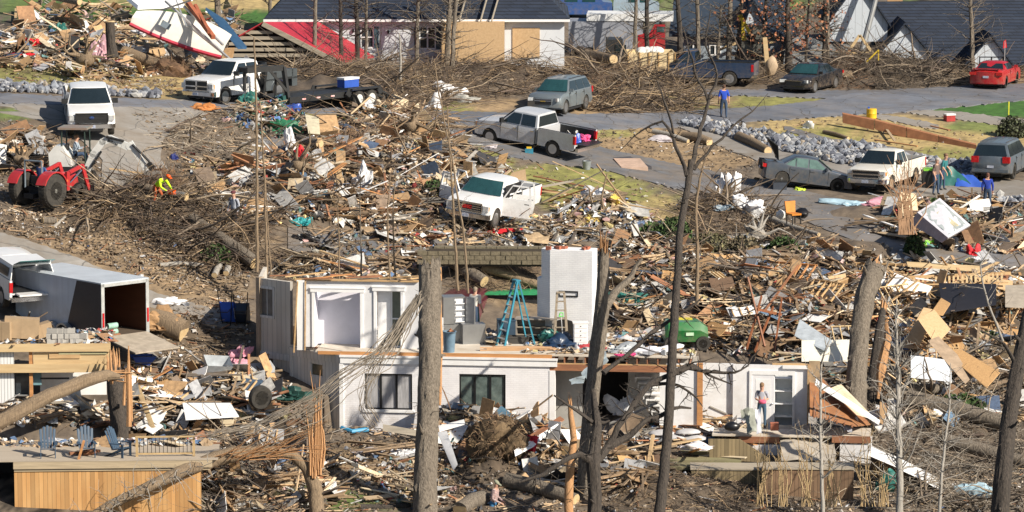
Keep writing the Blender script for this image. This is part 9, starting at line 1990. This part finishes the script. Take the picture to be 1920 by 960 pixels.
J=dict(pelvis=(-.15,0,.86),chest=(.18,0,1.12),neck=(.33,0,1.22),headb=(.43,0,1.25),headt=(.52,0,1.33),lsh=(.22,.20,1.16),rsh=(.22,-.20,1.16),lel=(.36,.28,.90),rel=(.32,-.27,.88),lwr=(.58,.16,.76),rwr=(.50,-.12,.72),lha=(.66,.10,.75),rha=(.57,-.06,.71),lhip=(-.15,.10,.83),rhip=(-.15,-.10,.83),lkn=(.06,.18,.48),rkn=(-.02,-.18,.47),lan=(-.05,.2,.09),ran=(-.2,-.2,.09),lto=(.1,.22,.04),rto=(-.05,-.22,.04),look=(.8,0,-.5))
hp=g3(298,412,mz(298,412)*.7+.1)
person('person','worker in a bright yellow green top and orange helmet bending with a chainsaw',hp,-32,J,M5(HV,HV,OR_),hat=('helmet',HO))
t=thing('chainsaw','orange chainsaw held by the bending worker','chainsaw',hp+Vector((cos(radians(-32))*.72,sin(radians(-32))*.72,.70)),radians(-32)); q=MB(); q.bx(-.15,.12,-.1,.1,-.12,.08); q.part('engine',HO,t); q=MB(); q.bx(.12,.62,-.012,.012,-.08,0); q.part('guide_bar',M_ALU,t); q=MB(); q.tube([(-.1,.12,.08),(0,.14,.16),(0,-.1,.16)],.015,6); q.part('handle',M_BLK,t)
person('person','person in a grey hooded top and dark cap walking in the rubbish',g3(440,438,.05),-125,stand(.03,((.1,0),(.12,0)),.1),M5(mat('grey_hoodie',(.36,.39,.46),.9),None,DKJ),hat=('cap',mat('maroon_cap',(.12,.03,.04),.8)))
person('person','woman in blue hooded top and jeans seen from behind at right',g3(1851,392),84,stand(0,((.0,0),(.0,0)),.04),M5(mat('blue_hoodie',(.015,.045,.33),.9),None,JEAN),(.12,.05,.03),build=1.2,scale_=.95)
person('person','man in a brown shirt and jeans beside the tarp shelter',g3(1754,366),-40,stand(.04,((.15,0),(.1,0)),.06),M5(mat('brown_shirt',(.14,.10,.09),.9),SKIN,JEAN),(.4,.36,.33),build=1.1)
person('person','person in a teal shirt leaning beside the man in brown',g3(1766,357),-30,stand(.14,((.2,0),(.2,0)),.05),M5(mat('teal_shirt',(.03,.18,.20),.9),SKIN,JEAN),(.2,.12,.07))
Jw=stand(0,((.2,0),(.2,0)),.03); Jw.update(lel=(.0,.25,1.17),rel=(0,-.25,1.17),lwr=(.24,.08,1.12),rwr=(.24,-.06,1.10),lha=(.31,.05,1.12),rha=(.31,-.02,1.10),look=(.9,0,-.35))
wp=w3(1428,802,48.9); person('person','woman in a grey tee shirt holding pink cloth in the doorway of the ruined room',wp,-92,Jw,M5(mat('grey_tee',(.38,.39,.45),.9),SKIN,mat('slim_jeans',(.05,.10,.16),.9)),(.22,.13,.07),scale_=.97)
q=MB(); q.blob(wp+Vector((0,-.33,1.07)),(.14,.1,.09),.25,2); q.solo('pink_cloth',mat('hot_pink2',(.70,.12,.22),.8),'pink cloth in the hands of the woman in grey','cloth',smooth=60)
person('person','man in a white tee shirt standing with his back turned by the refrigerator',onfloor(888,628)+Vector((0,.8,0)),60,stand(.08,((.15,0),(.15,0)),.04),M5(mat('white_tee',(.62,.60,.56),.9),SKIN,JEAN),(.25,.2,.15),build=1.1)
Jp=stand(.10,((.2,0),(.2,0)),.05); Jp.update(lwr=(.34,.15,1.02),rwr=(.34,-.12,1.0),lha=(.41,.12,.98),rha=(.41,-.08,.96),look=(.85,0,-.5))
person('person','man in a plaid shirt and khaki cap picking through debris at the bottom',w3(924,992,51.9),-20,Jp,M5(bricked('plaid_cloth',(.34,.13,.13),(.16,.13,.17),(.45,.36,.34),.06,.06,.9,0,.012),None,mat('bright_jeans',(.04,.17,.36),.9)),hat=('cap',mat('khaki_cap',(.26,.27,.20),.9)),build=1.1)
bpy.context.view_layer.update(); tp=TR.matrix_world@Vector((-.72,0,.98))
Jd=dict(pelvis=(0,0,.1),chest=(.08,0,.50),neck=(.1,0,.66),headb=(.12,0,.76),headt=(.14,0,.88),lsh=(.08,.19,.60),rsh=(.08,-.19,.60),lel=(.18,.27,.36),rel=(.18,-.27,.36),lwr=(.42,.16,.40),rwr=(.42,-.16,.40),lha=(.5,.15,.42),rha=(.5,-.15,.42),lhip=(.05,.11,.1),rhip=(.05,-.11,.1),lkn=(.48,.2,.14),rkn=(.48,-.2,.14),lan=(.6,.2,-.25),ran=(.6,-.2,-.25),lto=(.75,.2,-.3),rto=(.75,-.2,-.3))
person('person','tractor driver in blue seated between the big rear tyres',tp,58,Jd,M5(mat('denim_shirt',(.04,.08,.22),.9),None,JEAN),(.2,.1,.05))
bpy.context.view_layer.update(); ep=g3(142,342)+Vector((-.05,0,1.12))
person('person','excavator operator in a pale shirt sitting under the canopy',ep,-6,Jd,M5(mat('pale_blue_shirt',(.35,.42,.50),.9),None,JEAN),(.2,.1,.05))
# ================================================================ LITTER ON FLOORS, BROKEN PANELS AND FRAMES
random.seed(99)
def plane_stuff(name,fr,U,V,z,n,label,big=0,bw=1.0):
 u=RNG.uniform(*U,n); v=RNG.uniform(*V,n); B=Bag()
 def pts(k):
  u=RNG.uniform(*U,k); v=RNG.uniform(*V,k); return np.stack([fr.o.x+fr.du.x*u+fr.dv.x*v,fr.o.y+fr.du.y*u+fr.dv.y*v,np.full(k,fr.o.z+z)],1)
 P=pts(n); a=RNG.uniform(0,1,(n,1))**2*.13+.03; S=a*RNG.uniform(.3,.7,(n,3)); P[:,2]+=S[:,2]*.7; B.boxes(P,S,rots(n,None,20,20),pick(MIXP,n,.3))
 k=n//2; P=pts(k); P[:,2]+=.03; L=RNG.uniform(.2,.9,k); B.boxes(P,np.stack([L/2,RNG.uniform(.02,.06,k),np.full(k,.012)],1),rots(k,None,3,8),pick(WOODP,k,.3))
 P=pts(k); P[:,2]+=.05; B.sheets(P,RNG.uniform(.1,.45,(k,2)),rots(k,None,15,15),pick(MIXP+[(2,(.6,.6,.6))],k,.2),.15,3)
 if big:P=pts(big); P[:,2]+=.10; a=RNG.uniform(.5,1.2,big); B.boxes(P,np.stack([a/2,a*.25,np.full(big,.012)],1),rots(big,None,10,12),pick(PANP,big,.25))
 return B.build(name,M_DEB,label,'debris',kind='stuff')
plane_stuff('debris',H,(.2,7.0),(2.2,5.4),ZC+.2,130,'scraps on the torn upper floor left of the chimney',3)
plane_stuff('debris',H,(7.0,UR-.1),(.3,5.4),ZC+.2,420,'scraps and boards on the torn upper floor below the chimney',16)
plane_stuff('debris',H,(10.5,UR),(2.0,5.5),ZC+.28,420,'heaped scraps at the back right of the torn upper floor',26)
plane_stuff('debris',Lh,(la[0],la[1]),(.1,3.2),la[3]-.02,420,'scraps covering the cabin platform',10)
plane_stuff('debris',D,(r[0]if 0 else-1.2,7.0),(2.5,3.6),DECK_Z,160,'scraps and boards on the back of the timber deck',6)
plane_stuff('debris',H,(UR,UR+4.2),(-1.5,1.4),-.05,90,'scraps on the porch floor',3)
PANM=[('tan',M_OSBP),('brown',M_OSB),('white',M_WPAINT),('grey',mat('panel_grey',(.30,.31,.33),.7,var=.2)),('dark brown',mat('panel_dark',(.13,.08,.05),.8,var=.3)),('cream',mat('panel_cream',(.55,.47,.33),.7,var=.2)),('slate blue',mat('panel_blue',(.08,.13,.20),.6,var=.2))]
for poly,n,lab,smax,wts in(([(1150,500),(1500,530),(1600,640),(1180,650)],26,'in the tangle behind the house',1.5,(2,3,2,1,2,1,1)),([(1500,540),(1930,535),(1930,650),(1540,660)],36,'on the pine mound at right',1.8,(4,5,2,1,1,2,.5)),([(1560,680),(1830,680),(1830,790),(1620,790)],16,'by the leaning wall',1.3,(2,3,3,1,1,1,.5)),([(470,300),(700,285),(870,300),(870,420),(560,420)],18,'in rubbish by the open pickup',1.0,(1,1,3,2,1,1,2)),([(230,700),(520,700),(520,840),(250,840)],20,'behind the timber deck',1.3,(2,2,4,2,1,1,1)),([(820,790),(1050,800),(1040,860),(860,850)],14,'in the pile before the brick wall',1.1,(1,2,4,1,2,1,2)),([(960,840),(1230,850),(1200,920),(960,920)],12,'between the foreground trunks',1.2,(2,2,3,2,2,1,1)),([(0,60),(240,50),(320,130),(0,130)],12,'on the heap at upper left',1.2,(3,2,3,1,1,1,1)),([(1640,380),(1920,395),(1920,480),(1700,470)],12,'near the tilted box spring',1.2,(2,2,2,2,1,2,1))):
 P=place(poly,n,.15)
 for k,p in enumerate(P):
  cn,m_=random.choices(PANM,wts)[0]; a=random.uniform(.5,smax); b=a*random.uniform(.35,.8); q=MB()
  o_=[(-a/2,-b/2),(a/2*random.uniform(.6,1),-b/2),(a/2,-b*.1),(a/2*random.uniform(.7,1),b/2),(a*.1,b/2*random.uniform(.7,1)),(-a/2,b/2)]
  q.prism(o_,-.01,.012,'z'); tl=random.uniform(.15,.9)
  if random.random()<.4:
   q.m=1
   for j in range(3):q.bx(-a/2+.04+j*a*.32,-a/2+.085+j*a*.32,-b/2,b/2*.7,.013,.08)
  sz='small' if a<.5+(smax-.5)*.33 else 'large' if a>.5+(smax-.5)*.66 else 'medium'
  o=q.solo('broken_board',[m_,M_LUM],f'{sz} {cn} sheet, '+('steep ' if tl>.5 else 'flat ')+lab,'board','broken sheets '+lab,origin=(0,0,0)); o.location=(p[0],p[1],p[2]+sin(tl)*b*.4); o.rotation_euler=(tl,random.gauss(0,.15),random.uniform(-.9,.9))
for k,(u,v,L_,h_,rz,tl,lab)in enumerate(((1470,560,2.2,1.1,-30,.5,'pine wall frame lying slanted left of the massive leaning trunk'),(1560,540,2.0,.9,15,.3,'pine wall frame nearly flat behind the massive leaning trunk'),(1690,610,1.8,.9,40,.9,'upright short pine frame right of the massive leaning trunk'),(1768,720,1.3,1.0,5,1.3,'small upright stud frame beside the pale blue grey door panel'),(1640,520,2.6,.8,-12,.3,'long pine frame at the top of the pine mound'),(1530,600,1.8,1.0,-50,.7,'slanted pine frame below the brown furniture posts'),(1880,600,2.0,1.0,25,.6,'pine frame at the right end of the mound'),(1600,660,1.6,1.0,10,.8,'pine frame standing behind the cream wall piece'))):
 t=at('wall_frame',u,v,lab,'wall frame'); t.location.z+=.25; t.rotation_euler=(tl,0,radians(rz)); m_=random.choice([M_LUM,M_LUMO,M_YB])
 for y in(0,h_):q=MB(); q.box((0,y,0),(L_,.04,.09)); q.part('plate',m_,t)
 for j in range(int(L_/.35)+1):q=MB(); q.box((-L_/2+.04+j*.35,h_/2,0),(.04,h_-.05,.09)); q.part('stud',m_,t)
heap(g3(300,628,.3),(1.0,.6,.8),mat('torn_stump',(.33,.20,.10),.9,var=.4,scale=4,bump=.8),'torn brown stump with roots beside the box trailer','stump','stump',90)
heap(g3(315,612,.9),(.7,.3,.3),M_WPL,'white plastic over the torn stump beside the box trailer','bag','rubbish_bag',91)
# ================================================================ place words for things that share a label
bpy.context.view_layer.update()
_by={}
for o in COL.objects:
 if o.parent is None and 'label' in o and 'group' in o:_by.setdefault(o['label'],[]).append(o)
for lab,L in _by.items():
 if len(L)>1:
  L.sort(key=lambda o:o.location.x)
  nm=['left one','right one']if len(L)==2 else['left one','middle one','right one']if len(L)==3 else['first from left','second from left','third from left','fourth from left','fifth from left','sixth from left','seventh from left','eighth from left']
  for o,n in zip(L,nm):o['label']=lab+', '+n
